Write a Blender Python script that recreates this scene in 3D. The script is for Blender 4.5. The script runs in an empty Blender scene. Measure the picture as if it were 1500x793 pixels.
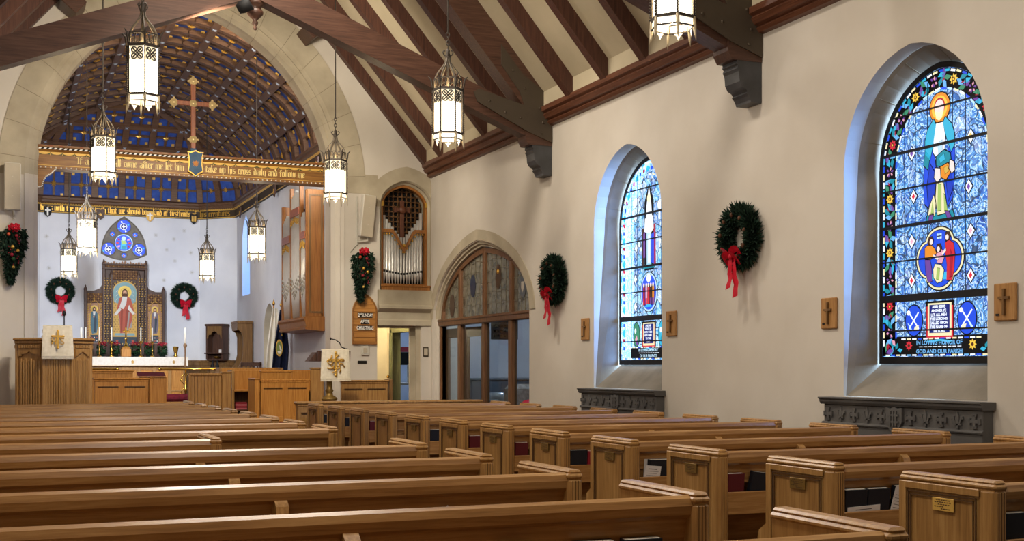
# A parish church seen from the left pews towards the chancel (Blender 4.5, bpy only)
import bpy, bmesh, math, random
from mathutils import Vector, Matrix
from mathutils.geometry import tessellate_polygon
random.seed(7)
PI = math.pi
SC = bpy.context.scene
COL = SC.collection
sin, cos, sqrt, rad = math.sin, math.cos, math.sqrt, math.radians

# ------------------------------------------------------------------ materials
def lin(c):
    if isinstance(c, str):
        c = [int(c[i:i + 2], 16) / 255 for i in (0, 2, 4)]
    return tuple((x / 12.92 if x <= .04045 else ((x + .055) / 1.055) ** 2.4) for x in c) + (1,)

def new_mat(name):
    m = bpy.data.materials.new(name); m.use_nodes = True
    nt = m.node_tree; b = nt.nodes['Principled BSDF']
    return m, nt, b

def N(nt, typ, **kw):
    n = nt.nodes.new(typ)
    for k, v in kw.items():
        setattr(n, k, v)
    return n

def coords(nt, scale=(1, 1, 1), src='Object'):
    tc = N(nt, 'ShaderNodeTexCoord'); mp = N(nt, 'ShaderNodeMapping')
    mp.inputs['Scale'].default_value = scale
    nt.links.new(tc.outputs[src], mp.inputs[0])
    return mp.outputs[0]

def ramp(nt, fac, stops):
    r = N(nt, 'ShaderNodeValToRGB')
    e = r.color_ramp.elements
    while len(e) < len(stops): e.new(.5)
    for i, (p, c) in enumerate(stops):
        e[i].position = p; e[i].color = lin(c)
    nt.links.new(fac, r.inputs[0])
    return r.outputs[0]

def wood(name, c_dark, c_mid, c_light, grain='x', rough=.4, scale=1.0, spec=.4, coat=0.0):
    m, nt, b = new_mat(name)
    s = {'x': (1.2, 22, 22), 'y': (22, 1.2, 22), 'z': (22, 22, 1.2)}[grain]
    v = coords(nt, tuple(a * scale for a in s))
    n1 = N(nt, 'ShaderNodeTexNoise'); n1.inputs['Scale'].default_value = 2.2; n1.inputs['Detail'].default_value = 6
    n1.inputs['Roughness'].default_value = .62; n1.inputs['Distortion'].default_value = .5
    nt.links.new(v, n1.inputs['Vector'])
    col = ramp(nt, n1.outputs['Fac'], [(.28, c_dark), (.5, c_mid), (.74, c_light)])
    nt.links.new(col, b.inputs['Base Color'])
    bp = N(nt, 'ShaderNodeBump'); bp.inputs['Strength'].default_value = .08; bp.inputs['Distance'].default_value = .01
    nt.links.new(n1.outputs['Fac'], bp.inputs['Height']); nt.links.new(bp.outputs[0], b.inputs['Normal'])
    b.inputs['Roughness'].default_value = rough
    b.inputs['Specular IOR Level'].default_value = spec
    b.inputs['Coat Weight'].default_value = coat; b.inputs['Coat Roughness'].default_value = .25
    return m

def mottled(name, c1, c2, scale=3.0, rough=.9, bump=.0, detail=5, spec=.2):
    m, nt, b = new_mat(name)
    v = coords(nt)
    n1 = N(nt, 'ShaderNodeTexNoise'); n1.inputs['Scale'].default_value = scale; n1.inputs['Detail'].default_value = detail
    nt.links.new(v, n1.inputs['Vector'])
    nt.links.new(ramp(nt, n1.outputs['Fac'], [(.35, c1), (.65, c2)]), b.inputs['Base Color'])
    b.inputs['Roughness'].default_value = rough; b.inputs['Specular IOR Level'].default_value = spec
    if bump:
        n2 = N(nt, 'ShaderNodeTexNoise'); n2.inputs['Scale'].default_value = scale * 14; n2.inputs['Detail'].default_value = 4
        nt.links.new(v, n2.inputs['Vector'])
        bp = N(nt, 'ShaderNodeBump'); bp.inputs['Strength'].default_value = bump; bp.inputs['Distance'].default_value = .01
        nt.links.new(n2.outputs['Fac'], bp.inputs['Height']); nt.links.new(bp.outputs[0], b.inputs['Normal'])
    return m

def plain(name, c, rough=.5, metal=0.0, spec=.4, bumpscale=0):
    m, nt, b = new_mat(name)
    v = coords(nt)
    n1 = N(nt, 'ShaderNodeTexNoise'); n1.inputs['Scale'].default_value = 9; n1.inputs['Detail'].default_value = 3
    nt.links.new(v, n1.inputs['Vector'])
    L = lin(c)
    mx = N(nt, 'ShaderNodeMix', data_type='RGBA')
    mx.inputs['A'].default_value = tuple(x * .88 for x in L[:3]) + (1,)
    mx.inputs['B'].default_value = tuple(min(1, x * 1.1) for x in L[:3]) + (1,)
    nt.links.new(n1.outputs['Fac'], mx.inputs['Factor'])
    nt.links.new(mx.outputs['Result'], b.inputs['Base Color'])
    b.inputs['Roughness'].default_value = rough; b.inputs['Metallic'].default_value = metal
    b.inputs['Specular IOR Level'].default_value = spec
    if bumpscale:
        n2 = N(nt, 'ShaderNodeTexNoise'); n2.inputs['Scale'].default_value = bumpscale
        nt.links.new(v, n2.inputs['Vector'])
        bp = N(nt, 'ShaderNodeBump'); bp.inputs['Strength'].default_value = .25; bp.inputs['Distance'].default_value = .01
        nt.links.new(n2.outputs['Fac'], bp.inputs['Height']); nt.links.new(bp.outputs[0], b.inputs['Normal'])
    return m

def glow(name, c, strength, base=None):
    m, nt, b = new_mat(name)
    b.inputs['Base Color'].default_value = lin(base or c)
    b.inputs['Roughness'].default_value = .4
    b.inputs['Emission Color'].default_value = lin(c)
    b.inputs['Emission Strength'].default_value = strength
    return m

def let_through(m, tint, amount):
    """coloured glass: part of the daylight outside passes through, tinted"""
    nt = m.node_tree; b = nt.nodes['Principled BSDF']; out = nt.nodes['Material Output']
    tr = N(nt, 'ShaderNodeBsdfTransparent'); tr.inputs[0].default_value = lin(tint)
    mx = N(nt, 'ShaderNodeMixShader'); mx.inputs[0].default_value = amount
    nt.links.new(b.outputs[0], mx.inputs[1]); nt.links.new(tr.outputs[0], mx.inputs[2]); nt.links.new(mx.outputs[0], out.inputs[0])
    return m
GLASS_K = 1.08
def stained(name, stops, scale, strength, cells=11, cellstops=((0, '000000'), (1, 'FFFFFF')), cellmix=0.0):
    """back-lit pieces of coloured glass with scrolls and dark leads between them"""
    m, nt, b = new_mat(name)
    v = coords(nt)
    n0 = N(nt, 'ShaderNodeTexNoise'); n0.inputs['Scale'].default_value = 5; n0.inputs['Detail'].default_value = 2
    nt.links.new(v, n0.inputs['Vector'])
    mx = N(nt, 'ShaderNodeMix', data_type='RGBA', blend_type='LINEAR_LIGHT'); mx.inputs['Factor'].default_value = .12
    nt.links.new(v, mx.inputs['A']); nt.links.new(n0.outputs['Color'], mx.inputs['B'])
    wv = N(nt, 'ShaderNodeTexNoise'); wv.inputs['Scale'].default_value = scale; wv.inputs['Detail'].default_value = 2.5
    wv.inputs['Distortion'].default_value = 3.0
    nt.links.new(mx.outputs['Result'], wv.inputs['Vector'])
    col = ramp(nt, wv.outputs['Fac'], stops)
    vo = N(nt, 'ShaderNodeTexVoronoi', feature='DISTANCE_TO_EDGE'); vo.inputs['Scale'].default_value = cells
    vc = N(nt, 'ShaderNodeTexVoronoi'); vc.inputs['Scale'].default_value = cells
    nt.links.new(mx.outputs['Result'], vo.inputs['Vector']); nt.links.new(mx.outputs['Result'], vc.inputs['Vector'])
    sp = N(nt, 'ShaderNodeSeparateColor'); nt.links.new(vc.outputs['Color'], sp.inputs[0])
    cc = ramp(nt, sp.outputs[0], cellstops)
    m2 = N(nt, 'ShaderNodeMix', data_type='RGBA'); m2.inputs['Factor'].default_value = cellmix
    nt.links.new(col, m2.inputs['A']); nt.links.new(cc, m2.inputs['B']); col = m2.outputs['Result']
    lead = N(nt, 'ShaderNodeMath', operation='GREATER_THAN'); lead.inputs[1].default_value = .035
    nt.links.new(vo.outputs['Distance'], lead.inputs[0])
    st = N(nt, 'ShaderNodeMath', operation='MULTIPLY'); st.inputs[1].default_value = strength * .93
    ad = N(nt, 'ShaderNodeMath', operation='ADD'); ad.inputs[1].default_value = strength * .07
    nt.links.new(lead.outputs[0], st.inputs[0]); nt.links.new(st.outputs[0], ad.inputs[0])
    nt.links.new(col, b.inputs['Emission Color']); nt.links.new(ad.outputs[0], b.inputs['Emission Strength'])
    b.inputs['Base Color'].default_value = (.01, .012, .03, 1)
    b.inputs['Roughness'].default_value = .25
    return let_through(m, 'A8CCFF', .3)

M = {}
# timbers
M['oak'] = wood('oak_lengthwise', '7C552B', '9C7140', 'B68D58', 'x', .34, spec=.45, coat=.15)
M['oak_end'] = wood('oak_upright', '855F32', 'A67B45', 'BE965C', 'z', .36, spec=.45, coat=.15)
M['oak_light'] = wood('honey_oak', '9A6426', 'B97F38', 'CB954C', 'z', .38, coat=.15)
M['oak_dark'] = wood('brown_oak', '5C4129', '76562F', '8C6A42', 'z', .42)
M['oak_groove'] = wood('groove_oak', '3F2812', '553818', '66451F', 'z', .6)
M['truss'] = wood('walnut_truss', '39251C', '4E3428', '604336', 'x', .45)
M['rafter'] = wood('walnut_rafter', '38211A', '4D2F25', '603E30', 'z', .5)
M['cornice'] = wood('walnut_cornice', '4A2A1C', '613B29', '764B36', 'y', .42)
M['vault_wood'] = wood('vault_wood', '442D1D', '5A3F2B', '6E5038', 'y', .55)
M['vault_rib'] = wood('vault_rib_wood', '48301F', '5F432E', '74563D', 'x', .55)
M['organ_wood'] = wood('organ_case_oak', '7A4B20', '97622E', 'AD763C', 'z', .4)
M['carved'] = wood('carved_walnut', '33221A', '4A3126', '5F4232', 'z', .5)
M['screen_wood'] = wood('screen_oak', '553820', '6F4C30', '876042', 'z', .42)
M['iron'] = plain('black_iron', '2B2A2B', .5, .6)
M['strap'] = plain('iron_strap', '4C4236', .55, .25)
M['corbel'] = mottled('dark_corbel_paint', '3A3A3C', '48484A', 6, .45, 0, spec=.4)
M['radiator'] = mottled('grey_painted_iron', '555352', '63615F', 3, .55, .1)
# masonry
M['plaster'] = mottled('nave_plaster', 'C8C0B4', 'D2CBC0', 1.2, .92, .06)
M['plaster_white'] = mottled('chancel_plaster', 'D3D4DA', 'DEDFE4', 1.5, .92, .05)
M['ceiling_plaster'] = mottled('roof_plaster', 'B5A98F', 'C3B79D', 1.5, .92, .05)
M['floor'] = mottled('dark_floor', '3B2E26', '4A3A30', 2, .6)
M['carpet'] = mottled('red_carpet', '591E26', '6B2630', 8, .95, .2)
# metals and colours
M['gold'] = plain('gilding', 'D2A54A', .35, .55)
M['gold_paint'] = plain('gold_leaf_paint', 'D9AE55', .5, .15)
M['pale_gilt'] = plain('pale_gilding', 'D9C08A', .35, .4)
M['brass'] = plain('polished_brass', 'C79A45', .22, .95)
M['dull_brass'] = plain('dull_brass', '8E7038', .45, .6)
M['pipe'] = plain('organ_pipe_tin', 'E6E5E2', .28, .45)
M['silver'] = plain('silver_star', '8A94A6', .6, .1)
M['blue'] = mottled('vault_blue', '30488F', '3A57A6', 9, .75)
M['dark'] = plain('near_black', '121214', .7)
M['green'] = mottled('fir_green', '1C3024', '2C4434', 60, .85)
M['green2'] = mottled('fir_green_dark', '12211A', '1E3226', 60, .9)
M['leaf'] = mottled('poinsettia_leaf', '1F3B24', '31552F', 30, .6)
M['red'] = mottled('red_ribbon', 'B01024', 'D01B33', 12, .45)
M['bract'] = mottled('poinsettia_bract', 'B41235', 'D42B50', 20, .6)
M['cone_brown'] = plain('pine_cone', '5B3A26', .8)
M['cream'] = mottled('cream_damask', 'DDD3BB', 'EAE1CC', 25, .85, .25)
M['linen'] = mottled('white_linen', 'E3DCD0', 'EFE9DF', 20, .85, .15)
M['wax'] = plain('candle_wax', 'F2EDE0', .5)
M['grey_plastic'] = plain('beige_speaker_grille', 'B9AE9A', .7, bumpscale=260)
M['white_plastic'] = plain('off_white_plastic', 'C9C4B8', .5)
M['navy'] = plain('navy_cloth_cover', '10141F', .6)
M['maroon'] = plain('maroon_cloth_cover', '58131D', .55)
M['redbook'] = plain('red_cloth_cover', '8E1A2A', .55)
M['paper'] = plain('printed_paper', 'D9D5D2', .8)
M['pages'] = plain('book_pages', 'E4DECF', .8)
M['ink'] = plain('printing_ink', '33302F', .8)
M['flag_blue'] = mottled('navy_flag_cloth', '10162E', '18203F', 10, .7, .1)
M['flag_white'] = mottled('white_flag_cloth', 'CFC9BC', 'DCD6C9', 10, .8, .1)
M['steel_blue'] = mottled('shield_blue', '35506C', '456480', 6, .5)
M['door_green'] = wood('olive_door_frame', '4E4A2C', '62603A', '74714A', 'z', .5)
M['white_letter'] = plain('white_letter', 'F0EDE6', .6)

def stone_mat():
    m, nt, b = new_mat('limestone_blocks')
    v = coords(nt)
    n1 = N(nt, 'ShaderNodeTexNoise'); n1.inputs['Scale'].default_value = 2.3; n1.inputs['Detail'].default_value = 7
    nt.links.new(v, n1.inputs['Vector'])
    nt.links.new(ramp(nt, n1.outputs['Fac'], [(.3, 'A0957F'), (.5, 'B0A58F'), (.7, 'BEB39C')]), b.inputs['Base Color'])
    b.inputs['Roughness'].default_value = .9
    n2 = N(nt, 'ShaderNodeTexNoise'); n2.inputs['Scale'].default_value = 70
    nt.links.new(v, n2.inputs['Vector'])
    bp = N(nt, 'ShaderNodeBump'); bp.inputs['Strength'].default_value = .12; bp.inputs['Distance'].default_value = .01
    nt.links.new(n2.outputs['Fac'], bp.inputs['Height']); nt.links.new(bp.outputs[0], b.inputs['Normal'])
    return m
M['stone'] = stone_mat()
M['joint'] = plain('stone_joint', '857B67', .9)
M['sill_stone'] = mottled('window_limestone', '7F786C', '938B7E', 3, .92, .1)
M['grey_stone'] = mottled('grey_tracery_stone', '79736B', '8D867C', 6, .9, .1)

# ------------------------------------------------------------------ mesh builder
class MB:
    """collects shapes in world coordinates and links them as ONE mesh object"""
    def __init__(s):
        s.v = []; s.f = []; s.m = []; s.sm = []; s.mi = 0; s.smooth = False
    def mat(s, i):
        s.mi = i; return s
    def add(s, vs, fs, smooth=None):
        o = len(s.v); s.v += [tuple(p) for p in vs]
        for f in fs:
            s.f.append(tuple(o + i for i in f)); s.m.append(s.mi); s.sm.append(s.smooth if smooth is None else smooth)
        return s
    def box(s, x0, x1, y0, y1, z0, z1, M4=None):
        vs = [Vector(p) for p in ((x0, y0, z0), (x1, y0, z0), (x1, y1, z0), (x0, y1, z0), (x0, y0, z1), (x1, y0, z1), (x1, y1, z1), (x0, y1, z1))]
        if M4 is not None: vs = [M4 @ p for p in vs]
        return s.add(vs, [(0, 3, 2, 1), (4, 5, 6, 7), (0, 1, 5, 4), (1, 2, 6, 5), (2, 3, 7, 6), (3, 0, 4, 7)], False)
    def bbox(s, x0, x1, y0, y1, z0, z1, b=.008, M4=None):
        """box with bevelled edges"""
        b = min(b, (x1 - x0) * .45, (y1 - y0) * .45, (z1 - z0) * .45)
        vs = []; idx = {}
        X, Y, Z = (x0, x1), (y0, y1), (z0, z1)
        for i in (0, 1):
            for j in (0, 1):
                for k in (0, 1):
                    sx, sy, sz = (b if i == 0 else -b), (b if j == 0 else -b), (b if k == 0 else -b)
                    for a, p in (('x', (X[i], Y[j] + sy, Z[k] + sz)), ('y', (X[i] + sx, Y[j], Z[k] + sz)), ('z', (X[i] + sx, Y[j] + sy, Z[k]))):
                        idx[(i, j, k, a)] = len(vs); vs.append(Vector(p))
        c = Vector(((x0 + x1) / 2, (y0 + y1) / 2, (z0 + z1) / 2))
        F = []
        g = lambda i, j, k, a: idx[(i, j, k, a)]
        for i in (0, 1): F.append([g(i, 0, 0, 'x'), g(i, 1, 0, 'x'), g(i, 1, 1, 'x'), g(i, 0, 1, 'x')])
        for j in (0, 1): F.append([g(0, j, 0, 'y'), g(1, j, 0, 'y'), g(1, j, 1, 'y'), g(0, j, 1, 'y')])
        for k in (0, 1): F.append([g(0, 0, k, 'z'), g(1, 0, k, 'z'), g(1, 1, k, 'z'), g(0, 1, k, 'z')])
        for i in (0, 1):
            for j in (0, 1): F.append([g(i, j, 0, 'x'), g(i, j, 1, 'x'), g(i, j, 1, 'y'), g(i, j, 0, 'y')])
            for k in (0, 1): F.append([g(i, 0, k, 'x'), g(i, 1, k, 'x'), g(i, 1, k, 'z'), g(i, 0, k, 'z')])
        for j in (0, 1):
            for k in (0, 1): F.append([g(0, j, k, 'y'), g(1, j, k, 'y'), g(1, j, k, 'z'), g(0, j, k, 'z')])
        for i in (0, 1):
            for j in (0, 1):
                for k in (0, 1): F.append([g(i, j, k, 'x'), g(i, j, k, 'y'), g(i, j, k, 'z')])
        out = []
        for f in F:
            n = (vs[f[1]] - vs[f[0]]).cross(vs[f[2]] - vs[f[0]])
            fc = sum((vs[q] for q in f), Vector()) / len(f)
            out.append(tuple(f) if n.dot(fc - c) > 0 else tuple(reversed(f)))
        if M4 is not None: vs = [M4 @ p for p in vs]
        return s.add(vs, out, False)
    def bar(s, a, b, w, h, up=(0, 0, 1)):
        """square bar from a to b, w wide and h high (h along up)"""
        a, b = Vector(a), Vector(b); d = (b - a); L = d.length
        if L < 1e-6: return s
        d /= L; u = Vector(up); r = d.cross(u)
        if r.length < 1e-4: r = d.cross(Vector((1, 0, 0)))
        r.normalize(); u = r.cross(d).normalized()
        vs = []
        for p in (a, b):
            for i, j in ((-1, -1), (1, -1), (1, 1), (-1, 1)):
                vs.append(p + r * (w / 2 * i) + u * (h / 2 * j))
        return s.add(vs, [(0, 1, 2, 3), (7, 6, 5, 4), (1, 0, 4, 5), (2, 1, 5, 6), (3, 2, 6, 7), (0, 3, 7, 4)], False)
    def tube(s, pts, r, n=8, closed=False, cap=True):
        pts = [Vector(p) for p in pts]; k = len(pts)
        rs = r if isinstance(r, (list, tuple)) else [r] * k
        vs = []; prev = None
        for i, p in enumerate(pts):
            if closed: t = pts[(i + 1) % k] - pts[i - 1]
            else: t = pts[min(i + 1, k - 1)] - pts[max(i - 1, 0)]
            t.normalize()
            ref = prev if prev is not None else (Vector((0, 0, 1)) if abs(t.z) < .9 else Vector((1, 0, 0)))
            x = ref - t * ref.dot(t)
            if x.length < 1e-5: x = t.orthogonal()
            x.normalize(); y = t.cross(x); prev = x
            for j in range(n):
                a = 2 * PI * j / n
                vs.append(p + (x * cos(a) + y * sin(a)) * rs[i])
        fs = []
        for i in range(k if closed else k - 1):
            i2 = (i + 1) % k
            for j in range(n):
                j2 = (j + 1) % n
                fs.append((i * n + j, i * n + j2, i2 * n + j2, i2 * n + j))
        s.add(vs, fs, True)
        if cap and not closed:
            o = len(s.v) - len(vs)
            s.f.append(tuple(o + j for j in reversed(range(n)))); s.m.append(s.mi); s.sm.append(False)
            s.f.append(tuple(o + (k - 1) * n + j for j in range(n))); s.m.append(s.mi); s.sm.append(False)
        return s
    def lathe(s, prof, n=16, c=(0, 0, 0), smooth=True, M4=None, rot=0):
        vs = []
        for r, z in prof:
            for j in range(n):
                a = 2 * PI * j / n + rot
                p = Vector((r * cos(a), r * sin(a), z))
                if M4 is not None: p = M4 @ p
                vs.append(p + Vector(c))
        fs = []
        for i in range(len(prof) - 1):
            for j in range(n):
                j2 = (j + 1) % n
                fs.append((i * n + j, i * n + j2, (i + 1) * n + j2, (i + 1) * n + j))
        if prof[0][0] > 1e-6: fs.append(tuple(reversed(range(n))))
        if prof[-1][0] > 1e-6: fs.append(tuple((len(prof) - 1) * n + j for j in range(n)))
        return s.add(vs, fs, smooth)
    def sphere(s, c, r, n=10, sc=(1, 1, 1)):
        k = max(4, n // 2)
        vs = []; fs = []
        for i in range(k + 1):
            t = PI * i / k
            for j in range(n):
                a = 2 * PI * j / n
                vs.append((c[0] + r * sc[0] * sin(t) * cos(a), c[1] + r * sc[1] * sin(t) * sin(a), c[2] - r * sc[2] * cos(t)))
        for i in range(k):
            for j in range(n):
                j2 = (j + 1) % n
                fs.append((i * n + j, i * n + j2, (i + 1) * n + j2, (i + 1) * n + j))
        return s.add(vs, fs, True)
    def prism(s, poly, fn, d):
        """2-D polygon extruded by the 3-D vector d; fn maps (a,b) to a 3-D point"""
        P = [Vector(fn(*p)) for p in poly]; d = Vector(d); n = len(P)
        tris = tessellate_polygon([[Vector((p[0], p[1], 0)) for p in poly]])
        vs = P + [p + d for p in P]
        nrm = Vector((0, 0, 0))
        for i in range(n): nrm += P[i].cross(P[(i + 1) % n])
        flip = nrm.dot(d) > 0
        fs = []
        for t in tris:
            tn = (P[t[1]] - P[t[0]]).cross(P[t[2]] - P[t[0]])
            if tn.dot(d) > 0: t = tuple(reversed(t))
            fs.append(tuple(t)); fs.append(tuple(n + i for i in reversed(t)))
        for i in range(n):
            j = (i + 1) % n
            f = (i, n + i, n + j, j) if not flip else (i, j, n + j, n + i)
            # outward
            fs.append(f if not flip else f)
        return s.add(vs, fs, False)
    def poly(s, pts):
        return s.add(pts, [tuple(range(len(pts)))], False)
    def flat(s, poly, fn):
        """a flat polygon (concave allowed) mapped by fn"""
        tris = tessellate_polygon([[Vector((p[0], p[1], 0)) for p in poly]])
        return s.add([fn(*p) for p in poly], [tuple(t) for t in tris], False)
    def wall(s, outer, holes, fn, d):
        """slab with holes: outer and holes in 2-D, extruded by d"""
        loops = [outer] + holes; d = Vector(d)
        tris = tessellate_polygon([[Vector((p[0], p[1], 0)) for p in L] for L in loops])
        P = [Vector(fn(*p)) for L in loops for p in L]; n = len(P)
        fs = []
        for t in tris:
            tn = (P[t[1]] - P[t[0]]).cross(P[t[2]] - P[t[0]])
            if tn.dot(d) > 0: t = tuple(reversed(t))
            fs.append(tuple(t)); fs.append(tuple(n + i for i in reversed(t)))
        o = 0
        for L in loops:
            k = len(L)
            for i in range(k):
                j = (i + 1) % k
                fs.append((o + i, o + j, n + o + j, n + o + i))
            o += k
        return s.add(P + [p + d for p in P], fs, False)
    def ring(s, A, B, close=True):
        """strip of quads between two 3-D loops of equal length"""
        n = len(A)
        fs = [(i, (i + 1) % n, n + (i + 1) % n, n + i) for i in range(n if close else n - 1)]
        return s.add(list(A) + list(B), fs, False)
    def build(s, name, mats, parent=None, origin=None, recalc=True, label=None, stuff=False):
        """mesh vertices are stored relative to the parent's world location (or origin)"""
        if not isinstance(mats, (list, tuple)): mats = [mats]
        if parent is not None: o = WLOC[parent.name]
        else: o = Vector(origin) if origin is not None else Vector((0, 0, 0))
        me = bpy.data.meshes.new(name)
        me.from_pydata([(Vector(p) - o) for p in s.v], [], s.f)
        for m in mats: me.materials.append(M[m] if isinstance(m, str) else m)
        me.polygons.foreach_set('material_index', s.m)
        me.polygons.foreach_set('use_smooth', s.sm)
        if recalc:
            bm = bmesh.new(); bm.from_mesh(me); bmesh.ops.recalc_face_normals(bm, faces=bm.faces); bm.to_mesh(me); bm.free()
        me.update()
        ob = bpy.data.objects.new(name, me); COL.objects.link(ob)
        if parent is not None:
            ob.parent = parent; WLOC[ob.name] = o.copy()
        else:
            ob.location = o; WLOC[ob.name] = o.copy()
        if label: ob['label'] = label
        if stuff: ob['kind'] = 'stuff'
        return ob

WLOC = {}
def tag(o, label, cat, group=None):
    o['label'] = label; o['category'] = cat
    if group: o['group'] = group
    return o
def thing(name, label, cat, loc=(0, 0, 0), group=None):
    o = bpy.data.objects.new(name, None); o.empty_display_size = .1
    COL.objects.link(o); o.location = loc; WLOC[o.name] = Vector(loc)
    return tag(o, label, cat, group)
def struct(o):
    o['kind'] = 'structure'; return o
KIDS = {}
def copy_thing(root, loc, label, rotz=None, group=None):
    """a copy of a thing with copies of its parts and sub-parts (shared mesh data)"""
    def cp(o, parent):
        c = o.copy(); COL.objects.link(c)
        if parent is not None: c.parent = parent
        for ch in o.children: cp(ch, c)
        return c
    r = cp(root, None)
    r.location = loc; r['label'] = label
    if rotz is not None: r.rotation_euler = (0, 0, rotz)
    if group: r['group'] = group
    WLOC[r.name] = Vector(loc)
    return r

# ------------------------------------------------------------------ 2-D shapes
def gothic(c, w, z0, zs, rise, n=10, closed_bottom=True):
    """two-centred pointed arch outline, counter-clockwise from bottom right... as (a,z) points"""
    e = (rise * rise - w * w) / (2 * w); R = w + e
    pts = [(c + w, z0)] if z0 is not None else []
    a1 = math.acos(max(-1, min(1, e / R)))
    for i in range(n + 1):
        a = a1 * i / n
        pts.append((c - e + R * cos(a), zs + R * sin(a)))
    for i in range(n - 1, -1, -1):
        a = a1 * i / n
        pts.append((c + e - R * cos(a), zs + R * sin(a)))
    if z0 is not None: pts.append((c - w, z0))
    return pts
def tudor(c, w, z0, zs, rise, n=10, p=.15):
    """depressed pointed arch outline"""
    pts = [(c + w, z0)] if z0 is not None else []
    for i in range(2 * n + 1):
        a = PI * i / (2 * n); t = cos(a)
        pts.append((c + w * t, zs + rise * ((1 - p) * sqrt(max(0, 1 - t * t)) + p * (1 - abs(t)))))
    if z0 is not None: pts.append((c - w, z0))
    return pts
def circle(cx, cy, r, n=20, rx=None):
    rx = rx or r
    return [(cx + rx * cos(2 * PI * i / n), cy + r * sin(2 * PI * i / n)) for i in range(n)]
# ------------------------------------------------------------------ the setting
XC = 2.58                     # axis of nave and chancel
XR, XL = 6.15, -0.97          # nave side walls
YF, YT = 17.72, 18.17         # chancel-arch wall, front and back face
EAVE, SLOPE = 4.28, 1.183     # underside of the rafters at x = 6.12
def roofz(x): return EAVE + (3.54 - abs(x - XC)) * SLOPE
FZ = 0.50                     # chancel floor
CXL, CXR, YB = 0.14, 5.02, 28.6

b = MB(); b.box(XL - .4, XR + 4, -4, 32, -.3, 0); struct(b.build('floor', 'floor'))
b = MB(); b.box(XL, XR, 15.3, 32, 0, .17); b.box(XL, XR, 15.65, 32, .17, .34); b.box(XL, XR, 16.0, 32, .34, FZ)
b.box(CXL, CXR, 24.4, 32, FZ, FZ + .1)
struct(b.build('floor_chancel', 'carpet'))

# right wall with two stained-glass openings (one more behind the camera) and the screened arch
WIN_Y = (7.055, 11.418)
yz = lambda a, z: (XR, a, z)
outer = [(-4, 0), (YF, 0), (YF, 4.75), (-4, 4.75)]
holes = [gothic(c, .755, 1.09, 2.86, .83) for c in (2.69,) + WIN_Y]
SCR_C, SCR_W = 15.78, 1.83
holes.append(tudor(SCR_C, SCR_W, 0.02, 2.05, 1.03))
b = MB(); b.wall(outer, holes, yz, (.5, 0, 0)); struct(b.build('wall_right', 'plaster'))
b = MB(); b.wall([(-4, 0), (YT, 0), (YT, 4.75), (-4, 4.75)], [], lambda a, z: (XL, a, z), (-.4, 0, 0)); struct(b.build('wall_left', 'plaster'))
b = MB(); b.wall([(XL - .4, 0), (XR + .5, 0), (XR + .5, 4.7), (XC, 9.4), (XL - .4, 4.7)], [], lambda a, z: (a, -4, z), (0, -.3, 0)); struct(b.build('wall_rear', 'plaster'))

# wall with the chancel arch, the organ niche and the passage door
xz = lambda a, z: (a, YF, z)
AW = 2.05
arch = lambda w, z0=0.02: gothic(XC - .02, w, z0, 3.95, 2.58 + (w - 2.05) * 1.17, 18)
NC, NW = 5.755, .42
outer = [(XL - .4, 0), (XR + .02, 0), (XR + .02, 4.6), (XC, 8.9), (XL - .4, 4.6)]
niche = tudor(NC, NW, 2.47, 3.80, .37)
b = MB(); b.wall(outer, [arch(AW + .17), niche, [(5.99, .02), (5.99, 1.95), (5.29, 1.95), (5.29, .02)]], xz, (0, YT - YF, 0)); struct(b.build('wall_front', 'plaster'))

# jambs are plaster up to the springing, stone above
b = MB(); bs = MB(); bj = MB()
prof = [(AW + .17, YF - .014), (AW + .115, YF + .012), (AW + .115, YF + .045), (AW + .06, YF + .08), (AW + .045, YF + .08), (AW, YF + .14), (AW, YT + .02)]
L = [[(x, y, z) for x, z in arch(w)] for w, y in prof]
for A, B in zip(L, L[1:]):
    n = len(A)
    for i in range(n - 1):
        tgt = b if i in (0, n - 2) else bs
        tgt.add([A[i], A[i + 1], B[i + 1], B[i]], [(0, 1, 2, 3)], False)
struct(b.build('trim_arch_jamb', 'plaster'))
# face stones of the arch band
Ai, Ao = arch(AW + .17), arch(AW + .50)
S = YF - .014
bs.ring([(x, S, z) for x, z in Ai[1:-1]], [(x, S, z) for x, z in Ao[1:-1]], close=False)
bs.ring([(x, S, z) for x, z in Ao[1:-1]], [(x, YF + .01, z) for x, z in Ao[1:-1]], close=False)
# stone course at the springing, left of the arch and right to the niche
bs.box(XL, XC - .02 - AW - .17, S + .004, YF + .01, 3.93, 4.25)
bs.box(XC - .02 + AW + .17, 5.30, S + .004, YF + .01, 3.93, 4.22)
# niche hood
No, Ni = tudor(NC, NW + .2, 3.75, 3.80, .58), tudor(NC, NW, 3.75, 3.80, .37)
lim = lambda P: [(min(x, XR - .003), z) for x, z in P]
bs.ring([(x, S, z) for x, z in Ni], [(x, S, z) for x, z in lim(No)], close=False)
bs.ring([(x, S, z) for x, z in lim(No)], [(x, YF + .01, z) for x, z in lim(No)], close=False)
# niche reveal and mouldings
loops = [[(x, y, z) for x, z in tudor(NC, w, 2.47, 3.80, w - .05)] for w, y in ((NW, S), (NW - .02, YF + .03), (NW - .02, YF + .07), (NW - .05, YF + .10), (NW - .05, YF + .4))]
for A, B in zip(loops, loops[1:]): bs.ring(A, B, close=False)
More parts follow.
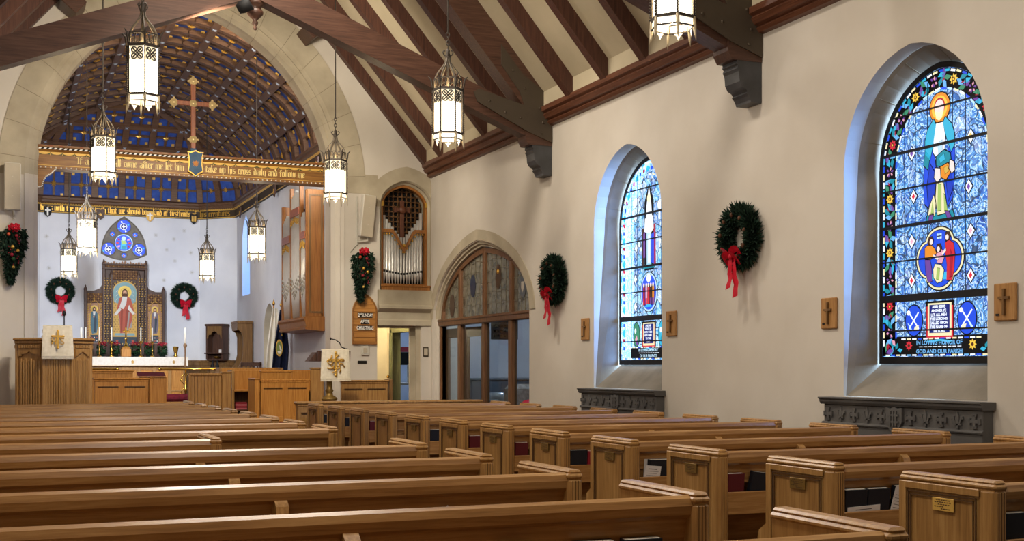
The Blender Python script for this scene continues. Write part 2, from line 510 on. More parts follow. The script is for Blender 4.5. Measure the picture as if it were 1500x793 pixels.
# stone lintel under the niche with its weathered ledge
bs.prism([(YF + .01, 2.49), (YF - .07, 2.49), (YF - .07, 2.27), (YF - .10, 2.25), (YF - .10, 2.21), (YF - .06, 2.18), (YF - .015, 2.15), (YF - .015, 2.05), (YF - .03, 2.03), (YF - .03, 1.955), (YF + .06, 1.95)],
         lambda y, z: (5.292, y, z), (XR - 5.295, 0, 0))
bs.build('trim_chancel_arch', 'stone')
struct(bpy.data.objects['trim_chancel_arch'])
# joints between the voussoirs
for i in range(2, len(Ai) - 2, 2):
    p, q = Ai[i], Ao[i]
    bj.bar((p[0], S - .0005, p[1]), (q[0], S - .0005, q[1]), .007, .002, up=(0, 1, 0))
    inn = [l[i] for l in L]
    for u_, v_ in zip(inn, inn[1:]):
        d_ = Vector((XC - u_[0], 0, 4.0 - u_[2])).normalized() * .001
        bj.bar(Vector(u_) + d_, Vector(v_) + d_, .006, .002)
struct(bj.build('trim_arch_joints', 'joint'))

# passage behind the door opening
b = MB()
b.box(5.10, XR + .02, 20.0, 20.1, 0, 2.6)
b.box(5.04, 5.10, YT, 20.0, 0, 2.6)
b.box(5.04, XR + .1, YT, 20.1, 2.6, 2.7)
struct(b.build('wall_passage', mottled('passage_cream', 'D8CBA8', 'E2D6B6', 2, .9)))
b = MB()
b.wall([(YT, 0), (20.1, 0), (20.1, 2.6), (YT, 2.6)], [[(18.70, .5), (19.70, .5), (19.70, 1.92), (18.70, 1.92)]], lambda a, z: (XR, a, z), (.12, 0, 0))
struct(b.build('wall_passage_side', 'passage_cream' if 'passage_cream' in M else bpy.data.materials['passage_cream']))
b = MB()
b.bar((5.97, YF + .06, .5), (5.97, YF + .06, 1.95), .035, .1); b.bar((5.985, YF + .2, .5), (5.985, YF + .2, 1.95), .03, .25)
b.box(5.29, 5.99, YF + .1, YF + .2, 1.92, 1.96)
struct(b.build('trim_door_jamb', 'stone'))
# room beyond the passage door
b = MB()
b.box(8.5, 8.6, 19.5, 24.0, 0, 2.8); b.box(XR + .12, 8.6, 23.9, 24.0, 0, 2.8); b.box(XR + .12, 8.6, 19.5, 24, 2.8, 2.9); b.box(XR + .12, 6.44, 17.8, 17.86, 0, 2.8)
struct(b.build('wall_back_room', mottled('back_room_blue_white', 'B9C6DA', 'C6D2E2', 2, .9)))
# room behind the glazed screen
b = MB()
b.box(8.75, 8.85, 12.4, 19.4, 0, 3.2); b.box(XR + .5, 8.85, 12.3, 12.4, 0, 3.2); b.box(6.44, 8.85, 19.4, 19.5, 0, 3.2); b.box(6.44, 8.85, 12.3, 19.5, 3.2, 3.3); b.box(6.44, 6.5, 17.75, 19.4, 0, 3.2)
struct(b.build('wall_side_room', mottled('side_room_white', 'B4B9C4', 'C2C7D0', 2, .9)))
b = MB(); b.box(6.66, 9.0, 12.2, 12.29, -.3, 5); b.box(8.86, 8.95, 12.29, 24.2, -.3, 5); struct(b.build('wall_dark_skin', mottled('dark_skin_brown', '33241E', '46332A', 6, .9)))  # dark skin added outside so daylight bounces less into the far window
b = MB()
VX, VZ = 7.82, 1.80
for i in range(7):
    for j in range(4):
        c = (VX + .06 + .062 * i, 19.375, VZ + .06 + .085 * j)
        b.lathe([(.026, -.008), (.034, -.008), (.034, .008), (.026, .008), (.026, -.008)], 8, c, M4=Matrix.Rotation(PI / 2, 4, 'X'))
b.box(VX, VX + .5, 19.385, 19.398, VZ, VZ + .38)
vent = b.build('ventilation_grille', ['dark']); tag(vent, 'pierced grille high on the white wall behind the glass screen', 'vent')

# roof: plaster between rafters, cornice, rafters
for side, sg in (('right', 1), ('left', -1)):
    b = MB()
    x0 = XC + sg * 3.72; t = .24
    P = [(x0, roofz(x0) + t), (XC, roofz(XC) + t), (XC, roofz(XC) + t + .15), (x0, roofz(x0) + t + .15)]
    b.prism(P, lambda a, z: (a, -4, z), (0, YF + 4.0, 0))
    struct(b.build('ceiling_' + side, 'ceiling_plaster'))
    b = MB()
    xw = XC + sg * 3.57
    prof = [(0, 4.225), (.05, 4.235), (.075, 4.265), (.06, 4.285), (.10, 4.30), (.13, 4.345), (.115, 4.365), (.15, 4.385), (.15, 4.44), (0, 4.44)]
    b.prism([(xw - sg * d, z) for d, z in prof], lambda a, z: (a, -4, z), (0, YF + 4 - .002, 0))
    struct(b.build('trim_cornice_' + side, 'cornice'))
# plaster strip above the cornice
b = MB(); b.box(XR - .12, XR + .02, -4, YF - .002, 4.44, 4.62); b.box(XL - .02, XL + .12, -4, YF - .002, 4.44, 4.62); struct(b.build('trim_eave_strip', 'ceiling_plaster'))

TRUSS_Y = (9.04, 13.40)
def rafter_mesh():
    b = MB()
    for (w, lo, hi) in ((.125, 0, .30),):
        P = [(XR - .1, roofz(XR - .1) + lo), (XC, roofz(XC) + lo), (XC, roofz(XC) + hi), (XR - .1, roofz(XR - .1) + hi)]
        b.prism(P, lambda a, z: (a, -w / 2, z), (0, w, 0))
    return b
def rafter_left():
    b = MB()
    P = [(XL + .06, roofz(XL + .06)), (XC, roofz(XC)), (XC, roofz(XC) + .3), (XL + .06, roofz(XL + .06) + .3)]
    b.prism(P, lambda a, z: (a, -.0625, z), (0, .125, 0))
    return b
rm, rl = rafter_mesh(), rafter_left()
k = 0
ys = [13.4 + .872 * i for i in (1, 2, 3, 4)] + [YF - .07] + [9.04 + .872 * i for i in (1, 2, 3, 4)] + [4.68 + .872 * i for i in (1, 2, 3, 4)]
rows = sorted(ys)
for sg, mb, nm, word in ((1, rm, 'roof_rafter', 'right'), (-1, rl, 'roof_rafter', 'left')):
    first = None
    vis = rows if sg > 0 else [y for y in rows if y > 13.4]
    for i, y in enumerate(vis):
        q = len(vis) - i
        if abs(y - (YF - .07)) < .01: lab = 'common rafter lying against the chancel arch wall on the %s slope' % word
        elif y > 13.4: lab = 'common rafter on the %s slope, number %d out from the chancel arch wall' % (word, q)
        elif y > 9.04: lab = 'common rafter between the two trusses on the right, number %d from the far truss' % (round((13.4 - y) / .872))
        else: lab = 'common rafter on the camera side of the near truss, number %d from it' % (round((9.04 - y) / .872))
        if first is None:
            o = mb.build(nm, 'rafter'); first = o
        else:
            o = first.copy(); COL.objects.link(o)
        o.location = (0, y, 0)
        tag(o, lab, 'rafter', 'common rafters of the nave roof')

def zch(x): return 5.36 - .395 * abs(x - XC)          # underside of the scissor chord
def make_truss(y, label, spot):
    T = thing('roof_truss', label, 'truss', (XC, y, 3.6), 'scissor trusses of the nave roof')
    for sg in (1, -1):
        X = lambda d: XC + sg * d
        b = MB()
        b.prism([(X(0), zch(XC)), (X(3.33), zch(XC + 3.33)), (X(3.33), zch(XC + 3.33) + .31), (X(0), zch(XC) + .31)], lambda a, z: (a, y - .10, z), (0, .20, 0))
        b.build('chord', 'truss', T)
        b = MB()
        b.prism([(X(3.5), roofz(XC + 3.5) - .26), (X(.12), roofz(XC + .12) - .26), (X(.12), roofz(XC + .12) + .26), (X(3.5), roofz(XC + 3.5) + .26)], lambda a, z: (a, y - .125, z), (0, .25, 0))
        b.build('principal_rafter', 'truss', T)
        b = MB()
        b.prism([(X(3.565), 3.98), (X(3.565), 4.62), (X(3.25), 4.62), (X(3.22), 4.05), (X(3.26), 3.98)], lambda a, z: (a, y - .12, z), (0, .24, 0))
        b.build('wall_post', 'truss', T)
        # forged strap plate with two arms
        b = MB()
        c1 = lambda d, o: (X(d), zch(XC + d) + o)
        P = [(X(3.56), 4.02), (X(3.56), 4.56), (X(3.18), roofz(XC + 3.18) + .10), (X(2.90), roofz(XC + 2.9) + .10), (X(2.90), roofz(XC + 2.9) - .14), (X(3.14), roofz(XC + 3.14) - .16), (X(3.2), 4.44)]
        P += [c1(2.62, .26), c1(2.55, .19), c1(2.60, .10), c1(3.25, .05)]
        b.prism(P, lambda a, z: (a, y - .137, z), (0, .014, 0))
        b.prism(P, lambda a, z: (a, y + .123, z), (0, .014, 0))
        pl = b.build('strap_plate', 'strap', T)
        for p in (c1(2.75, .18), c1(2.95, .14), c1(3.15, .17), (X(3.42), 4.12), (X(3.44), 4.25), (X(3.40), 4.42), (X(3.2), roofz(XC + 3.2) - .04), (X(3.05), roofz(XC + 3.05) - .02)):
            b = MB(); b.sphere((p[0], y - .139, p[1]), .016, 8, (1, .6, 1)); b.build('bolt', 'strap', pl)
        # painted corbel
        b = MB()
        cp = [(0, 3.985), (.25, 3.985), (.255, 3.95), (.24, 3.935), (.25, 3.91), (.235, 3.885), (.23, 3.86), (.225, 3.80), (.20, 3.755), (.16, 3.735), (.145, 3.715), (.155, 3.70), (.135, 3.68), (.115, 3.645), (.11, 3.625), (0, 3.625)]
        b.prism([(X(3.565 - d), z) for d, z in cp], lambda a, z: (a, y - .115, z), (0, .23, 0))
        b.build('corbel', 'corbel', T)
    b = MB(); b.bar((XC, y, 5.5), (XC, y, 8.3), .22, .22, up=(0, 1, 0)); b.build('king_post', 'truss', T)
    b = MB()
    b.lathe([(0, 5.02), (.018, 5.03), (.022, 5.05), (.012, 5.07), (.03, 5.09), (.034, 5.11), (.02, 5.13), (.05, 5.16), (.088, 5.20), (.09, 5.23), (.07, 5.25), (.066, 5.28), (.10, 5.30), (.105, 5.33), (.085, 5.35), (.10, 5.38), (.105, 5.44), (.09, 5.6), (.09, 5.75), (0, 5.76)], 16, (XC + .03, y, 0))
    b.build('pendant_knob', 'truss', T)
    return T
make_truss(13.40, 'far dark scissor truss with turned centre pendant, nearest the chancel arch', True)
make_truss(9.04, 'near dark scissor truss whose iron-strapped foot rests above the wall between the big windows', False)

# square timber ends on the chancel-arch wall
for i, (x, lab) in enumerate(((4.22, 'square timber purlin stub on the chancel arch wall, right of the turned pendant'), (.94, 'square timber purlin stub above the left chord of the far truss'))):
    b = MB(); M4 = Matrix.Translation((x, 0, 6.22)) @ Matrix.Rotation(rad(-40 if i == 0 else 40), 4, 'Y')
    b.bbox(-.13, .13, YF - .5, YF - .005, -.11, .11, .01, M4)
    o = b.build('purlin_stub', 'truss'); tag(o, lab, 'timber', 'purlin stubs on the arch wall')

# ------------------------------------------------------------------ chancel walls
ZF0, ZF1 = 4.735, 4.93        # painted frieze
b = MB()
slit = [(26.36, 2.9), (27.23, 2.9), (27.23, 4.2), (27.1, 4.45), (26.8, 4.66), (26.5, 4.45), (26.36, 4.2)]
dorr = tudor(24.3, .5, FZ + .02, 2.1, .5)
b.wall([(YT, 0), (27.9, 0), (27.9, 5.1), (YT, 5.1)], [slit, dorr], lambda a, z: (CXR, a, z), (.35, 0, 0))
struct(b.build('wall_chancel_right', 'plaster_white'))
b = MB(); b.wall([(YT, 0), (27.9, 0), (27.9, 5.1), (YT, 5.1)], [], lambda a, z: (CXL, a, z), (-.3, 0, 0)); struct(b.build('wall_chancel_left', 'plaster_white'))
RW = (2.63, 4.02)             # rose window centre
def rose_outline():
    A, B, C = (2.63, 4.72), (2.13, 3.86), (3.13, 3.86)
    n = 10
    def arc(p, q, h):
        cx, cy = RW[0], RW[1] + .1
        dx, dy = q[0] - p[0], q[1] - p[1]; Ln = math.hypot(dx, dy)
        nx, ny = dy / Ln, -dx / Ln
        mx, my = (p[0] + q[0]) / 2 - cx, (p[1] + q[1]) / 2 - cy
        if nx * mx + ny * my < 0: nx, ny = -nx, -ny
        return [(p[0] + dx * t + nx * h * 4 * t * (1 - t), p[1] + dy * t + ny * h * 4 * t * (1 - t)) for t in [i / n for i in range(n)]]
    return arc(A, B, .14) + arc(B, C, .14) + arc(C, A, .14)
ROSE = rose_outline()
b = MB()
b.wall([(CXL + .72, 0), (CXR - .72, 0), (CXR - .72, 5.1), (CXL + .72, 5.1)], [ROSE], lambda a, z: (a, YB, z), (0, .35, 0))
struct(b.build('wall_back', 'plaster_white'))
for nm, s in (('right', 1), ('left', -1)):
    p, q = ((CXR, 27.9), (CXR - .72, YB)) if s > 0 else ((CXL + .72, YB), (CXL, 27.9))
    b = MB(); d = (.2, .2, 0) if s > 0 else (-.2, .2, 0)
    b.wall([(0, 0), (1, 0), (1, 5.1), (0, 5.1)], [], lambda a, z: (p[0] + (q[0] - p[0]) * a, p[1] + (q[1] - p[1]) * a, z), d)
    struct(b.build('wall_canted_' + nm, 'plaster_white'))
# faint stencilled snowflake-like marks on the back wall
b = MB()
for cx, cz in ((2.02, 4.42), (3.32, 4.32), (3.72, 4.25), (3.74, 3.75), (3.56, 4.0), (3.95, 4.45), (4.12, 3.5), (1.3, 3.85), (1.0, 4.2), (1.55, 3.5), (3.5, 3.3), (3.95, 2.55), (4.1, 3.95), (1.05, 3.5)):
    for k in range(4):
        a = PI * k / 4
        b.bar((cx - .05 * cos(a), YB - .002, cz - .05 * sin(a)), (cx + .05 * cos(a), YB - .002, cz + .05 * sin(a)), .007, .002, up=(0, 1, 0))
struct(b.build('trim_wall_stencils', plain('stencil_grey', 'B5B2AA', .9)))
# ------------------------------------------------------------------ painted coffered vault of the chancel
PROF = [(0, 5.0), (.04, 5.36), (.17, 5.68), (.36, 5.94), (.62, 6.15), (.88, 6.34), (1.17, 6.50), (1.48, 6.65), (1.80, 6.755), (2.12, 6.82), (2.44, 6.85)]
CANT = 1.2
def facet(kind):
    """point(u,i), outward normal(i), (lo,hi)(i) of one face of the vault"""
    def d(i): return PROF[i][0]
    def nrm(h, i):
        a, c = PROF[max(0, i - 1)], PROF[min(len(PROF) - 1, i + 1)]
        v = h * (c[1] - a[1]) + Vector((0, 0, 1)) * (c[0] - a[0])
        return v.normalized()
    if kind in ('r', 'l'):
        s = 1 if kind == 'r' else -1; h = Vector((s, 0, 0))
        pt = lambda u, i: Vector((CXR - d(i) if s > 0 else CXL + d(i), u, PROF[i][1]))
        rng = lambda i: (YT + .02, 27.9 - .414 * d(i) if d(i) < CANT else 28.6 - d(i))
    elif kind == 'b':
        h = Vector((0, 1, 0)); pt = lambda u, i: Vector((XC + u, YB - d(i), PROF[i][1]))
        def rng(i):
            w = 1.72 - .414 * min(d(i), CANT) - max(0, d(i) - CANT); return (-max(w, 0), max(w, 0))
    else:
        s = 1 if kind == 'cr' else -1; h = Vector((s, 1, 0)).normalized(); t = Vector((-s, 1, 0)).normalized()
        base = Vector((XC + s * (2.44 + 1.72) / 2, (27.9 + YB) / 2, 0))
        pt = lambda u, i: base + t * u - h * d(i) + Vector((0, 0, PROF[i][1]))
        def rng(i):
            w = max(0, .509 - .414 * d(i)); return (-w, w)
    return h, pt, lambda i: nrm(h, i), rng
shell, ribs, light, ros, sq, star = MB(), MB(), MB(), MB(), MB(), MB()
OFF = .085
def flower(mb, p, n, r, k=8, th=.025, inner=.45):
    n = Vector(n).normalized(); x = n.orthogonal().normalized(); y = n.cross(x)
    pts = []
    for i in range(2 * k):
        a = PI * i / k; q = r if i % 2 == 0 else r * inner
        pts.append(p + (x * cos(a) + y * sin(a)) * q)
    mb.add(pts + [p - n * th], [(i, (i + 1) % (2 * k), 2 * k) for i in range(2 * k)], False)
NP = len(PROF)
for kind in ('r', 'l', 'b', 'cr', 'cl'):
    h, pt, nm, rng = facet(kind)
    for i in range(NP - 1):
        a, c = rng(i), rng(i + 1)
        if a[1] - a[0] < .01 and c[1] - c[0] < .01: continue
        n0, n1 = nm(i) * OFF, nm(i + 1) * OFF
        shell.add([pt(a[0], i) + n0, pt(a[1], i) + n0, pt(c[1], i + 1) + n1, pt(c[0], i + 1) + n1], [(0, 1, 2, 3)], True)
    if kind in ('r', 'l'): us = [18.4 + .725 * k for k in range(14)]
    elif kind == 'b': us = [(-3 + k) * .573 for k in range(7)]
    else: us = [0]
    def inside(u, i, pad=0):
        lo, hi = rng(i); return lo + pad <= u <= hi - pad
    def trans(u, mb, w, dep, sink):
        for i in range(NP - 1):
            if inside(u, i) and inside(u, i + 1):
                p, q = pt(u, i), pt(u, i + 1); n = (nm(i) + nm(i + 1)).normalized()
                o = n * (sink + dep / 2)
                e = (q - p).normalized() * .008
                mb.bar(p + o - e, q + o + e, w, dep, up=n)
            elif inside(u, i):
                # up to the hip
                lo0, hi0 = rng(i); lo1, hi1 = rng(i + 1)
                ex = (abs(u) if kind in ('b', 'cr', 'cl') else u); a_, b_ = hi0, hi1
                if a_ - b_ > 1e-6:
                    t = (a_ - ex) / (a_ - b_)
                    p = pt(u, i); q = p.lerp(pt(u, i + 1), max(0, min(1, t)))
                    if (q - p).length > .02:
                        n = nm(i); mb.bar(p + n * (sink + dep / 2), q + n * (sink + dep / 2), w, dep, up=n)
    def longi(i, mb, w, dep, sink):
        lo, hi = rng(i)
        if hi - lo > .05:
            n = nm(i); o = n * (sink + dep / 2)
            mb.bar(pt(lo, i) + o, pt(hi, i) + o, w, dep, up=n)
    for u in us: trans(u, ribs, .135, .09, .0)
    for i in range(2, NP, 2): longi(i, ribs, .12, .09, -.015)
    step = .725 if kind in ('r', 'l') else .573
    mids = [u + step / 2 for u in us] if kind in ('r', 'l') else ([u + step / 2 for u in us[:-1]] if kind == 'b' else [])
    if kind in ('r', 'l'): mids = [us[0] - step / 2 + .1] + mids
    for u in mids: trans(u, light, .05, .04, .045)
    for i in range(1, NP, 2): longi(i, light, .05, .04, .045)
    # rosettes where the light ribs cross, gilt squares in the panel corners, stars on the main crossings
    for i in range(1, NP, 2):
        for u in (mids if kind != 'cr' and kind != 'cl' else [.2, -.2]):
            if inside(u, i, .12):
                flower(ros, pt(u, i) + nm(i) * .035, nm(i), .075)
        for u in mids:
            for su in (-1, 1):
                for j, t in ((i - 1, .2), (min(i + 1, NP - 1), .2)):
                    uu = u + su * (step / 2 - .115)
                    if not (inside(uu, i, .1) and inside(uu, j, .03)): continue
                    p = pt(uu, j).lerp(pt(uu, i), t + .14); n = (nm(i) + nm(j)).normalized()
                    p = p + n * (OFF - .012)
                    tdir = (pt(uu, j) - pt(uu, i)).normalized()
                    sq.bar(p - tdir * .03, p + tdir * .03, .06, .02, up=n)
    for i in range(2, NP, 2):
        for u in us:
            if inside(u, i, -.01): flower(star, pt(u, i) - nm(i) * .018, nm(i), .06, 4, .025, .35)
# hips
hr = facet('r'); hl = facet('l'); hb = facet('b')
for i in range(NP - 1):
    for pts in ((lambda i: hb[1](hb[3](i)[1], i)), (lambda i: hb[1](hb[3](i)[0], i))):
        p, q = pts(i), pts(i + 1)
        n = Vector((0, .6, .8)); ribs.bar(p + n * .06, q + n * .06, .13, .14, up=n)
    if PROF[i][0] < CANT:
        for f in (hr, hl):
            p, q = f[1](f[3](i)[1], i), f[1](f[3](i + 1)[1], i + 1)
            n = f[2](i); ribs.bar(p + n * .06, q + n * .06, .12, .14, up=n)
V = struct(shell.build('ceiling_vault', 'blue'))
for mb, nme, mt in ((ribs, 'main_rib', 'vault_rib'), (light, 'light_rib', 'vault_wood')):
    mb.build(nme, mt, V, stuff=True)
ros.build('gilt_rosette', 'gold', V, stuff=True); sq.build('gilt_square', 'gold_paint', V, stuff=True); star.build('silver_star', 'silver', V, stuff=True)

# ------------------------------------------------------------------ broad-nib lettering
GL = {
 'a': (.58, [[(.06, .9), (.5, .95)], [(.5, 1), (.5, 0)], [(.05, .5), (.05, .06)], [(.05, .06), (.5, .06)], [(.05, .5), (.5, .6)]]),
 'b': (.58, [[(.05, 1.5), (.05, 0)], [(.05, .95), (.5, .95)], [(.5, .95), (.5, .05)], [(.05, .05), (.5, .05)]]),
 'c': (.48, [[(.05, .95), (.05, .05)], [(.05, .98), (.42, .92)], [(.05, .04), (.42, .1)]]),
 'd': (.58, [[(.05, .9), (.05, .05)], [(.05, .05), (.5, .05)], [(.5, .8), (.5, .05)], [(.05, .9), (.5, .8)], [(.5, .8), (.12, 1.45)]]),
 'e': (.5, [[(.05, .95), (.05, .05)], [(.05, .98), (.42, .95)], [(.42, .95), (.42, .6)], [(.42, .6), (.05, .45)], [(.05, .04), (.42, .1)]]),
 'f': (.42, [[(.12, 1.35), (.12, 0)], [(.12, 1.4), (.4, 1.4)], [(-.04, .95), (.34, .95)]]),
 'g': (.58, [[(.05, .95), (.05, .1)], [(.05, .95), (.5, .95)], [(.5, 1), (.5, -.35)], [(.05, .08), (.5, .08)], [(.5, -.38), (.08, -.38)]]),
 'h': (.58, [[(.05, 1.5), (.05, 0)], [(.05, .9), (.5, .98)], [(.5, .95), (.5, -.1)]]),
 'i': (.24, [[(.06, 1), (.06, 0)], [(.06, 1.3), (.08, 1.33)]]),
 'k': (.55, [[(.05, 1.5), (.05, 0)], [(.05, .55), (.42, .98)], [(.1, .6), (.48, 0)]]),
 'l': (.24, [[(.06, 1.5), (.06, 0)]]),
 'm': (.95, [[(.05, 1), (.05, 0)], [(.45, 1), (.45, 0)], [(.85, 1), (.85, 0)], [(.05, .92), (.45, .98)], [(.45, .92), (.85, .98)]]),
 'n': (.58, [[(.05, 1), (.05, 0)], [(.5, .98), (.5, 0)], [(.05, .92), (.5, .98)]]),
 'o': (.56, [[(.05, .95), (.05, .05)], [(.48, .95), (.48, .05)], [(.05, .97), (.48, .97)], [(.05, .04), (.48, .04)]]),
 'p': (.58, [[(.05, 1), (.05, -.42)], [(.05, .95), (.5, .95)], [(.5, .95), (.5, .08)], [(.05, .06), (.5, .06)]]),
 'r': (.42, [[(.05, 1), (.05, 0)], [(.05, .85), (.36, 1)], [(.36, 1), (.38, .85)]]),
 's': (.48, [[(.42, .98), (.06, .95)], [(.06, .95), (.06, .6)], [(.06, .58), (.42, .42)], [(.42, .42), (.42, .05)], [(.42, .03), (.04, .06)]]),
 't': (.42, [[(.1, 1.25), (.1, .05)], [(-.05, .95), (.36, .95)], [(.1, .04), (.38, .1)]]),
 'u': (.58, [[(.05, 1), (.05, .05)], [(.5, 1), (.5, 0)], [(.05, .05), (.5, .1)]]),
 'w': (.95, [[(.05, 1.1), (.05, .05)], [(.45, 1), (.45, .05)], [(.85, 1), (.85, .05)], [(.05, .04), (.45, .1)], [(.45, .04), (.85, .1)]]),
 'y': (.58, [[(.05, 1), (.05, .1)], [(.5, 1), (.5, -.1)], [(.05, .08), (.5, .1)], [(.5, -.1), (.1, -.4)]]),
 'I': (.5, [[(.25, 1.45), (.25, .05)], [(0, 1.42), (.46, 1.42)], [(.02, .05), (.48, .05)]]),
 'v': (.55, [[(.05, 1), (.22, 0)], [(.48, 1), (.22, 0)]]),
 '.': (.24, [[(.08, .5), (.1, .53)]]),
 ' ': (.42, []),
}
def letter(mb, text, fn, x0, x1, z, xh, nib=(.115, .085), depth=None, squeeze=True):
    """write text between x0 and x1 with x-height xh on baseline z; fn(a,z,k) maps to 3-D (k = 0 face, 1 back)"""
    tot = sum(GL[c][0] + .13 for c in text)
    sx = (x1 - x0) / tot if squeeze else xh
    cur = 0
    for c in text:
        w, st = GL[c]
        for s in st:
            for p, q in zip(s, s[1:]):
                P = []
                d = (q[0] - p[0], q[1] - p[1])
                sg = 1 if d[0] * nib[1] - d[1] * nib[0] >= 0 else -1
                ext = .05
                L = math.hypot(*d) or 1
                ex, ey = d[0] / L * ext, d[1] / L * ext
                for (pt, k, e) in ((p, -1, -1), (p, 1, -1), (q, 1, 1), (q, -1, 1)):
                    P.append((x0 + (cur + pt[0] + ex * e + nib[0] * k) * sx, z + (pt[1] + ey * e + nib[1] * k) * xh))
                mb.add([fn(a, b_) for a, b_ in P], [(0, 1, 2, 3)], False)
        cur += w + .13

def words(parent, body, loc, size, mat, rot, off=.001, ext=.0, xs=1.0, mid=False):
    """a line of capitals as one mesh"""
    cu = bpy.data.curves.new('lettering', 'FONT'); cu.body = body; cu.size = size; cu.align_x = 'CENTER'; cu.resolution_u = 2; cu.offset = off; cu.extrude = ext
    if mid: cu.align_y = 'CENTER'
    tmp = bpy.data.objects.new('lettering_curve', cu); COL.objects.link(tmp)
    me = bpy.data.meshes.new_from_object(tmp.evaluated_get(bpy.context.evaluated_depsgraph_get()))
    bpy.data.objects.remove(tmp); bpy.data.curves.remove(cu)
    me.materials.clear(); me.materials.append(M[mat] if isinstance(mat, str) else mat)
    o = bpy.data.objects.new('lettering', me); COL.objects.link(o); o.parent = parent
    o.location = Vector(loc) - WLOC[parent.name]; o.rotation_euler = rot; o.scale = (xs, 1, 1)
    return o
# ------------------------------------------------------------------ frieze under the vault
fr = [(CXR, YT + .03), (CXR, 27.9), (CXR - .72, YB), (CXL + .72, YB), (CXL, 27.9), (CXL, YT + .03)]
def inset(d):
    t = .414 * d
    return [(CXR - d, YT + .03), (CXR - d, 27.9 - t), (CXR - .72 - t, YB - d), (CXL + .72 + t, YB - d), (CXL + d, 27.9 - t), (CXL + d, YT + .03)]
def band(mb, prof):
    """moulding run round the chancel; prof = (inset, z)"""
    loops = [[(x, y, z) for x, y in inset(d)] for d, z in prof]
    for A, B in zip(loops, loops[1:]): mb.ring(A, B, close=False)
b = MB(); band(b, [(.0, 4.72), (.05, 4.72), (.05, 4.93)]); o = b.build('trim_frieze', plain('frieze_ground', '3A2E1E', .6)); struct(o)
b = MB(); band(b, [(.05, 4.93), (.07, 4.93), (.10, 4.96), (.10, 5.0), (.13, 5.02), (.13, 5.06), (.06, 5.10), (-.05, 5.12)]); b.build('cornice_moulding', 'vault_rib', o)
b = MB(); band(b, [(.052, 4.725), (.058, 4.735), (.052, 4.745)]); band(b, [(.052, 4.895), (.062, 4.905), (.052, 4.915)]); b.build('gilt_edge', 'gold_paint', o)
# gilt cresting of little points
b = MB()
def run(p, q, step):
    p, q = Vector(p), Vector(q); L = (q - p).length; n = int(L / step); t = (q - p) / L
    nin = Vector((-t.y, t.x, 0))
    return p, t, n, nin
for (p, q) in zip(inset(.056), inset(.056)[1:]):
    p, t, n, nin = run((p[0], p[1], 0), (q[0], q[1], 0), .055)
    for k in range(n):
        c = p + t * (.055 * (k + .5))
        b.add([c + t * -.024 + Vector((0, 0, 4.915)), c + t * .024 + Vector((0, 0, 4.915)), c + Vector((0, 0, 4.955)), c + nin * .02 + Vector((0, 0, 4.93))], [(0, 1, 3), (1, 2, 3), (2, 0, 3)], False)
b.build('gilt_cresting', 'gold_paint', o)
b = MB()
letter(b, 'of his own will begat he us with the word of', lambda a, z: (CXL + .054, a, z), 20.0, 27.6, 4.77, .082)
letter(b, 'be us with the word of truth that we should be a kind of firstfruits of', lambda a, z: (a, YB - .054, z), CXL + .74, CXR - .80, 4.77, .085)
c0, c1 = Vector((CXR - .74, YB - .05, 0)), Vector((CXR - .07, 27.93, 0)); cn = Vector((-.7, -.7, 0)) * .03
letter(b, 'his creatures', lambda a, z: tuple(c0.lerp(c1, a) + cn + Vector((0, 0, z))), .05, .93, 4.77, .085)
b.build('gilt_lettering', 'gold', o)
# shields hung along the frieze
def shield_poly(w, h):
    return [(-w, h), (-w * .55, h * 1.06), (0, h * .96), (w * .55, h * 1.06), (w, h), (w * .98, h * .1), (w * .72, -h * .55), (0, -h), (-w * .72, -h * .55), (-w * .98, h * .1)]
def shield(name, label, c, out, mat, charge, w=.085, h=.115, group=None):
    out = Vector(out).normalized(); tx = Vector((-out.y, out.x, 0)); c = Vector(c)
    fn = lambda a, z: tuple(c + tx * a + Vector((0, 0, z)))
    t = thing(name, label, 'shield', c, group)
    b = MB(); b.prism(shield_poly(w, h), fn, out * .025); b.build('field', mat, t)
    b = MB(); f2 = lambda a, z: tuple(c + tx * a + Vector((0, 0, z)) + out * .025)
    if charge == 'cross':
        b.prism([(-.017, -.08), (.017, -.08), (.017, .02), (.055, .02), (.055, .05), (.017, .05), (.017, .09), (-.017, .09), (-.017, .05), (-.055, .05), (-.055, .02), (-.017, .02)], f2, out * .008)
    elif charge == 'bars':
        for k in (-1, 0, 1): b.prism([(k * .04 - .01, -.05), (k * .04 + .01, -.05), (k * .04 + .01, .08), (k * .04 - .01, .08)], f2, out * .008)
    else:
        b.prism([(.05 * cos(i * PI / 5) * (1 if i % 2 else .45), .05 * sin(i * PI / 5) * (1 if i % 2 else .45)) for i in range(10)], f2, out * .008)
    b.build('charge', 'gold_paint' if charge != 'cross' or mat != 'dark' else 'white_letter', t)
    return t
G = 'painted shields along the frieze'
shield('hanging_shield', 'black heraldic shield with white cross on the frieze, left of the lanterns', (1.02, YB - .08, 4.73), (0, -1, 0), 'dark', 'cross', group=G)
shield('hanging_shield', 'brown heraldic shield on the frieze, above left shoulder of the trefoil window', (2.12, YB - .08, 4.72), (0, -1, 0), 'carved', 'star', group=G)
shield('hanging_shield', 'dark heraldic shield with gold cross on the frieze, right of the trefoil window', (3.18, YB - .08, 4.72), (0, -1, 0), 'dark', 'cross', group=G).children[1].data.materials[0] = M['gold_paint']
shield('hanging_shield', 'dark heraldic shield with gold bars near the right corner of the back frieze', (4.15, YB - .08, 4.71), (0, -1, 0), 'dark', 'bars', group=G)
for i, y in enumerate((27.0, 25.2, 23.4, 21.6, 20.0)):
    shield('hanging_shield', 'brown shield on the right chancel frieze, number %d counting from the altar end' % (i + 1), (CXR - .08, y, 4.72), (-1, 0, 0), 'carved', 'star', group=G)

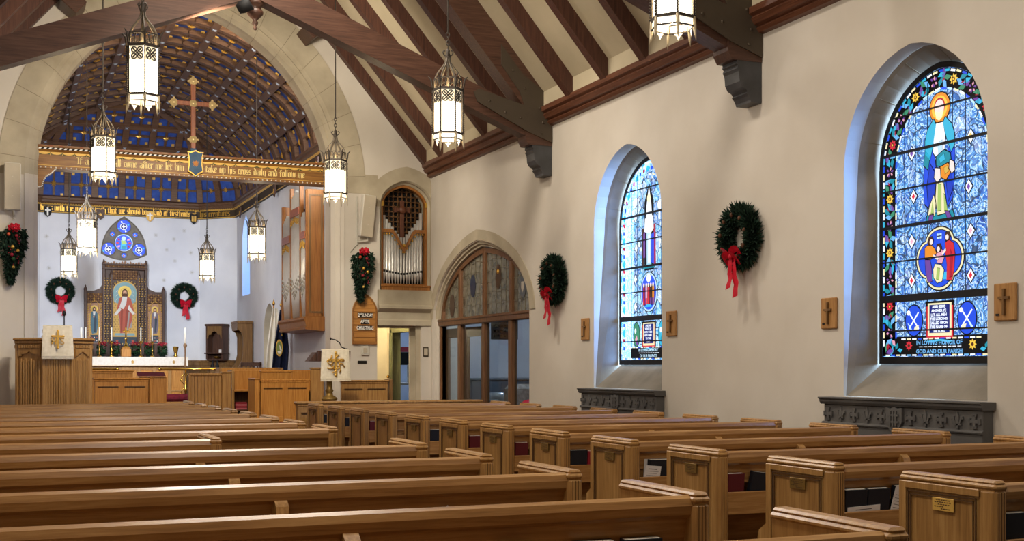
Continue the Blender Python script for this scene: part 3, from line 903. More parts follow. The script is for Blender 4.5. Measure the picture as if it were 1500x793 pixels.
M['beam'] = wood('gilded_beam_oak', '68431C', '875A25', '9F7335', 'x', .45)
# ------------------------------------------------------------------ rood beam with its cross and shield
BY = 17.86; BX0, BX1 = XC - .02 - AW + .004, XC - .02 + AW - .004
T = thing('rood_beam', 'gilded timber beam with blackletter verse spanning the chancel arch', 'beam', (XC, BY + .1, 4.06))
b = MB()
b.prism([(BY, 4.08), (BY, 4.275), (BY - .012, 4.28), (BY - .03, 4.31), (BY - .03, 4.335), (BY - .045, 4.345), (BY - .045, 4.37), (BY + .24, 4.37), (BY + .24, 4.05), (BY - .02, 4.05), (BY - .02, 4.08)], lambda y, z: (BX0, y, z), (BX1 - BX0, 0, 0))
b.build('timber', M['beam'], T)
b = MB()
n = 62; w = (BX1 - BX0) / n
for k in range(n):
    x = BX0 + w * k
    b.mat(0).prism([(x, 4.312), (x + w * .5, 4.312), (x + w * .8, 4.335), (x + w * .3, 4.335)], lambda a, z: (a, BY - .031, z), (0, -.008, 0))
    b.mat(1).prism([(x + w * .5, 4.312), (x + w, 4.312), (x + w * 1.3, 4.335), (x + w * .8, 4.335)] if k < n - 1 else [(x + w * .5, 4.312), (x + w, 4.312), (x + w, 4.335), (x + w * .8, 4.335)], lambda a, z: (a, BY - .031, z), (0, -.006, 0))
    if k % 2 == 0: b.mat(2).box(x + .01, x + w - .01, BY - .049, BY - .044, 4.35, 4.365)
    b.mat(0).sphere((x + w / 2, BY - .022, 4.065), .011, 6)
b.build('rope_moulding', ['white_letter', 'dark', plain('beam_crest_red', '8A4520', .6)], T)
b = MB()
n = 26; w = (BX1 - BX0) / n
b.mat(0).box(BX0, BX1, BY - .004, BY, 4.245, 4.28)
for k in range(n):
    x = BX0 + w * k
    P = [(x + w * (.5 + .5 * cos(a)), 4.278 - .034 * sin(a)) for a in [PI * i / 8 for i in range(9)]]
    b.mat(1).prism(P, lambda a, z: (a, BY - .004, z), (0, -.006, 0))
    b.mat(1).bar((x, BY - .006, 4.236), (x, BY - .006, 4.26), .008, .006)
b.mat(1).box(BX0, BX1, BY - .004, BY, 4.092, 4.100)
b.build('scalloped_border', [plain('beam_green', '3A4A22', .6), 'gold_paint'], T)
b = MB()
letter(b, 'If any man will come after me let him', lambda a, z: (a, BY - .004, z), 1.02, 2.47, 4.135, .068)
letter(b, 'take up his cross daily and follow me', lambda a, z: (a, BY - .004, z), 2.77, 4.22, 4.135, .068)
b.build('gilt_lettering', plain('bright_gilding', 'F5D98C', .5, 0), T)
b = MB()
P = [(BX0, 4.05), (BX0, 3.79), (BX0 + .05, 3.80), (BX0 + .07, 3.88), (BX0 + .11, 3.95), (BX0 + .17, 3.985), (BX0 + .20, 4.02), (BX0 + .23, 4.05)]
b.prism(P, lambda a, z: (a, BY, z), (0, .16, 0)); b.build('corner_brace', 'beam', T)
b = MB()
for p_, q_ in zip(P[1:], P[2:]):
    for k in range(3):
        m_ = Vector((p_[0], BY - .006, p_[1])).lerp(Vector((q_[0], BY - .006, q_[1])), (k + .5) / 3); b.sphere(m_, .010, 6)
b.build('beaded_pattern', 'white_letter', T)
# shield
c = Vector((2.615, BY - .03, 4.235))
SH = thing('rood_shield', 'blue shield with gilt sun fixed to the middle of the rood beam', 'shield', c)
P = [(-.10, .155), (-.06, .15), (0, .175), (.06, .15), (.10, .155), (.085, .10), (.083, -.02), (.095, -.10), (.05, -.125), (0, -.165), (-.05, -.125), (-.095, -.10), (-.083, -.02), (-.085, .10)]
b = MB(); b.prism([(x * 1.14, z * 1.1) for x, z in P], lambda a, z: (c.x + a, c.y - .02, c.z + z), (0, -.02, 0)); b.build('gilt_edge', 'gold', SH)
b = MB(); b.prism(P, lambda a, z: (c.x + a, c.y - .04, c.z + z), (0, -.012, 0)); b.build('field', 'steel_blue', SH)
b = MB(); flower(b, c + Vector((0, -.053, 0)), (0, 1, 0), .055, 12, .01, .5); b.build('sun', plain('sun_orange', 'C98A4E', .5), SH)
# cross
c = Vector((2.60, BY + .06, 4.37))
CR = thing('rood_cross', 'wooden cross with gilt roundels standing on the rood beam', 'cross', c)
b = MB(); b.bbox(c.x - .033, c.x + .033, c.y - .02, c.y + .02, 4.37, 5.44, .006); b.bbox(c.x - .27, c.x + .27, c.y - .019, c.y + .019, 5.085, 5.15, .006)
b.build('shaft', wood('cross_rosewood', '6E3A22', '8E5030', 'A5633C', 'z', .4), CR)
for x, z in ((-.27, 5.118), (.27, 5.118), (0, 5.44), (0, 5.118), (0, 4.60)):
    b = MB()
    b.lathe([(0, -.022), (.05, -.022), (.058, -.012), (.058, .012), (.05, .02), (.03, .022), (.028, .03), (0, .03)], 14, (c.x + x, c.y, z), M4=Matrix.Rotation(PI / 2, 4, 'X'))
    for k in range(4):
        a = PI / 2 * k
        if x == 0 and z < 5.2 and k % 2: continue
        b.sphere((c.x + x + .066 * cos(a), c.y, z + .066 * sin(a)), .018, 6)
    b.build('gilt_roundel', 'pale_gilt', CR)
b = MB()
b.tube([(c.x + .125 * cos(2 * PI * i / 28), c.y, 5.118 + .125 * sin(2 * PI * i / 28)) for i in range(28)], .007, 6, closed=True)
b.tube([(c.x + .09 * cos(2 * PI * i / 28), c.y, 5.118 + .09 * sin(2 * PI * i / 28)) for i in range(28)], .004, 6, closed=True)
b.build('iron_ring', 'iron', CR)
b = MB(); b.bbox(c.x - .045, c.x + .045, c.y - .045, c.y + .03, 4.37, 4.47, .01); b.build('foot', 'steel_blue', CR)
# ------------------------------------------------------------------ stained glass
SG = {}
def sgm(key, c, k=1.0):
    if key not in SG: SG[key] = let_through(glow('glass_' + key, c, GLASS_K * k, '0A0C14'), c, .25)
    return SG[key]
PAL = dict(white='EAF2FF', pale='BFE0F5', cyan='39B5DA', teal='1E8CA0', blue='1C3FC0', royal='2350E0', navy='13206E', sky='6FB4EE', orange='E8902A', yellow='F4C64A', red='CF2B38', pink='E4A0B4',
           purple='70459A', plum='3C1A38', green='A9C46A', leaf='3E8C6A', gold='D8B04C', brown='5A3424', flesh='F6E2DC', cream='F0E6B8', crimson='A81C34')
def P_(k): return sgm(k, PAL[k], {'white': 1.15, 'plum': .5, 'brown': .6}.get(k, 1.0))
BLU = ((0, '17309A'), (.22, '2F73C8'), (.42, '58AEE0'), (.58, '2B8FC0'), (.74, 'A8DCF4'), (.86, '2444B4'), (.94, 'F0FAFF'))
SG['ground_big'] = stained('glass_ground_big', [(.36, '10207A'), (.455, '2458B4'), (.52, '63B2E4'), (.575, 'F2FAFF'), (.63, '3E8CD2'), (.72, '183092')], 13, GLASS_K * 1.15, 10, BLU, .22)
SG['ground_far'] = stained('glass_ground_far', [(.34, '1C4AA0'), (.45, '4FA6DC'), (.53, 'C4ECFA'), (.6, 'FFFFFF'), (.70, '3FA4D4')], 11, GLASS_K * 1.3, 8.5, BLU, .5)
SG['lead'] = plain('lead_came', '0C0C12', .6, .3)

class Layers:
    """coloured glass pieces of one window: one mesh with a material per colour"""
    def __init__(s, fn): s.mb = MB(); s.mats = []; s.fn = fn
    def pc(s, key, poly, k=1):
        if key not in s.mats: s.mats.append(key)
        s.mb.mat(s.mats.index(key)).flat(poly, lambda a, z: s.fn(a, z, k)); return s
    def build(s, name, parent):
        return s.mb.build(name, [SG[k] if k in SG else P_(k) for k in s.mats], parent, recalc=False)
def rect(a, z, w, h, rot=0):
    P = [(-w / 2, -h / 2), (w / 2, -h / 2), (w / 2, h / 2), (-w / 2, h / 2)]
    return [(a + x * cos(rot) - y * sin(rot), z + x * sin(rot) + y * cos(rot)) for x, y in P]
def star_poly(a, z, r, n=8, inner=.55, rot=0):
    return [(a + r * (1 if i % 2 == 0 else inner) * cos(PI * i / n + rot), z + r * (1 if i % 2 == 0 else inner) * sin(PI * i / n + rot)) for i in range(2 * n)]
def path_along(poly, step):
    """points and tangents spaced evenly along an open polyline"""
    out = []; acc = 0; nxt = step / 2
    for p, q in zip(poly, poly[1:]):
        L = math.hypot(q[0] - p[0], q[1] - p[1])
        while L > 0 and nxt <= acc + L:
            t = (nxt - acc) / L
            out.append((p[0] + (q[0] - p[0]) * t, p[1] + (q[1] - p[1]) * t, math.atan2(q[1] - p[1], q[0] - p[0]))); nxt += step
        acc += L
    return out
def leafp(a, z, L, w, rot):
    return [(a + x * cos(rot) - y * sin(rot), z + x * sin(rot) + y * cos(rot)) for x, y in ((-L / 2, 0), (-L * .1, w / 2), (L / 2, w * .15), (L * .1, -w / 2))]

GX = 6.43
def stained_window(name, c, far, label):
    ow, gw = .755, .665
    loops = []
    for x, w, z0, zs, rise in ((6.285, ow - .001, 1.092, 2.86, .829), (6.31, ow - .02, 1.13, 2.86, .808), (GX + .02, gw, 1.345, 2.86, .722)):
        P = gothic(c, w, z0, zs, rise)
        loops.append([((x if 1 <= i < len(P) - 1 else max(XR + .02, x - (.115 if x < 6.3 else .1 if x < 6.4 else .0))), p[0], p[1]) for i, p in enumerate(P)])
    b = MB()
    for A, B in zip(loops, loops[1:]): b.ring(A, B)
    A = loops[0]
    b.add([(XR + .005, c + ow, 1.092), (XR + .005, c - ow, 1.092), A[-1], A[0]], [(0, 1, 2, 3)], False)
    W = b.build(name, 'sill_stone'); struct(W); W['label'] = label; W['category'] = 'window'
    # joints of the stone surround
    b = MB()
    for i in (3, 6, 9, 12, 15, 18):
        p, q = Vector(loops[1][i]), Vector(loops[2][i]); n = Vector((-.004, 0, 0))
        b.bar(p + n, q + n, .006, .003)
    for z in (1.75, 2.35):
        for s in (1, -1): b.bar((6.30, c + s * (ow - .022), z), (GX + .01, c + s * (gw + .002), z + .01), .006, .003)
    b.build('stone_joint', 'joint', W)
    # iron frame and saddle bars
    b = MB()
    F0, F1 = gothic(c, gw, 1.345, 2.86, .722), gothic(c, gw - .035, 1.40, 2.86, .678)
    x = GX - .008
    b.ring([(x, p[0], p[1]) for p in F0], [(x, p[0], p[1]) for p in F1])
    b.ring([(x, p[0], p[1]) for p in F1], [(GX + .012, p[0], p[1]) for p in F1])
    hw = gw - .03
    for z, t in ((3.25, .011), (2.97, .02), (2.69, .011), (2.405, .022), (2.137, .011), (1.85, .055), (1.60, .012)):
        e = hw if z < 2.86 else hw * .97 * sqrt(max(0, 1 - ((z - 2.86) / .70) ** 1.7))
        b.box(GX - .022, GX - .004, c - e, c + e, z - t / 2, z + t / 2)
    b.build('iron_frame', 'iron', W)
    fn = lambda a, z, k: (GX - .0013 * k, c - a, z)
    iw = gw - .035
    outl = gothic(0, iw, 1.40, 2.86, .678)
    Ly = Layers(fn)
    Ly.pc('ground_far' if far else 'ground_big', outl, 0)
    # vertical leads
    b = MB()
    for a in (-.38, -.26, -.13, .13, .26, .38):
        top = 2.86 + .63 * sqrt(1 - (abs(a) / iw) ** 2)
        b.box(GX - .003, GX - .001, c - a - .003, c - a + .003, 1.5, top - .02)
    # border
    bw = .15 if not far else .12
    inner = gothic(0, iw - bw, 1.555, 2.86, .53)
    side = lambda w, r: [p for p in gothic(0, w, 1.45, 2.86, r + .042)]
    dk = 'plum'
    oo = gothic(0, iw - .002, 1.405, 2.86, .675)
    n = len(oo)
    if not far:
        for i in range(n - 1):
            Ly.pc('lead', [oo[i], oo[i + 1], inner[i + 1], inner[i]], 1)
        Ly.pc('lead', [(-iw + .002, 1.405), (iw - .002, 1.405), (iw - .002, 1.555), (-iw + .002, 1.555)], 1)
    mid = side(iw - bw / 2 - .008, .555)
    rng = random.Random(5 if far else 3)
    if not far:
        for i, (a, z, r) in enumerate(path_along(mid, .105)):
            m = i % 4
            if m in (0, 2):
                colr = ('yellow', 'orange', 'red', 'orange', 'yellow', 'pink')[(i // 2) % 6] if m == 0 else 'pink'
                if m == 0:
                    Ly.pc(colr, star_poly(a, z, .043, 8, .62), 2); Ly.pc('brown', circle(a, z, .016, 8), 3); Ly.pc('yellow', circle(a, z, .009, 6), 4)
                else:
                    for kk in range(6):
                        t = kk * PI / 3 + rng.random()
                        Ly.pc('pink' if kk % 2 else 'purple', leafp(a + .027 * cos(t), z + .027 * sin(t), .032, .02, t), 2)
            else:
                for kk, key in enumerate(('cyan', 'teal', 'sky', 'leaf', 'purple')[:4 + i % 2]):
                    t = r + rng.uniform(-.9, .9); qq = kk * 1.4 + i
                    Ly.pc(key, leafp(a + .036 * cos(qq), z + .04 * sin(qq), .085, .042, t + kk), 2)
                Ly.pc('crimson', leafp(a + rng.uniform(-.03, .03), z + rng.uniform(-.04, .04), .05, .014, r + .6), 3)
        for i, (a, z, r) in enumerate(path_along(side(iw - .014, .615), .062)):
            Ly.pc(('white', 'cyan', 'royal', 'cream')[i % 4], rect(a, z, .048, .017, r), 2)
        for i, (a, z, r) in enumerate(path_along(side(iw - bw - .004, .485), .066)):
            if z > 1.56: Ly.pc(('royal', 'white', 'cream', 'pale')[i % 4], rect(a, z, .052, .016, r), 2)
    else:
        for i, (a, z, r) in enumerate(path_along(mid, .085)):
            if i % 3 == 1: Ly.pc('red' if i % 2 else 'crimson', leafp(a, z, .07, .05, r + 1.2), 2)
            elif i % 3 == 2: Ly.pc('royal', leafp(a, z, .06, .05, r + .5), 2)
            else: Ly.pc('cyan', leafp(a, z, .1, .075, r), 2)
        for i, (a, z, r) in enumerate(path_along(side(iw - bw - .004, .49), .08)):
            if z > 1.56: Ly.pc(('white', 'pale', 'cream')[i % 3], rect(a, z, .06, .014, r), 2)
        for i, (a, z, r) in enumerate(path_along(side(iw - .012, .615), .08)):
            Ly.pc(('white', 'cyan', 'cream')[i % 3], rect(a, z, .06, .016, r), 2)
    # diamonds in the grounds
    for a, z in ((-.30, 2.95), (.31, 2.98), (-.28, 2.62), (.29, 2.62), (-.3, 2.28), (.31, 2.30), (-.3, 1.98), (.31, 1.98)):
        Ly.pc('lead', [(a, z - .062), (a + .048, z), (a, z + .062), (a - .048, z)], 1)
        Ly.pc('white', [(a, z - .05), (a + .036, z), (a, z + .05), (a - .036, z)], 2)
        Ly.pc(rng.choice(['red', 'pink', 'purple', 'gold']) if not far else 'white', [(a, z - .025), (a + .018, z), (a, z + .025), (a - .018, z)], 3)
    # standing figure
    cx = 0.0
    if not far:
        Ly.pc('lead', circle(cx, 3.245, .118, 20, .112), 2)
        Ly.pc('orange', circle(cx, 3.245, .11, 20, .104), 3); Ly.pc('yellow', circle(cx, 3.245, .088, 18, .082), 4)
        Ly.pc('crimson', circle(cx, 3.25, .068, 14, .058), 5)
        Ly.pc('flesh', circle(cx, 3.238, .066, 14, .05), 6); Ly.pc('cream', [(cx - .045, 3.225), (cx, 3.205), (cx + .045, 3.225), (cx + .03, 3.165), (cx, 3.145), (cx - .03, 3.165)], 7)
        def shp(key, pts, k, grow=.009):
            # a piece with its lead outline
            gx = sum(p[0] for p in pts) / len(pts); gz = sum(p[1] for p in pts) / len(pts)
            out = []
            for p in pts:
                dx, dz = p[0] - gx, p[1] - gz; L = math.hypot(dx, dz) or 1
                out.append((cx + p[0] + dx / L * grow, p[1] + dz / L * grow))
            Ly.pc('lead', out, k); Ly.pc(key, [(cx + p[0], p[1]) for p in pts], k + .5)
        shp('royal', [(-.13, 3.06), (-.15, 2.90), (-.17, 2.72), (-.16, 2.55), (-.10, 2.50), (-.05, 2.60), (-.04, 2.80), (-.07, 2.98)], 2)
        shp('blue', [(-.10, 2.84), (-.03, 2.74), (-.06, 2.58), (-.12, 2.52), (-.13, 2.68)], 3)
        shp('royal', [(.13, 3.06), (.155, 2.90), (.15, 2.74), (.13, 2.56), (.08, 2.50), (.05, 2.66), (.07, 2.86)], 2)
        shp('blue', [(.12, 2.78), (.13, 2.62), (.09, 2.54), (.07, 2.68)], 3)
        shp('cyan', [(-.125, 3.10), (-.06, 3.165), (-.035, 3.12), (-.065, 2.98), (-.10, 2.87), (-.15, 2.92), (-.15, 3.02)], 4)
        shp('teal', [(-.15, 2.95), (-.10, 2.90), (-.12, 2.80), (-.165, 2.84)], 4)
        shp('cyan', [(.125, 3.10), (.06, 3.165), (.035, 3.12), (.08, 2.99), (.12, 2.90), (.155, 2.95), (.15, 3.03)], 4)
        shp('white', [(-.035, 3.13), (.035, 3.13), (.06, 3.02), (.05, 2.90), (-.02, 2.86), (-.065, 2.92), (-.06, 3.02)], 4)
        shp('pale', [(-.02, 2.98), (.03, 3.0), (.03, 2.92), (-.01, 2.90)], 5, .003)
        shp('teal', [(-.03, 2.885), (.05, 2.92), (.11, 2.89), (.12, 2.83), (.03, 2.80), (-.03, 2.82)], 5)
        shp('cyan', [(.0, 2.87), (.05, 2.895), (.06, 2.85), (.01, 2.83)], 6, .003)
        shp('orange', [(.01, 2.80), (.09, 2.82), (.125, 2.76), (.07, 2.70), (.01, 2.73)], 6)
        shp('gold', [(.05, 2.79), (.09, 2.80), (.10, 2.76), (.06, 2.74)], 7, .003)
        shp('flesh', [(-.04, 2.80), (.01, 2.79), (.015, 2.72), (-.02, 2.69), (-.05, 2.73)], 7)
        shp('flesh', [(.11, 2.84), (.15, 2.82), (.16, 2.76), (.13, 2.74), (.105, 2.78)], 7)
        shp('cream', [(-.03, 2.70), (.04, 2.68), (.06, 2.56), (.08, 2.46), (-.02, 2.45), (-.04, 2.58)], 4)
        shp('green', [(-.015, 2.68), (.02, 2.67), (.02, 2.48), (-.02, 2.48)], 5, .005)
        shp('green', [(.045, 2.60), (.06, 2.58), (.085, 2.47), (.05, 2.47)], 5, .005)
        shp('cream', [(-.06, 2.60), (-.10, 2.53), (-.12, 2.46), (-.05, 2.45), (-.04, 2.54)], 4)
        shp('green', [(-.07, 2.57), (-.09, 2.47), (-.06, 2.47)], 5, .004)
        shp('teal', [(-.13, 2.46), (.13, 2.47), (.15, 2.42), (.02, 2.40), (-.14, 2.42)], 2)
        shp('purple', [(-.10, 2.455), (-.06, 2.455), (-.085, 2.39), (-.125, 2.40)], 6); shp('purple', [(.06, 2.47), (.10, 2.46), (.135, 2.40), (.09, 2.40)], 6)
    else:
        Ly.pc('lead', [(cx - .1, 2.36), (cx - .1, 3.1), (cx, 3.3), (cx + .1, 3.1), (cx + .1, 2.36)], 1)
        Ly.pc('white', [(cx - .05, 3.06), (cx, 3.27), (cx + .05, 3.06), (cx + .07, 2.9), (cx - .07, 2.9)], 2)
        Ly.pc('cream', circle(cx, 3.13, .05, 10, .04), 3)
        Ly.pc('white', [(cx - .085, 2.92), (cx + .085, 2.94), (cx + .10, 2.80), (cx + .02, 2.74), (cx - .10, 2.78)], 2)
        Ly.pc('brown', [(cx - .16, 2.38), (cx - .1, 2.38), (cx - .1, 2.82), (cx - .15, 2.82)], 2); Ly.pc('crimson', [(cx + .1, 2.4), (cx + .15, 2.4), (cx + .14, 2.86), (cx + .1, 2.84)], 2)
        Ly.pc('purple', [(cx - .12, 2.5), (cx - .08, 2.5), (cx - .08, 2.78), (cx - .12, 2.76)], 3); Ly.pc('royal', [(cx + .05, 2.44), (cx + .11, 2.42), (cx + .11, 2.76), (cx + .05, 2.74)], 3)
        Ly.pc('pale', [(cx - .045, 2.42), (cx + .045, 2.42), (cx + .05, 2.76), (cx - .05, 2.76)], 3); Ly.pc('white', [(cx - .012, 2.44), (cx + .02, 2.44), (cx + .02, 2.74), (cx - .01, 2.74)], 4)
        Ly.pc('teal', [(cx - .15, 2.38), (cx + .15, 2.38), (cx + .05, 2.43), (cx - .05, 2.43)], 3)
    # medallion
    mz = 2.126
    def quatre(r, q):
        out = []
        for i in range(48):
            t = 2 * PI * i / 48
            out.append((cx + (r + q * abs(cos(2 * t)) ** .7 - q * .5) * 1.05 * cos(t), mz + (r + q * abs(cos(2 * t)) ** .7 - q * .5) * sin(t)))
        return out
    if not far:
        Ly.pc('lead', quatre(.222, .04), 2); Ly.pc('cream', quatre(.212, .04), 3); Ly.pc('lead', quatre(.196, .04), 4); Ly.pc('royal', quatre(.19, .04), 5)
        Ly.pc('cyan', [(cx - .12, mz - .15), (cx + .1, mz - .16), (cx + .14, mz - .10), (cx - .1, mz - .11)], 6)
        m = lambda P: [(p[0], p[1] + mz) for p in P]
        shp('red', m([(.06, .11), (.10, .13), (.145, .10), (.16, .02), (.15, -.10), (.13, -.17), (.075, -.165), (.08, -.05), (.065, .03)]), 6, .006)
        shp('crimson', m([(.115, .06), (.14, .0), (.13, -.14), (.105, -.15), (.11, -.03)]), 7, .003)
        shp('orange', m([(-.15, .09), (-.10, .115), (-.05, .08), (-.03, .04), (-.06, .02), (-.09, .0), (-.15, .01)]), 6, .006)
        shp('purple', m([(-.15, .0), (-.095, -.005), (-.08, -.07), (-.075, -.165), (-.12, -.17), (-.14, -.09)]), 6, .006)
        shp('pink', m([(-.03, .03), (.0, .085), (.035, .06), (.05, .0), (.03, -.04), (-.02, -.03)]), 7, .006)
        shp('cream', m([(-.04, -.04), (.02, -.05), (.05, -.09), (.03, -.17), (-.02, -.18), (-.055, -.14), (-.06, -.08)]), 7, .006)
        shp('green', m([(-.02, -.07), (.01, -.075), (.0, -.16), (-.03, -.15)]), 8, .003)
        for hx_, hz_ in ((-.085, .135), (.09, .155), (.0, .075)):
            shp('brown', m([(hx_ - .028, hz_ - .01), (hx_ - .02, hz_ + .03), (hx_ + .015, hz_ + .032), (hx_ + .028, hz_ + .005), (hx_ + .02, hz_ - .025), (hx_ - .02, hz_ - .03)]), 8, .005)
            Ly.pc('flesh', circle(cx + hx_ + (.006 if hx_ < 0 else -.006), mz + hz_ - .006, .021, 9, .017), 9)
        shp('flesh', m([(-.06, .035), (-.02, .015), (.0, .0), (-.015, -.012), (-.055, .015)]), 9, .003); shp('flesh', m([(.075, .05), (.04, .02), (.03, .03), (.07, .075)]), 9, .003)
        Ly.pc('pale', rect(cx, mz + .165, .05, .04), 6); Ly.pc('lead', rect(cx, mz + .165, .008, .04), 7); Ly.pc('lead', rect(cx, mz + .165, .05, .008), 7)
    else:
        Ly.pc('lead', circle(cx, mz, .22, 28, .19), 2); Ly.pc('pale', circle(cx, mz, .21, 28, .18), 3); Ly.pc('royal', circle(cx, mz, .19, 28, .16), 4)
        Ly.pc('white', circle(cx, mz + .15, .045, 12, .05), 5)
        for dx, k1 in ((-.1, 'crimson'), (-.045, 'pink'), (.0, 'red'), (.05, 'brown'), (.1, 'orange')):
            Ly.pc('lead', rect(cx + dx, mz - .03, .05, .22), 5); Ly.pc(k1, rect(cx + dx, mz - .04, .038, .19), 6); Ly.pc('purple' if dx > .02 else 'red', rect(cx + dx, mz - .1, .034, .07), 7); Ly.pc('flesh', circle(cx + dx, mz + .075, .024, 8, .018), 7)
        Ly.pc('cyan', [(cx - .08, mz - .16), (cx + .08, mz - .16), (cx + .04, mz - .13), (cx - .04, mz - .13)], 8)
    # open book
    bz = 1.675
    Ly.pc('lead', rect(cx, bz - .005, .30, .285), 2); Ly.pc('red', rect(cx, bz - .02, .275, .24), 3); Ly.pc('cream', rect(cx, bz, .245, .245), 4); Ly.pc('navy', rect(cx, bz + .005, .21, .21), 5)
    Ly.pc('cyan', [(cx - .14, bz - .16), (cx, bz - .145), (cx + .14, bz - .16), (cx + .1, bz - .172), (cx, bz - .16), (cx - .1, bz - .172)], 4)
    for sx in (-1, 1):
        ox = cx + sx * .275
        if not far:
            Ly.pc('lead', circle(ox, bz, .125, 20, .1), 2); Ly.pc('royal', circle(ox, bz, .115, 20, .09), 3)
            Ly.pc('white', rect(ox, bz, .012, .17, .7), 4); Ly.pc('white', rect(ox, bz, .012, .16, -.7), 4); Ly.pc('cream', leafp(ox + .03 * sx * -1, bz - .06, .07, .04, .5), 5); Ly.pc('pale', leafp(ox + .04 * sx, bz - .05, .09, .02, -.9), 5)
            Ly.pc('white', circle(ox - .055, bz + .06, .02, 8), 5)
        else:
            Ly.pc('lead', circle(ox, bz, .14, 18, .08), 2); Ly.pc('cyan' if sx > 0 else 'leaf', circle(ox, bz, .13, 18, .07), 3)
            Ly.pc('white', circle(ox - .02, bz + .04, .03, 8, .02), 4); Ly.pc('pink' if sx < 0 else 'teal', leafp(ox, bz - .05, .09, .05, 1.2), 4); Ly.pc('purple', circle(ox + .02, bz - .09, .03, 8, .025), 4)
    # dedication strip
    Ly.pc('lead', [(-.40, 1.408), (.40, 1.408), (.40, 1.535), (-.40, 1.535)], 2)
    for i in range(14): Ly.pc(('white', 'cream', 'white', 'royal')[i % 4], rect(-.39 + .06 * i, 1.535, .046, .012), 3)
    for i in range(20): Ly.pc(('white', 'royal', 'cream', 'white', 'sky')[i % 5], rect(-.57 + .06 * i, 1.412, .046, .011), 3)
    for i in range(9): Ly.pc('white', rect(-.2 + .05 * i, 1.474, .038, .005), 3)
    if not far:
        Ly.pc('red', star_poly(-.33, 1.485, .04, 8, .62), 3); Ly.pc('brown', circle(-.33, 1.485, .014, 8), 4)
        Ly.pc('yellow', star_poly(.33, 1.485, .04, 8, .62), 3); Ly.pc('brown', circle(.33, 1.485, .014, 8), 4)
        for sx in (-1, 1):
            for kk, key in enumerate(('cyan', 'teal', 'pink', 'purple', 'crimson')):
                Ly.pc(key, leafp(sx * (.43 + .035 * kk), 1.45 + .03 * (kk % 3), .06, .035, kk * 1.1), 3)
    g = Ly.build('coloured_glass', W)
    b.build('lead_came', SG['lead'], W)
    # small lettering in the glass
    def txt(body, z, size, key, k=8):
        return words(W, body, (GX - .0016 * k, c, z), size, P_(key), (PI / 2, 0, -PI / 2), .0012, 0, 1.0)
    if not far:
        txt('IN LOVING HONOR OF', 1.488, .045, 'sky'); txt('GOD AND OUR PARISH', 1.424, .045, 'sky')
        for i, s in enumerate(('AND JESUS', 'ANSWER YE', 'LET ALL MEN', 'THE LORD HIS', 'CALLED UPON', 'THE NAME OF', 'THE LORD')):
            txt(s, bz + .085 - .03 * i, .028, 'white')
    else:
        txt('IN LOVING MEMORY', 1.49, .045, 'pale'); txt('OF OUR PARENTS', 1.426, .045, 'pale')
        for i in range(6): Ly2 = None
        for i, s in enumerate(('AND HE', 'WENT UP', 'WITH THEM', 'AND CAME', 'TO THE', 'FEAST')):
            txt(s, bz + .08 - .034 * i, .03, 'white')
    return W
stained_window('window_1', WIN_Y[0], False, 'large pointed stained-glass window with haloed man in a blue cloak, nearest the camera')
stained_window('window_2', WIN_Y[1], True, 'pointed stained-glass window of pale blues with a white-robed figure, between two wreaths')

# trefoil window over the altar screen
fn = lambda a, z, k: (a, YB + .10 - .0016 * k, z)
def lobe(cx, cz, r, n=18): return circle(cx, cz, r, n)
HO = [lobe(2.63, 4.125, .205, 26), lobe(2.63, 4.495, .158), lobe(2.302, 3.975, .15), lobe(2.958, 3.975, .15), lobe(2.385, 4.31, .066, 12), lobe(2.875, 4.31, .066, 12), lobe(2.63, 3.84, .066, 12)]
b = MB(); b.wall(ROSE, HO, lambda a, z: (a, YB + .03, z), (0, .05, 0))
W = b.build('window_3', 'grey_stone'); struct(W); W['label'] = 'small curved-triangle blue trefoil window above the carved altar screen'; W['category'] = 'window'
Ly = Layers(fn)
for i, h in enumerate(HO):
    r = (.205, .158, .15, .15, .066, .066, .066)[i]
    cx = sum(p[0] for p in h) / len(h); cz = sum(p[1] for p in h) / len(h)
    Ly.pc('royal' if i else 'blue', circle(cx, cz, r + .004, 20), 0)
    if i == 0:
        Ly.pc('pale', circle(cx, cz, .2, 24), 1); Ly.pc('royal', circle(cx, cz, .178, 24), 2)
        for k in range(10):
            t = 2 * PI * k / 10
            Ly.pc(('red', 'pink', 'purple', 'blue', 'crimson')[k % 5], leafp(cx + .13 * cos(t), cz + .13 * sin(t), .08, .05, t), 3)
        Ly.pc('cyan', [(cx - .07, cz - .14), (cx + .07, cz - .14), (cx + .05, cz + .05), (cx - .05, cz + .05)], 4); Ly.pc('green', [(cx - .04, cz - .03), (cx + .08, cz - .02), (cx + .03, cz + .06), (cx - .06, cz + .06)], 5)
        Ly.pc('pale', circle(cx, cz + .10, .05, 10), 5); Ly.pc('teal', rect(cx, cz - .1, .09, .07), 6)
    elif i < 4:
        Ly.pc('white', circle(cx, cz, .075, 14), 1); Ly.pc('navy', circle(cx, cz, .064, 14), 2); Ly.pc('white', star_poly(cx, cz, .055, 4, .4), 3)
        for k in range(4):
            t = PI / 2 * k + .4; Ly.pc('white' if k % 2 else 'cyan', rect(cx + .11 * cos(t), cz + .11 * sin(t), .04, .03, t), 1)
    else:
        Ly.pc('sky', star_poly(cx, cz, .05, 4, .4), 1); Ly.pc('red', circle(cx, cz, .018, 8), 2)
Ly.build('coloured_glass', W)
b = MB()
for A in (ROSE,):
    pts = [(x, YB + .02, z) for x, z in A]; b.tube(pts, .022, 6, closed=True)
for h in HO: b.tube([(x, YB + .03, z) for x, z in h], .012, 6, closed=True)
b.build('tracery_moulding', 'grey_stone', W)

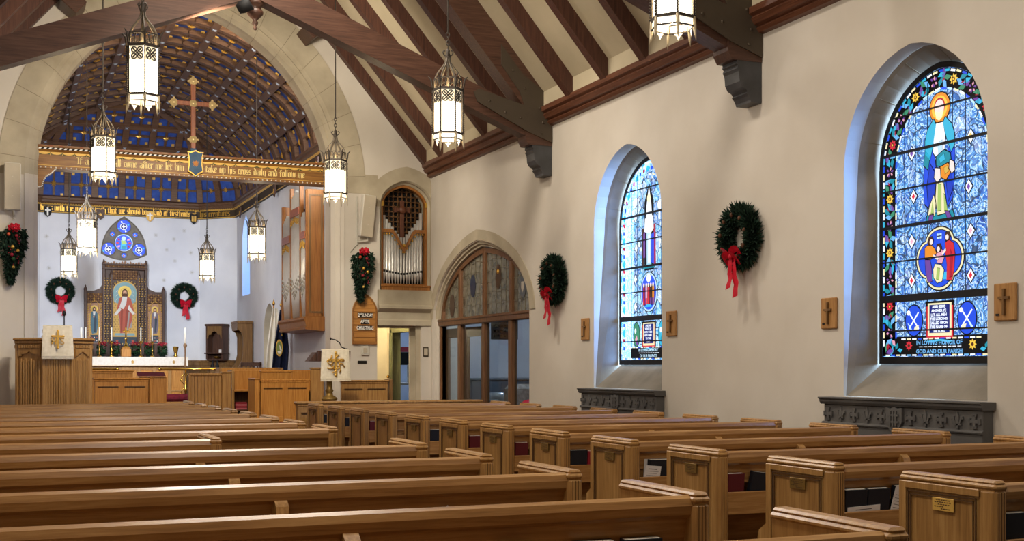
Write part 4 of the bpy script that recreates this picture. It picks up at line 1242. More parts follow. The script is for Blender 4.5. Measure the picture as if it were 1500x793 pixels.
# slit window and doorway in the right chancel wall
b = MB(); b.flat([(26.3, 2.8), (27.3, 2.8), (27.3, 4.75), (26.3, 4.75)], lambda a, z: (CXR + .34, a, z))
o = b.build('window_4', glow('daylit_slit_glass', '6FAEF2', GLASS_K * 2.2)); struct(o)
b = MB(); b.box(CXR + .25, CXR + .3, 23.7, 24.9, FZ, 2.7); o = b.build('door_1', 'door_green'); struct(o)
b = MB(); P = [(a, z) for a, z in tudor(24.3, .5, FZ, 2.1, .5)]; Q = [(a, z) for a, z in tudor(24.3, .42, FZ, 2.1, .43)]
b.ring([(CXR - .01, a, z) for a, z in P], [(CXR + .12, a, z) for a, z in Q], close=False); struct(b.build('trim_doorway', 'stone'))

# ------------------------------------------------------------------ things on the right wall
def radiator(c, label):
    y0, y1 = c - .86, c + .86
    t = thing('radiator_cover', label, 'radiator cover', (XR - .06, c, 0), 'iron covers under the stained-glass windows')
    b = MB(); b.bbox(XR - .10, XR - .003, y0 + .015, y1 - .015, 0, 1.03, .006); b.build('panel', 'radiator', t)
    b = MB()
    b.prism([(XR - .003, 1.03), (XR - .115, 1.03), (XR - .13, 1.05), (XR - .13, 1.065), (XR - .145, 1.075), (XR - .145, 1.085), (XR - .003, 1.085)], lambda x, z: (x, y0 - .005, z), (0, y1 - y0 + .01, 0))
    b.prism([(XR - .10, .865), (XR - .112, .87), (XR - .116, .88), (XR - .112, .89), (XR - .10, .895)], lambda x, z: (x, y0 + .005, z), (0, y1 - y0 - .01, 0))
    b.build('ledge', 'radiator', t)
    b = MB()
    for k in range(11):
        if k == 5: continue
        b = MB()
        yy = y1 - .08 - (y1 - y0 - .16) * k / 10; z = .955; x = XR - .10
        f = lambda a, zz: (x, yy + a, z + zz)
        if k % 2 == 0:
            b.prism([(-.012, -.045), (.012, -.045), (.012, -.012), (.045, -.012), (.045, .012), (.012, .012), (.012, .045), (-.012, .045), (-.012, .012), (-.045, .012), (-.045, -.012), (-.012, -.012)], f, (-.014, 0, 0))
            for q in (-1, 1): b.box(x - .014, x, yy + q * .045 - .008, yy + q * .045 + .008, z - .02, z + .02); b.box(x - .014, x, yy - .02, yy + .02, z + q * .042 - .008, z + q * .042 + .008)
        else:
            for P in ([(-.014, -.02), (.014, -.02), (.018, .02), (0, .062), (-.018, .02)], [(-.008, -.056), (.008, -.056), (.008, -.02), (-.008, -.02)], [(-.034, -.032), (.034, -.032), (.034, -.022), (-.034, -.022)],
                      [(-.015, -.02), (-.03, .03), (-.05, .03), (-.054, .008), (-.042, .012), (-.028, -.02)], [(.015, -.02), (.03, .03), (.05, .03), (.054, .008), (.042, .012), (.028, -.02)]):
                b.prism(P, f, (-.014, 0, 0))
        b.build('relief_cross' if k % 2 == 0 else 'relief_lily', 'radiator', t)
    b = MB(); z = .94; x = XR - .10; f = lambda a, zz: (x, c + a, z + zz)
    b.prism([(-.085, .085), (-.04, .075), (0, .09), (.04, .075), (.085, .085), (.085, -.02), (.05, -.075), (0, -.11), (-.05, -.075), (-.085, -.02)], f, (-.025, 0, 0))
    f2 = lambda a, zz: (x - .025, c + a, z + zz)
    for k in (-.02, .03): b.prism([(-.055, k - .008), (.055, k - .008), (.055, k + .008), (-.055, k + .008)], f2, (-.01, 0, 0))
    for k in (-.03, 0, .03): b.prism([(k - .008, -.05), (k + .008, -.05), (k + .008, .06), (k - .008, .06)], f2, (-.012, 0, 0))
    b.build('relief_shield', 'radiator', t)
radiator(7.086, 'dark iron cover with cross reliefs under the big near stained-glass window')
radiator(11.45, 'dark iron cover with cross reliefs under the farther pale stained-glass window')

first = None
for y, lab in ((12.37, 'small oak plaque with relief cross, left of the farther stained-glass window'), (10.455, 'small oak plaque with relief cross, right of the farther stained-glass window'),
               (7.98, 'small oak plaque with relief cross, left of the near stained-glass window'), (6.13, 'small oak plaque with relief cross, right of the near window at the photo edge')):
    if first is None:
        t = thing('mounted_plaque', lab, 'plaque', (XR, y, 1.75), 'oak cross plaques on the right wall'); first = t
        b = MB(); b.bbox(XR - .02, XR - .001, y - .098, y + .098, 1.628, 1.876, .006); b.build('board', wood('plaque_oak', '8A5E32', 'A87B47', 'B98C58', 'z', .5), t)
        b = MB(); x = XR - .02; f = lambda a, z: (x, y + a, z)
        b.prism([(-.009, 1.665), (.009, 1.665), (.009, 1.77), (.045, 1.77), (.045, 1.788), (.009, 1.788), (.009, 1.84), (-.009, 1.84), (-.009, 1.788), (-.045, 1.788), (-.045, 1.77), (-.009, 1.77)], f, (-.016, 0, 0))
        b.build('relief_cross', 'oak_dark', t)
        b = MB(); b.box(x - .003, x, y + .045, y + .075, 1.662, 1.676); b.build('number_tag', 'dark', t)
    else: copy_thing(first, (XR, y, 1.75), lab)

# wreaths: built facing -Y round the origin, then turned
def sprig(mb, p, d, L, w, n=5, rnd=random, flat0=True):
    """a short fir twig: needles as thin blades fanning from p along d"""
    p = Vector(p); d = Vector(d).normalized(); s = d.orthogonal().normalized(); u = d.cross(s)
    for i in range(n):
        a = 2 * PI * i / n + rnd.random()
        o = (s * cos(a) + u * sin(a))
        tip = p + d * L * rnd.uniform(.75, 1.1) + o * L * .45
        side = d.cross(o).normalized() * w
        base = p + o * .004
        P = [base - side * .5, base + side * .5, (base + tip) / 2 + side, tip, (base + tip) / 2 - side]
        if flat0:
            for q in P: q.y = min(q.y, -.003)
        mb.add(P, [(0, 1, 2, 3, 4)], False)
def make_wreath(label, R=.195, r=.075, n=640, streamer=.36):
    t = thing('hanging_wreath', label, 'wreath', (0, 0, 0), 'evergreen wreaths with red bows')
    rnd = random.Random(11)
    b = MB()
    b.tube([(R * cos(2 * PI * i / 32), -.05, R * sin(2 * PI * i / 32)) for i in range(32)], r * .55, 8, closed=True)
    for i in range(n):
        a = 2 * PI * rnd.random(); q = rnd.uniform(-.4, 3.6)
        cr = Vector((cos(a), 0, sin(a)))
        out = (cr * cos(q) + Vector((0, -1, 0)) * sin(q)).normalized()
        p = cr * R + Vector((0, -.05, 0)) + out * r * .45
        if p.y > -.008: p.y = -.008
        tang = Vector((-sin(a), 0, cos(a)))
        dd = (out + tang * rnd.uniform(-.2, 1.0)).normalized()
        if dd.y > .1: dd.y = .1
        b.mat(0 if rnd.random() < .55 else 1)
        ou = max(0, out.dot(cr))
        sprig(b, p, dd, rnd.uniform(.045, .075) + .035 * ou, .0095, 5, rnd)
    b.build('foliage', ['green', 'green2'], t)
    # bow: two loops, knot, two tails
    b = MB(); c = Vector((0.02, -.15, -R * .92))
    def ribbon(pts, w, ax):
        pts = [Vector(p) for p in pts]; A = [p + Vector(ax) * w for p in pts]; B = [p - Vector(ax) * w for p in pts]
        n = len(pts); b.add(A + B, [(i, i + 1, n + i + 1, n + i) for i in range(n - 1)], True)
    for s in (-1, 1):
        for tilt, sz in ((.35, .125), (-.3, .105)):
            pts = []
            for i in range(13):
                q = 2 * PI * i / 12
                pts.append(c + Vector((s * sz * (1 - cos(q)) * .55 * cos(tilt), -.03 * sin(q) - .005, sz * (1 - cos(q)) * .55 * sin(tilt) + .03 * sin(q))))
            ribbon(pts, .034, (0, -.6, .8))
    b.sphere(c + Vector((0, -.012, 0)), .026, 8, (1, .8, 1.1))
    b.build('bow_loops', 'red', t)
    b = MB()
    def ribbon2(dx0, dx1, L, w, yo):
        pts = [c + Vector((dx0 + (dx1 - dx0) * k / 6 + .008 * sin(k * 1.7), yo - .008 * sin(k * 1.3), -L * k / 6)) for k in range(7)]
        A = [p + Vector((w * (.7 + .05 * k), .004 * (-1) ** k, .01)) for k, p in enumerate(pts)]; B = [p - Vector((w * (.7 + .05 * k), -.004 * (-1) ** k, .01)) for k, p in enumerate(pts)]
        n = len(pts); b.add(A + B, [(i, i + 1, n + i + 1, n + i) for i in range(n - 1)], True)
    ribbon2(-.012, -.05, streamer * .78, .04, .0); ribbon2(.012, .05, streamer, .042, .01)
    b.build('streamers', 'red', t)
    # a few cones and berries
    for i in range(9):
        a = 2 * PI * (i + .3) / 9
        b = MB(); b.sphere((R * cos(a), -.135, R * sin(a)), .017, 6, (1, 1, 1.3)); b.build('pine_cone', 'cone_brown', t)
    return t
w = make_wreath('evergreen wreath with long red bow on the wall between the two stained-glass windows')
w.location = (XR - .002, 9.19, 2.48); w.rotation_euler = (0, 0, -PI / 2)
copy_thing(w, (XR - .002, 13.13, 2.36), 'evergreen wreath with red bow on the wall beside the arched glass screen', -PI / 2)
copy_thing(w, (1.28, YB - .003, 3.0), 'evergreen wreath with red bow on the chancel back wall, left of the altar screen', 0)
copy_thing(w, (3.94, YB - .003, 2.95), 'evergreen wreath with red bow on the chancel back wall, right of the altar screen', 0)

# teardrop swags with ornaments on the arch wall
def make_swag(label):
    t = thing('hanging_swag', label, 'swag', (0, 0, 0), 'teardrop swags flanking the chancel arch')
    rnd = random.Random(4); b = MB()
    b.tube([(0, -.04, 0), (.01, -.05, -.3), (0, -.04, -.6), (-.03, -.03, -.76)], [.05, .06, .03, .008], 8)
    for i in range(560):
        q = rnd.random() ** .95; z = -.70 * q
        wd = .15 * max(0, 1 - q ** 1.5) * (1 if q > .06 else .8) + .012
        x = rnd.uniform(-wd, wd) - .04 * q; y = -.03 - rnd.random() * .09 * (1 - q * .6)
        b.mat(0 if rnd.random() < .5 else 1)
        sprig(b, Vector((x, y, z)), (x * 3 + rnd.uniform(-.4, .4), -rnd.random() * .9 + .05, -1.0 + rnd.uniform(-.2, .9)), rnd.uniform(.05, .085), .010, 5, rnd)
    b.build('foliage', ['green', 'green2'], t)
    b = MB()
    for i in range(16):
        a = 2 * PI * i / 16 + rnd.random() * .3; r = .03 + .035 * (i % 2)
        b.sphere((.0 + r * cos(a), -.13 - .02 * (i % 2 == 0), .01 + r * .7 * sin(a)), .023, 7, (1, .6, .9))
    b.build('red_bloom', 'red', t)
    for nm, pos, r, m in (('bauble', (-.02, -.155, -.25), .026, 'gold'), ('bauble', (-.03, -.15, -.355), .024, 'redbook'), ('bauble', (-.01, -.15, -.41), .027, 'leaf'), ('bauble', (.045, -.15, -.30), .024, 'gold'), ('bauble', (-.07, -.145, -.08), .024, plain('orange_bauble', 'C9502F', .4)), ('bauble', (.03, -.15, -.1), .022, 'redbook'), ('bauble', (.06, -.14, -.17), .018, 'maroon'), ('bauble', (-.01, -.12, -.52), .02, 'gold_paint')):
        b = MB(); b.sphere(pos, r, 10); b.build(nm, m, t)
    b = MB()
    for i in range(14): b.sphere((.07 * rnd.uniform(-1, 1), -.14, -.1 - .4 * rnd.random()), .009, 6)
    b.build('berry', 'redbook', t)
    return t
s = make_swag('teardrop evergreen swag with baubles on the left pier under the speaker'); s.location = (.21, YF - .016, 3.18)
copy_thing(s, (5.04, YF - .05, 3.04), 'teardrop evergreen swag with baubles above the wooden hymn board')

# speakers
def make_speaker(x, zt, tilt, label, arm):
    t = thing('mounted_speaker', label, 'speaker', (x, YF - .1, zt - .64), 'tall beige column speakers')
    M4 = Matrix.Translation((x, YF - .12, zt - .32)) @ Matrix.Rotation(tilt[0], 4, 'Z') @ Matrix.Rotation(tilt[1], 4, 'X') @ Matrix.Rotation(tilt[2], 4, 'Y')
    b = MB(); b.bbox(-.105, .105, -.05, .05, -.315, .315, .012, M4); b.build('cabinet', 'white_plastic', t)
    b = MB(); b.bbox(-.095, .095, -.056, -.051, -.305, .305, .002, M4)
    b.build('grille', 'grey_plastic', t)
    b = MB()
    for z in (.13, 0, -.13): b.lathe([(0, 0), (.006, 0), (.006, .004), (0, .004)], 8, M4 @ Vector((0, -.056, z)), M4=Matrix.Rotation(PI / 2, 4, 'X'))
    b.build('badge', 'white_plastic', t)
    b = MB(); b.bbox(x + arm - .015, x + arm + .015, YF - .02, YF - .004, zt - .75, zt - .02, .004)
    b.tube([(x + arm, YF - .02, zt - .70), (x + .02, YF - .08, zt - .68), (x + .01, YF - .11, zt - .62)], .014, 8)
    b.tube([(x + arm, YF - .012, zt - .74), (x + arm - .06, YF - .014, zt - .80), (x + arm - .1, YF - .010, zt - .86)], .006, 6)
    b.build('wall_bracket', 'white_plastic', t)
    return t
make_speaker(.19, 4.06, (.0, rad(2), rad(0)), 'beige column speaker on the left pier of the chancel arch', .02)
make_speaker(5.10, 3.90, (.15, rad(4), rad(4)), 'beige column speaker tilted between the chancel arch and organ niche', -.13)

# hymn board
t = thing('hymn_board', 'round-topped oak notice board with black letter tiles between swag and switch', 'notice board', (5.09, YF, 1.66))
b = MB()
P = tudor(5.088, .19, 1.665, 2.16, .27, 10, .3)
b.prism(P, lambda a, z: (a, YF - .003, z), (0, -.03, 0))
b.build('board', wood('board_oak', 'A06A30', 'B98140', 'CB9653', 'x', .45), t)
b = MB()
P0, P1 = tudor(5.088, .19, 1.665, 2.16, .27, 10, .3), tudor(5.088, .168, 1.70, 2.16, .24, 10, .3)
for y in (YF - .034, YF - .045):
    b.ring([(x, y, z) for x, z in P0], [(x, y, z) for x, z in P1])
b.ring([(x, YF - .034, z) for x, z in P0], [(x, YF - .045, z) for x, z in P0]); b.ring([(x, YF - .034, z) for x, z in P1], [(x, YF - .045, z) for x, z in P1])
for z in (2.15, 2.05, 1.955, 1.86, 1.77, 1.70): b.box(5.088 - .17, 5.088 + .17, YF - .042, YF - .032, z - .006, z + .006)
b.build('rails', wood('board_rail', '7E5024', '96642E', 'A8763E', 'x', .5), t)
def text_on(parent, body, loc, size, mat, rot=(PI / 2, 0, 0), off=.001, ext=.0005, xs=1.0):
    return words(parent, body, loc, size, mat, rot, off, ext, xs, True)
for z, w, s in ((2.10, .115, ''), (2.003, .062, 'AFTER'), (1.908, .11, 'CHRISTMAS')):
    b = MB(); b.box(5.09 - w, 5.09 + w, YF - .040, YF - .033, z - .036, z + .036); q = b.build('letter_tile', 'dark', t)
    if s: text_on(t, s, (5.09, YF - .042, z), .072, 'white_letter', xs=.70, off=.0018)
text_on(t, '2', (4.995, YF - .042, 2.10), .072, 'white_letter', xs=.75, off=.0018); text_on(t, 'ND', (5.03, YF - .042, 2.117), .034, 'white_letter', xs=.7)
text_on(t, 'SUNDAY', (5.124, YF - .042, 2.10), .072, 'white_letter', xs=.60, off=.0018)
b = MB(); b.prism([(-.006, -.05), (.006, -.05), (.006, .0), (.03, .0), (.03, .012), (.006, .012), (.006, .045), (-.006, .045), (-.006, .012), (-.03, .012), (-.03, 0), (-.006, 0)], lambda a, z: (5.088 + a, YF - .033, 2.27 + z), (0, -.004, 0)); b.build('incised_cross', 'oak_dark', t)

t = thing('mounted_thermostat', 'beige wall box above the small black plate, below the hymn board', 'thermostat', (5.09, YF, 1.50))
b = MB(); b.bbox(5.035, 5.155, YF - .035, YF - .002, 1.50, 1.64, .008); b.build('case', 'white_plastic', t)
b = MB(); b.bbox(5.065, 5.125, YF - .045, YF - .0355, 1.53, 1.61, .004); b.build('cover', 'grey_plastic', t)
b = MB(); b.bbox(4.985, 5.125, YF - .012, YF - .002, 1.372, 1.418, .003); o = b.build('mounted_plate', plain('dark_bronze_plate', '2E2B26', .4, .5)); tag(o, 'small dark bronze plate under the thermostat on the arch wall', 'plate')
t = thing('switch_plate', 'small dark framed plate on the wall between passage door and glass screen', 'plate', (6.06, YF, 1.50))
b = MB(); b.bbox(6.015, 6.105, YF - .015, YF - .002, 1.48, 1.63, .004); b.build('plate', 'strap', t)
b = MB(); b.bbox(6.03, 6.09, YF - .019, YF - .0155, 1.50, 1.61, .003); b.build('insert', 'grey_plastic', t)
# ------------------------------------------------------------------ organ pipes in the niche
def pipe(mb, x, y, z0, zm, z1, r, n=10):
    """a flue pipe: cone foot, mouth at zm, body to z1"""
    mb.lathe([(r * .25, z0), (r, zm - .03), (r, zm - .005), (r * .99, zm), (r, z1), (r * .8, z1), (r * .8, z1 - .03)], n, (x, y, 0))
    return mb
t = thing('niche_organ', 'oak framed organ pipe display in the stone niche beside the chancel arch', 'organ', (NC, YF + .15, 2.48))
iw = NW - .05
b = MB()
Po, Pi = tudor(NC, iw, 2.48, 3.80, iw - .05), tudor(NC, iw - .035, 2.60, 3.80, iw - .09)
for y in (YF + .12, YF + .20): b.ring([(x, y, z) for x, z in Po], [(x, y, z) for x, z in Pi])
b.ring([(x, YF + .12, z) for x, z in Pi], [(x, YF + .20, z) for x, z in Pi]); b.ring([(x, YF + .12, z) for x, z in Po], [(x, YF + .20, z) for x, z in Po])
b.bbox(NC - iw - .02, NC + iw + .02, YF + .02, YF + .16, 2.475, 2.555, .008); b.bbox(NC - iw - .03, NC + iw + .03, YF + .005, YF + .16, 2.545, 2.575, .008)
b.build('case_frame', 'organ_wood', t)
b = MB(); b.box(NC - iw, NC + iw, YF + .40, YF + .41, 2.5, 4.2); b.build('dark_backing', 'dark', t)
b = MB(); gold = MB()
def zin(x): return 3.80 + (iw - .09) * (.85 * sqrt(max(0, 1 - ((x - NC) / (iw - .035)) ** 2)) + .15 * (1 - abs(x - NC) / (iw - .035)))
n = 9
for i in range(n + 1):
    x = NC - iw + .05 + (2 * iw - .1) * i / n
    b.box(x - .008, x + .008, YF + .33, YF + .35, 2.9, min(4.13, zin(max(NC - iw + .04, min(NC + iw - .04, x))) + .01))
for k in range(16):
    z = 2.95 + .078 * k
    hw_ = iw - .03 if z < 3.8 else (iw - .03) * sqrt(max(0, 1 - ((z - 3.8) / .33) ** 2))
    if hw_ > .05: b.box(NC - hw_, NC + hw_, YF + .33, YF + .35, z - .008, z + .008)
    for i in range(n + 1):
        x = NC - iw + .05 + (2 * iw - .1) * i / n
        if abs(x - NC) < hw_ and (i + k) % 2 == 0: b.lathe([(0, -.012), (.024, -.012), (.024, .012), (0, .012)], 8, (x, YF + .33, z), M4=Matrix.Rotation(PI / 2, 4, 'X'))
b.build('lattice', wood('lattice_oak', '4A3018', '624222', '755230', 'z', .5), t)
b = MB()
f = lambda a, z: (NC + .02 + a, YF + .31, z)
b.prism([(-.035, 3.32), (.035, 3.32), (.03, 3.72), (.06, 3.73), (.13, 3.71), (.13, 3.80), (.06, 3.78), (.03, 3.80), (.035, 3.90), (-.035, 3.90), (-.03, 3.80), (-.06, 3.78), (-.13, 3.80), (-.13, 3.71), (-.06, 3.73), (-.03, 3.72)], f, (0, -.03, 0))
b.lathe([(0, -.05), (.055, -.05), (.06, -.035), (.06, 0), (0, 0)], 12, (NC + .02, YF + .29, 3.755), M4=Matrix.Rotation(-PI / 2, 4, 'X'))
b.build('cross', wood('cross_brown', '4A2818', '5E3624', '704630', 'z', .5), t)
# V-shaped pipe rail
b = MB()
X0, X1 = NC - iw + .03, NC + iw - .03
up = [(X0, 3.44), (X0 + .16, 3.44), (X0 + .20, 3.40), (NC + .005, 3.155), (X1 - .20, 3.40), (X1 - .16, 3.44), (X1, 3.44)]
lo = [(X1, 3.385), (X1 - .14, 3.385), (X1 - .18, 3.355), (NC + .005, 3.075), (X0 + .18, 3.355), (X0 + .14, 3.385), (X0, 3.385)]
b.prism(up + lo, lambda a, z: (a, YF + .13, z), (0, .03, 0)); b.build('pipe_rail', 'organ_wood', t)
b = MB()
for i in range(16):
    s_ = -1 if i < 8 else 1; q = (i % 8) / 7
    x = NC + s_ * (iw - .06) * (1 - q * .96); z = 3.37 - .28 * max(0, q - .35) / .65
    b.sphere((x, YF + .14, z - .005), .016, 6, (1, .6, 1))
b.sphere((NC, YF + .125, 3.19), .026, 8); b.build('gilt_carving', 'gold', t)
b = MB()
for s_ in (-1, 1): b.box(NC + s_ * (iw - .018) - .02, NC + s_ * (iw - .018) + .02, YF + .10, YF + .118, 3.78, 3.86)
b.build('gilt_capital', 'gold', t)
npp = 14
for i in range(npp):
    u = (i + .5) / npp * 2 - 1; x = NC + u * (iw - .05)
    r = .019 + .007 * abs(u)
    zt = 3.30 + .38 * abs(u) ** 1.1 + (.06 if i == npp - 1 else 0)
    b = MB(); pipe(b, x, YF + .21, 2.575, 2.75 + .05 * abs(u), zt, r)
    pb = b.build('organ_pipe', 'pipe', t)
    b = MB(); zm = 2.75 + .05 * abs(u); b.bbox(x - r * .62, x + r * .62, YF + .21 - r - .004, YF + .21 - r * .6, zm - .012, zm + .02, .002); b.build('mouth', 'dark', pb)

# organ case on the right wall of the chancel
t = thing('organ_case', 'tall oak organ case of silver pipes hung on the right chancel wall', 'organ', (4.87, 21.0, 1.92))
ox, y0, y1 = 4.735, 19.88, 21.82
b = MB(); b.prism([(CXR - .004, 1.92), (ox - .04, 1.95), (ox - .05, 1.985), (ox - .03, 2.0), (ox - .05, 2.08), (ox - .07, 2.115), (ox - .07, 2.14), (ox - .03, 2.165), (CXR - .004, 2.165)], lambda x, z: (x, y0 - .05, z), (0, y1 - y0 + .1, 0))
b.build('base_moulding', 'organ_wood', t)
b = MB(); b.bbox(ox, CXR - .004, y0, y0 + .05, 2.165, 4.28, .006); b.build('side_panel', 'organ_wood', t)
b = MB()
for p in ((ox + .03, CXR - .03, 2.22, 2.25), (ox + .03, CXR - .03, 4.17, 4.2)): b.box(p[0], p[1], y0 - .012, y0, p[2], p[3])
for x in (ox + .03, CXR - .06): b.box(x, x + .03, y0 - .010, y0, 2.23, 4.19)
b.build('panel_moulding', 'oak_dark', t)
b = MB(); b.bbox(ox, CXR - .004, y1 - .05, y1, 2.165, 4.2, .006); b.build('far_panel', 'organ_wood', t)
for y, z in ((y0 + .075, 4.28), (20.38, 4.42), (21.10, 4.44), (y1 - .04, 4.2)):
    b = MB(); b.bbox(ox - .015, ox + .05, y - .036, y + .036, 2.165, z, .006); b.build('post', 'organ_wood', t)
b = MB(); b.box(CXR - .05, CXR - .03, y0, y1, 2.165, 4.1); b.build('dark_backing', 'dark', t)
for ya, yb, zr, zt in ((y0 + .11, 20.345, 3.47, 3.95), (20.415, 21.065, 3.92, 4.36), (21.135, y1 - .075, 3.50, 4.0)):
    b = MB(); b.bbox(ox - .03, ox + .035, ya, yb, zr, zr + .13, .004); b.build('pipe_rail', wood('rail_rosewood%d' % int(ya * 10), '8A4A34', 'A05C42', 'AE6C50', 'y', .4), t)
    n = 7
    for k in range(n):
        b = MB(); y = ya + (yb - ya) * (k + .5) / n
        for m in range(3): b.sphere((ox - .022, y + .012 * (m - 1), zr - .03 - .03 * m - .02 * abs(k - n // 2)), .022, 6, (.5, 1, 1))
        b.build('gilt_carving', 'gold', t)
    SCV = plain('silvered_carving%d' % int(ya * 10), 'B9B3A5', .35, .6)
    for k in range(n):
        b2 = MB(); y = ya + (yb - ya) * (k + .5) / n
        for m in range(4): b2.sphere((ox - .022, y + .018 * sin(m * 2.1 + k), 2.5 + .07 * m + .05 * abs(k - n // 2)), .02, 6, (.5, 1, 1.3))
        b2.build('silvered_carving', SCV, t)
    npp = max(4, int((yb - ya) / .085))
    for k in range(npp):
        y = ya + (yb - ya) * (k + .5) / npp
        b = MB(); pipe(b, ox + .022, y, 2.17, 2.55 + .10 * abs(k - (npp - 1) / 2) / npp, zt - .12 * abs(k - (npp - 1) / 2) / npp * 2, .034, 10)
        b.build('organ_pipe', 'pipe', t)

# ------------------------------------------------------------------ arched glass screen in the right wall
def clear_glass(name, tint, refl, rough=.03, opac=0.0, body='808080'):
    m, nt, b = new_mat(name)
    out = nt.nodes['Material Output']
    tr = N(nt, 'ShaderNodeBsdfTransparent'); tr.inputs[0].default_value = lin(tint)
    gl = N(nt, 'ShaderNodeBsdfGlossy'); gl.inputs['Roughness'].default_value = rough; gl.inputs['Color'].default_value = (1, 1, 1, 1)
    mx = N(nt, 'ShaderNodeMixShader'); mx.inputs[0].default_value = refl
    nt.links.new(tr.outputs[0], mx.inputs[1]); nt.links.new(gl.outputs[0], mx.inputs[2])
    last = mx
    if opac > 0:
        n1 = N(nt, 'ShaderNodeTexNoise'); n1.inputs['Scale'].default_value = 9; nt.links.new(coords(nt), n1.inputs['Vector'])
        nt.links.new(ramp(nt, n1.outputs['Fac'], [(.3, body), (.7, 'A39C88')]), b.inputs['Base Color']); b.inputs['Roughness'].default_value = .2
        m2 = N(nt, 'ShaderNodeMixShader'); m2.inputs[0].default_value = opac
        nt.links.new(last.outputs[0], m2.inputs[1]); nt.links.new(b.outputs[0], m2.inputs[2]); last = m2
    nt.links.new(last.outputs[0], out.inputs[0])
    return m
M['grey_came'] = plain('grey_lead_came', '77705F', .6, .2)
M['clear'] = clear_glass('clear_pane', 'E6EEF2', .05)
M['leaded'] = clear_glass('antique_pane', 'A8A290', .05, .08, .6, '5C584A')
t = thing('glazed_screen', 'oak-framed arched glass screen with leaded upper lights in the right wall', 'screen', (XR + .13, SCR_C, 0))
sx0, sx1 = XR + .10, XR + .17
iw = SCR_W - .06
stone = MB()
lp = [[(x, a, z) for a, z in tudor(SCR_C, w, .02, 2.05, r)] for x, w, r in ((XR - .012, SCR_W + .17, 1.19), (XR - .012, SCR_W + .01, 1.04), (XR + .035, SCR_W, 1.03), (XR + .035, SCR_W - .03, .995), (XR + .07, SCR_W - .04, .985), (XR + .07, SCR_W - .06, .96), (XR + .2, SCR_W - .07, .945))]
for A, B in zip(lp, lp[1:]): stone.ring(A[1:-1], B[1:-1], close=False)
out_edge = [(XR + .005, p[1], p[2]) for p in lp[0]]
stone.ring(out_edge[1:-1], lp[0][1:-1], close=False)
struct(stone.build('trim_screen_arch', 'stone'))
jm = MB()
for A, B in zip(lp[1:], lp[2:]):
    for i in (0, len(A) - 2): jm.add([A[i], A[i + 1], B[i + 1], B[i]], [(0, 1, 2, 3)], False)
struct(jm.build('trim_screen_jamb', 'plaster'))
b = MB()
Po, Pi = tudor(SCR_C, SCR_W - .07, .03, 2.05, .94), tudor(SCR_C, SCR_W - .13, .12, 2.05, .87)
for x in (sx0, sx1): b.ring([(x, a, z) for a, z in Po], [(x, a, z) for a, z in Pi])
b.ring([(sx0, a, z) for a, z in Pi], [(sx1, a, z) for a, z in Pi])
ya, yb = SCR_C - SCR_W + .1, SCR_C + SCR_W - .1
b.build('arched_frame', 'screen_wood', t)
b = MB(); b.bbox(sx0 - .05, sx1 + .02, ya - .03, yb + .03, 1.94, 2.03, .012); b.bbox(sx0 - .065, sx0 - .02, ya - .03, yb + .03, 2.005, 2.045, .01); b.build('transom', 'screen_wood', t)
MU = (16.72, 15.76, 14.80)
def arch_top(y, w, r): 
    q = min(1, abs(y - SCR_C) / w); return 2.05 + r * (.85 * sqrt(max(0, 1 - q * q)) + .15 * (1 - q))
for y in MU:
    b = MB(); w = .055 if y != 15.76 else .05
    b.bbox(sx0 - .02, sx1, y - w, y + w, .03, 1.945, .01); b.bbox(sx0 - .01, sx1, y - .045, y + .045, 2.04, arch_top(y, SCR_W - .1, .90), .01)
    b.build('mullion', 'screen_wood', t)
for y in (ya, yb):
    b = MB(); b.bbox(sx0 - .03, sx1, y - .03, y + .03, .03, 1.945, .01); b.build('jamb_post', 'screen_wood', t)
edges = [yb - .03] + list(MU) + [ya + .03]
for k in range(4):
    p, q = edges[k + 1] + .05, edges[k] - .05
    b = MB(); b.box(sx0 + .03, sx0 + .034, p, q, .1, 1.95); b.build('clear_pane', 'clear', t)
    # leaded light above
    pts = [(p, 2.04)] + [(q, 2.04)] + [(y, arch_top(y, SCR_W - .13, .87)) for y in [q + (p - q) * i / 12 for i in range(13)]]
    b = MB(); b.flat(pts, lambda a, z: (sx0 + .03, a, z)); pane = b.build('leaded_pane', 'leaded', t)
    b = MB()
    for i in range(1, 5):
        y = p + (q - p) * i / 5
        b.box(sx0 + .022, sx0 + .03, y - .0035, y + .0035, 2.05, arch_top(y, SCR_W - .13, .86))
    for z in (2.2, 2.35, 2.5, 2.65, 2.8):
        for i in range(5):
            c0_, c1_ = p + (q - p) * i / 5, p + (q - p) * (i + 1) / 5
            if z < min(arch_top(c0_, SCR_W - .13, .87), arch_top(c1_, SCR_W - .13, .87)): b.box(sx0 + .022, sx0 + .03, c0_, c1_, z - .004 + .02 * (i % 2), z + .004 + .02 * (i % 2))
    b.build('lead_came', M['grey_came'], pane)
    c = (p + q) / 2; z = (2.24, 2.48, 2.55, 2.37)[k]
    b = MB(); b.prism([(c + .1 * cos(i * PI / 8), z + (.17, .16, .17, .15)[k] * sin(i * PI / 8)) for i in range(16)], lambda a, zz: (sx0 + .021, a, zz), (-.006, 0, 0))
    b.build('medallion', [plain('brown_medallion', '4A382E', .3), plain('slate_medallion', '2E3850', .3), plain('umber_medallion', '4A3526', .3), plain('grey_medallion', '5A6068', .3)][k], pane)
    if k == 2:
        b = MB(); b.sphere((sx0 + .012, c, z + .07), .035, 10, (.4, 1, 1)); b.build('lamp_glint', 'gold', pane)  # gold bead stands in for a lamp's reflection in the pane
    if k == 3:
        b = MB(); b.prism([(c - .04, z + .06), (c + .04, z + .06), (c + .04, z - .02), (c, z - .08), (c - .04, z - .02)], lambda a, zz: (sx0 + .015, a, zz), (-.004, 0, 0)); b.build('white_shield', 'white_plastic', pane)
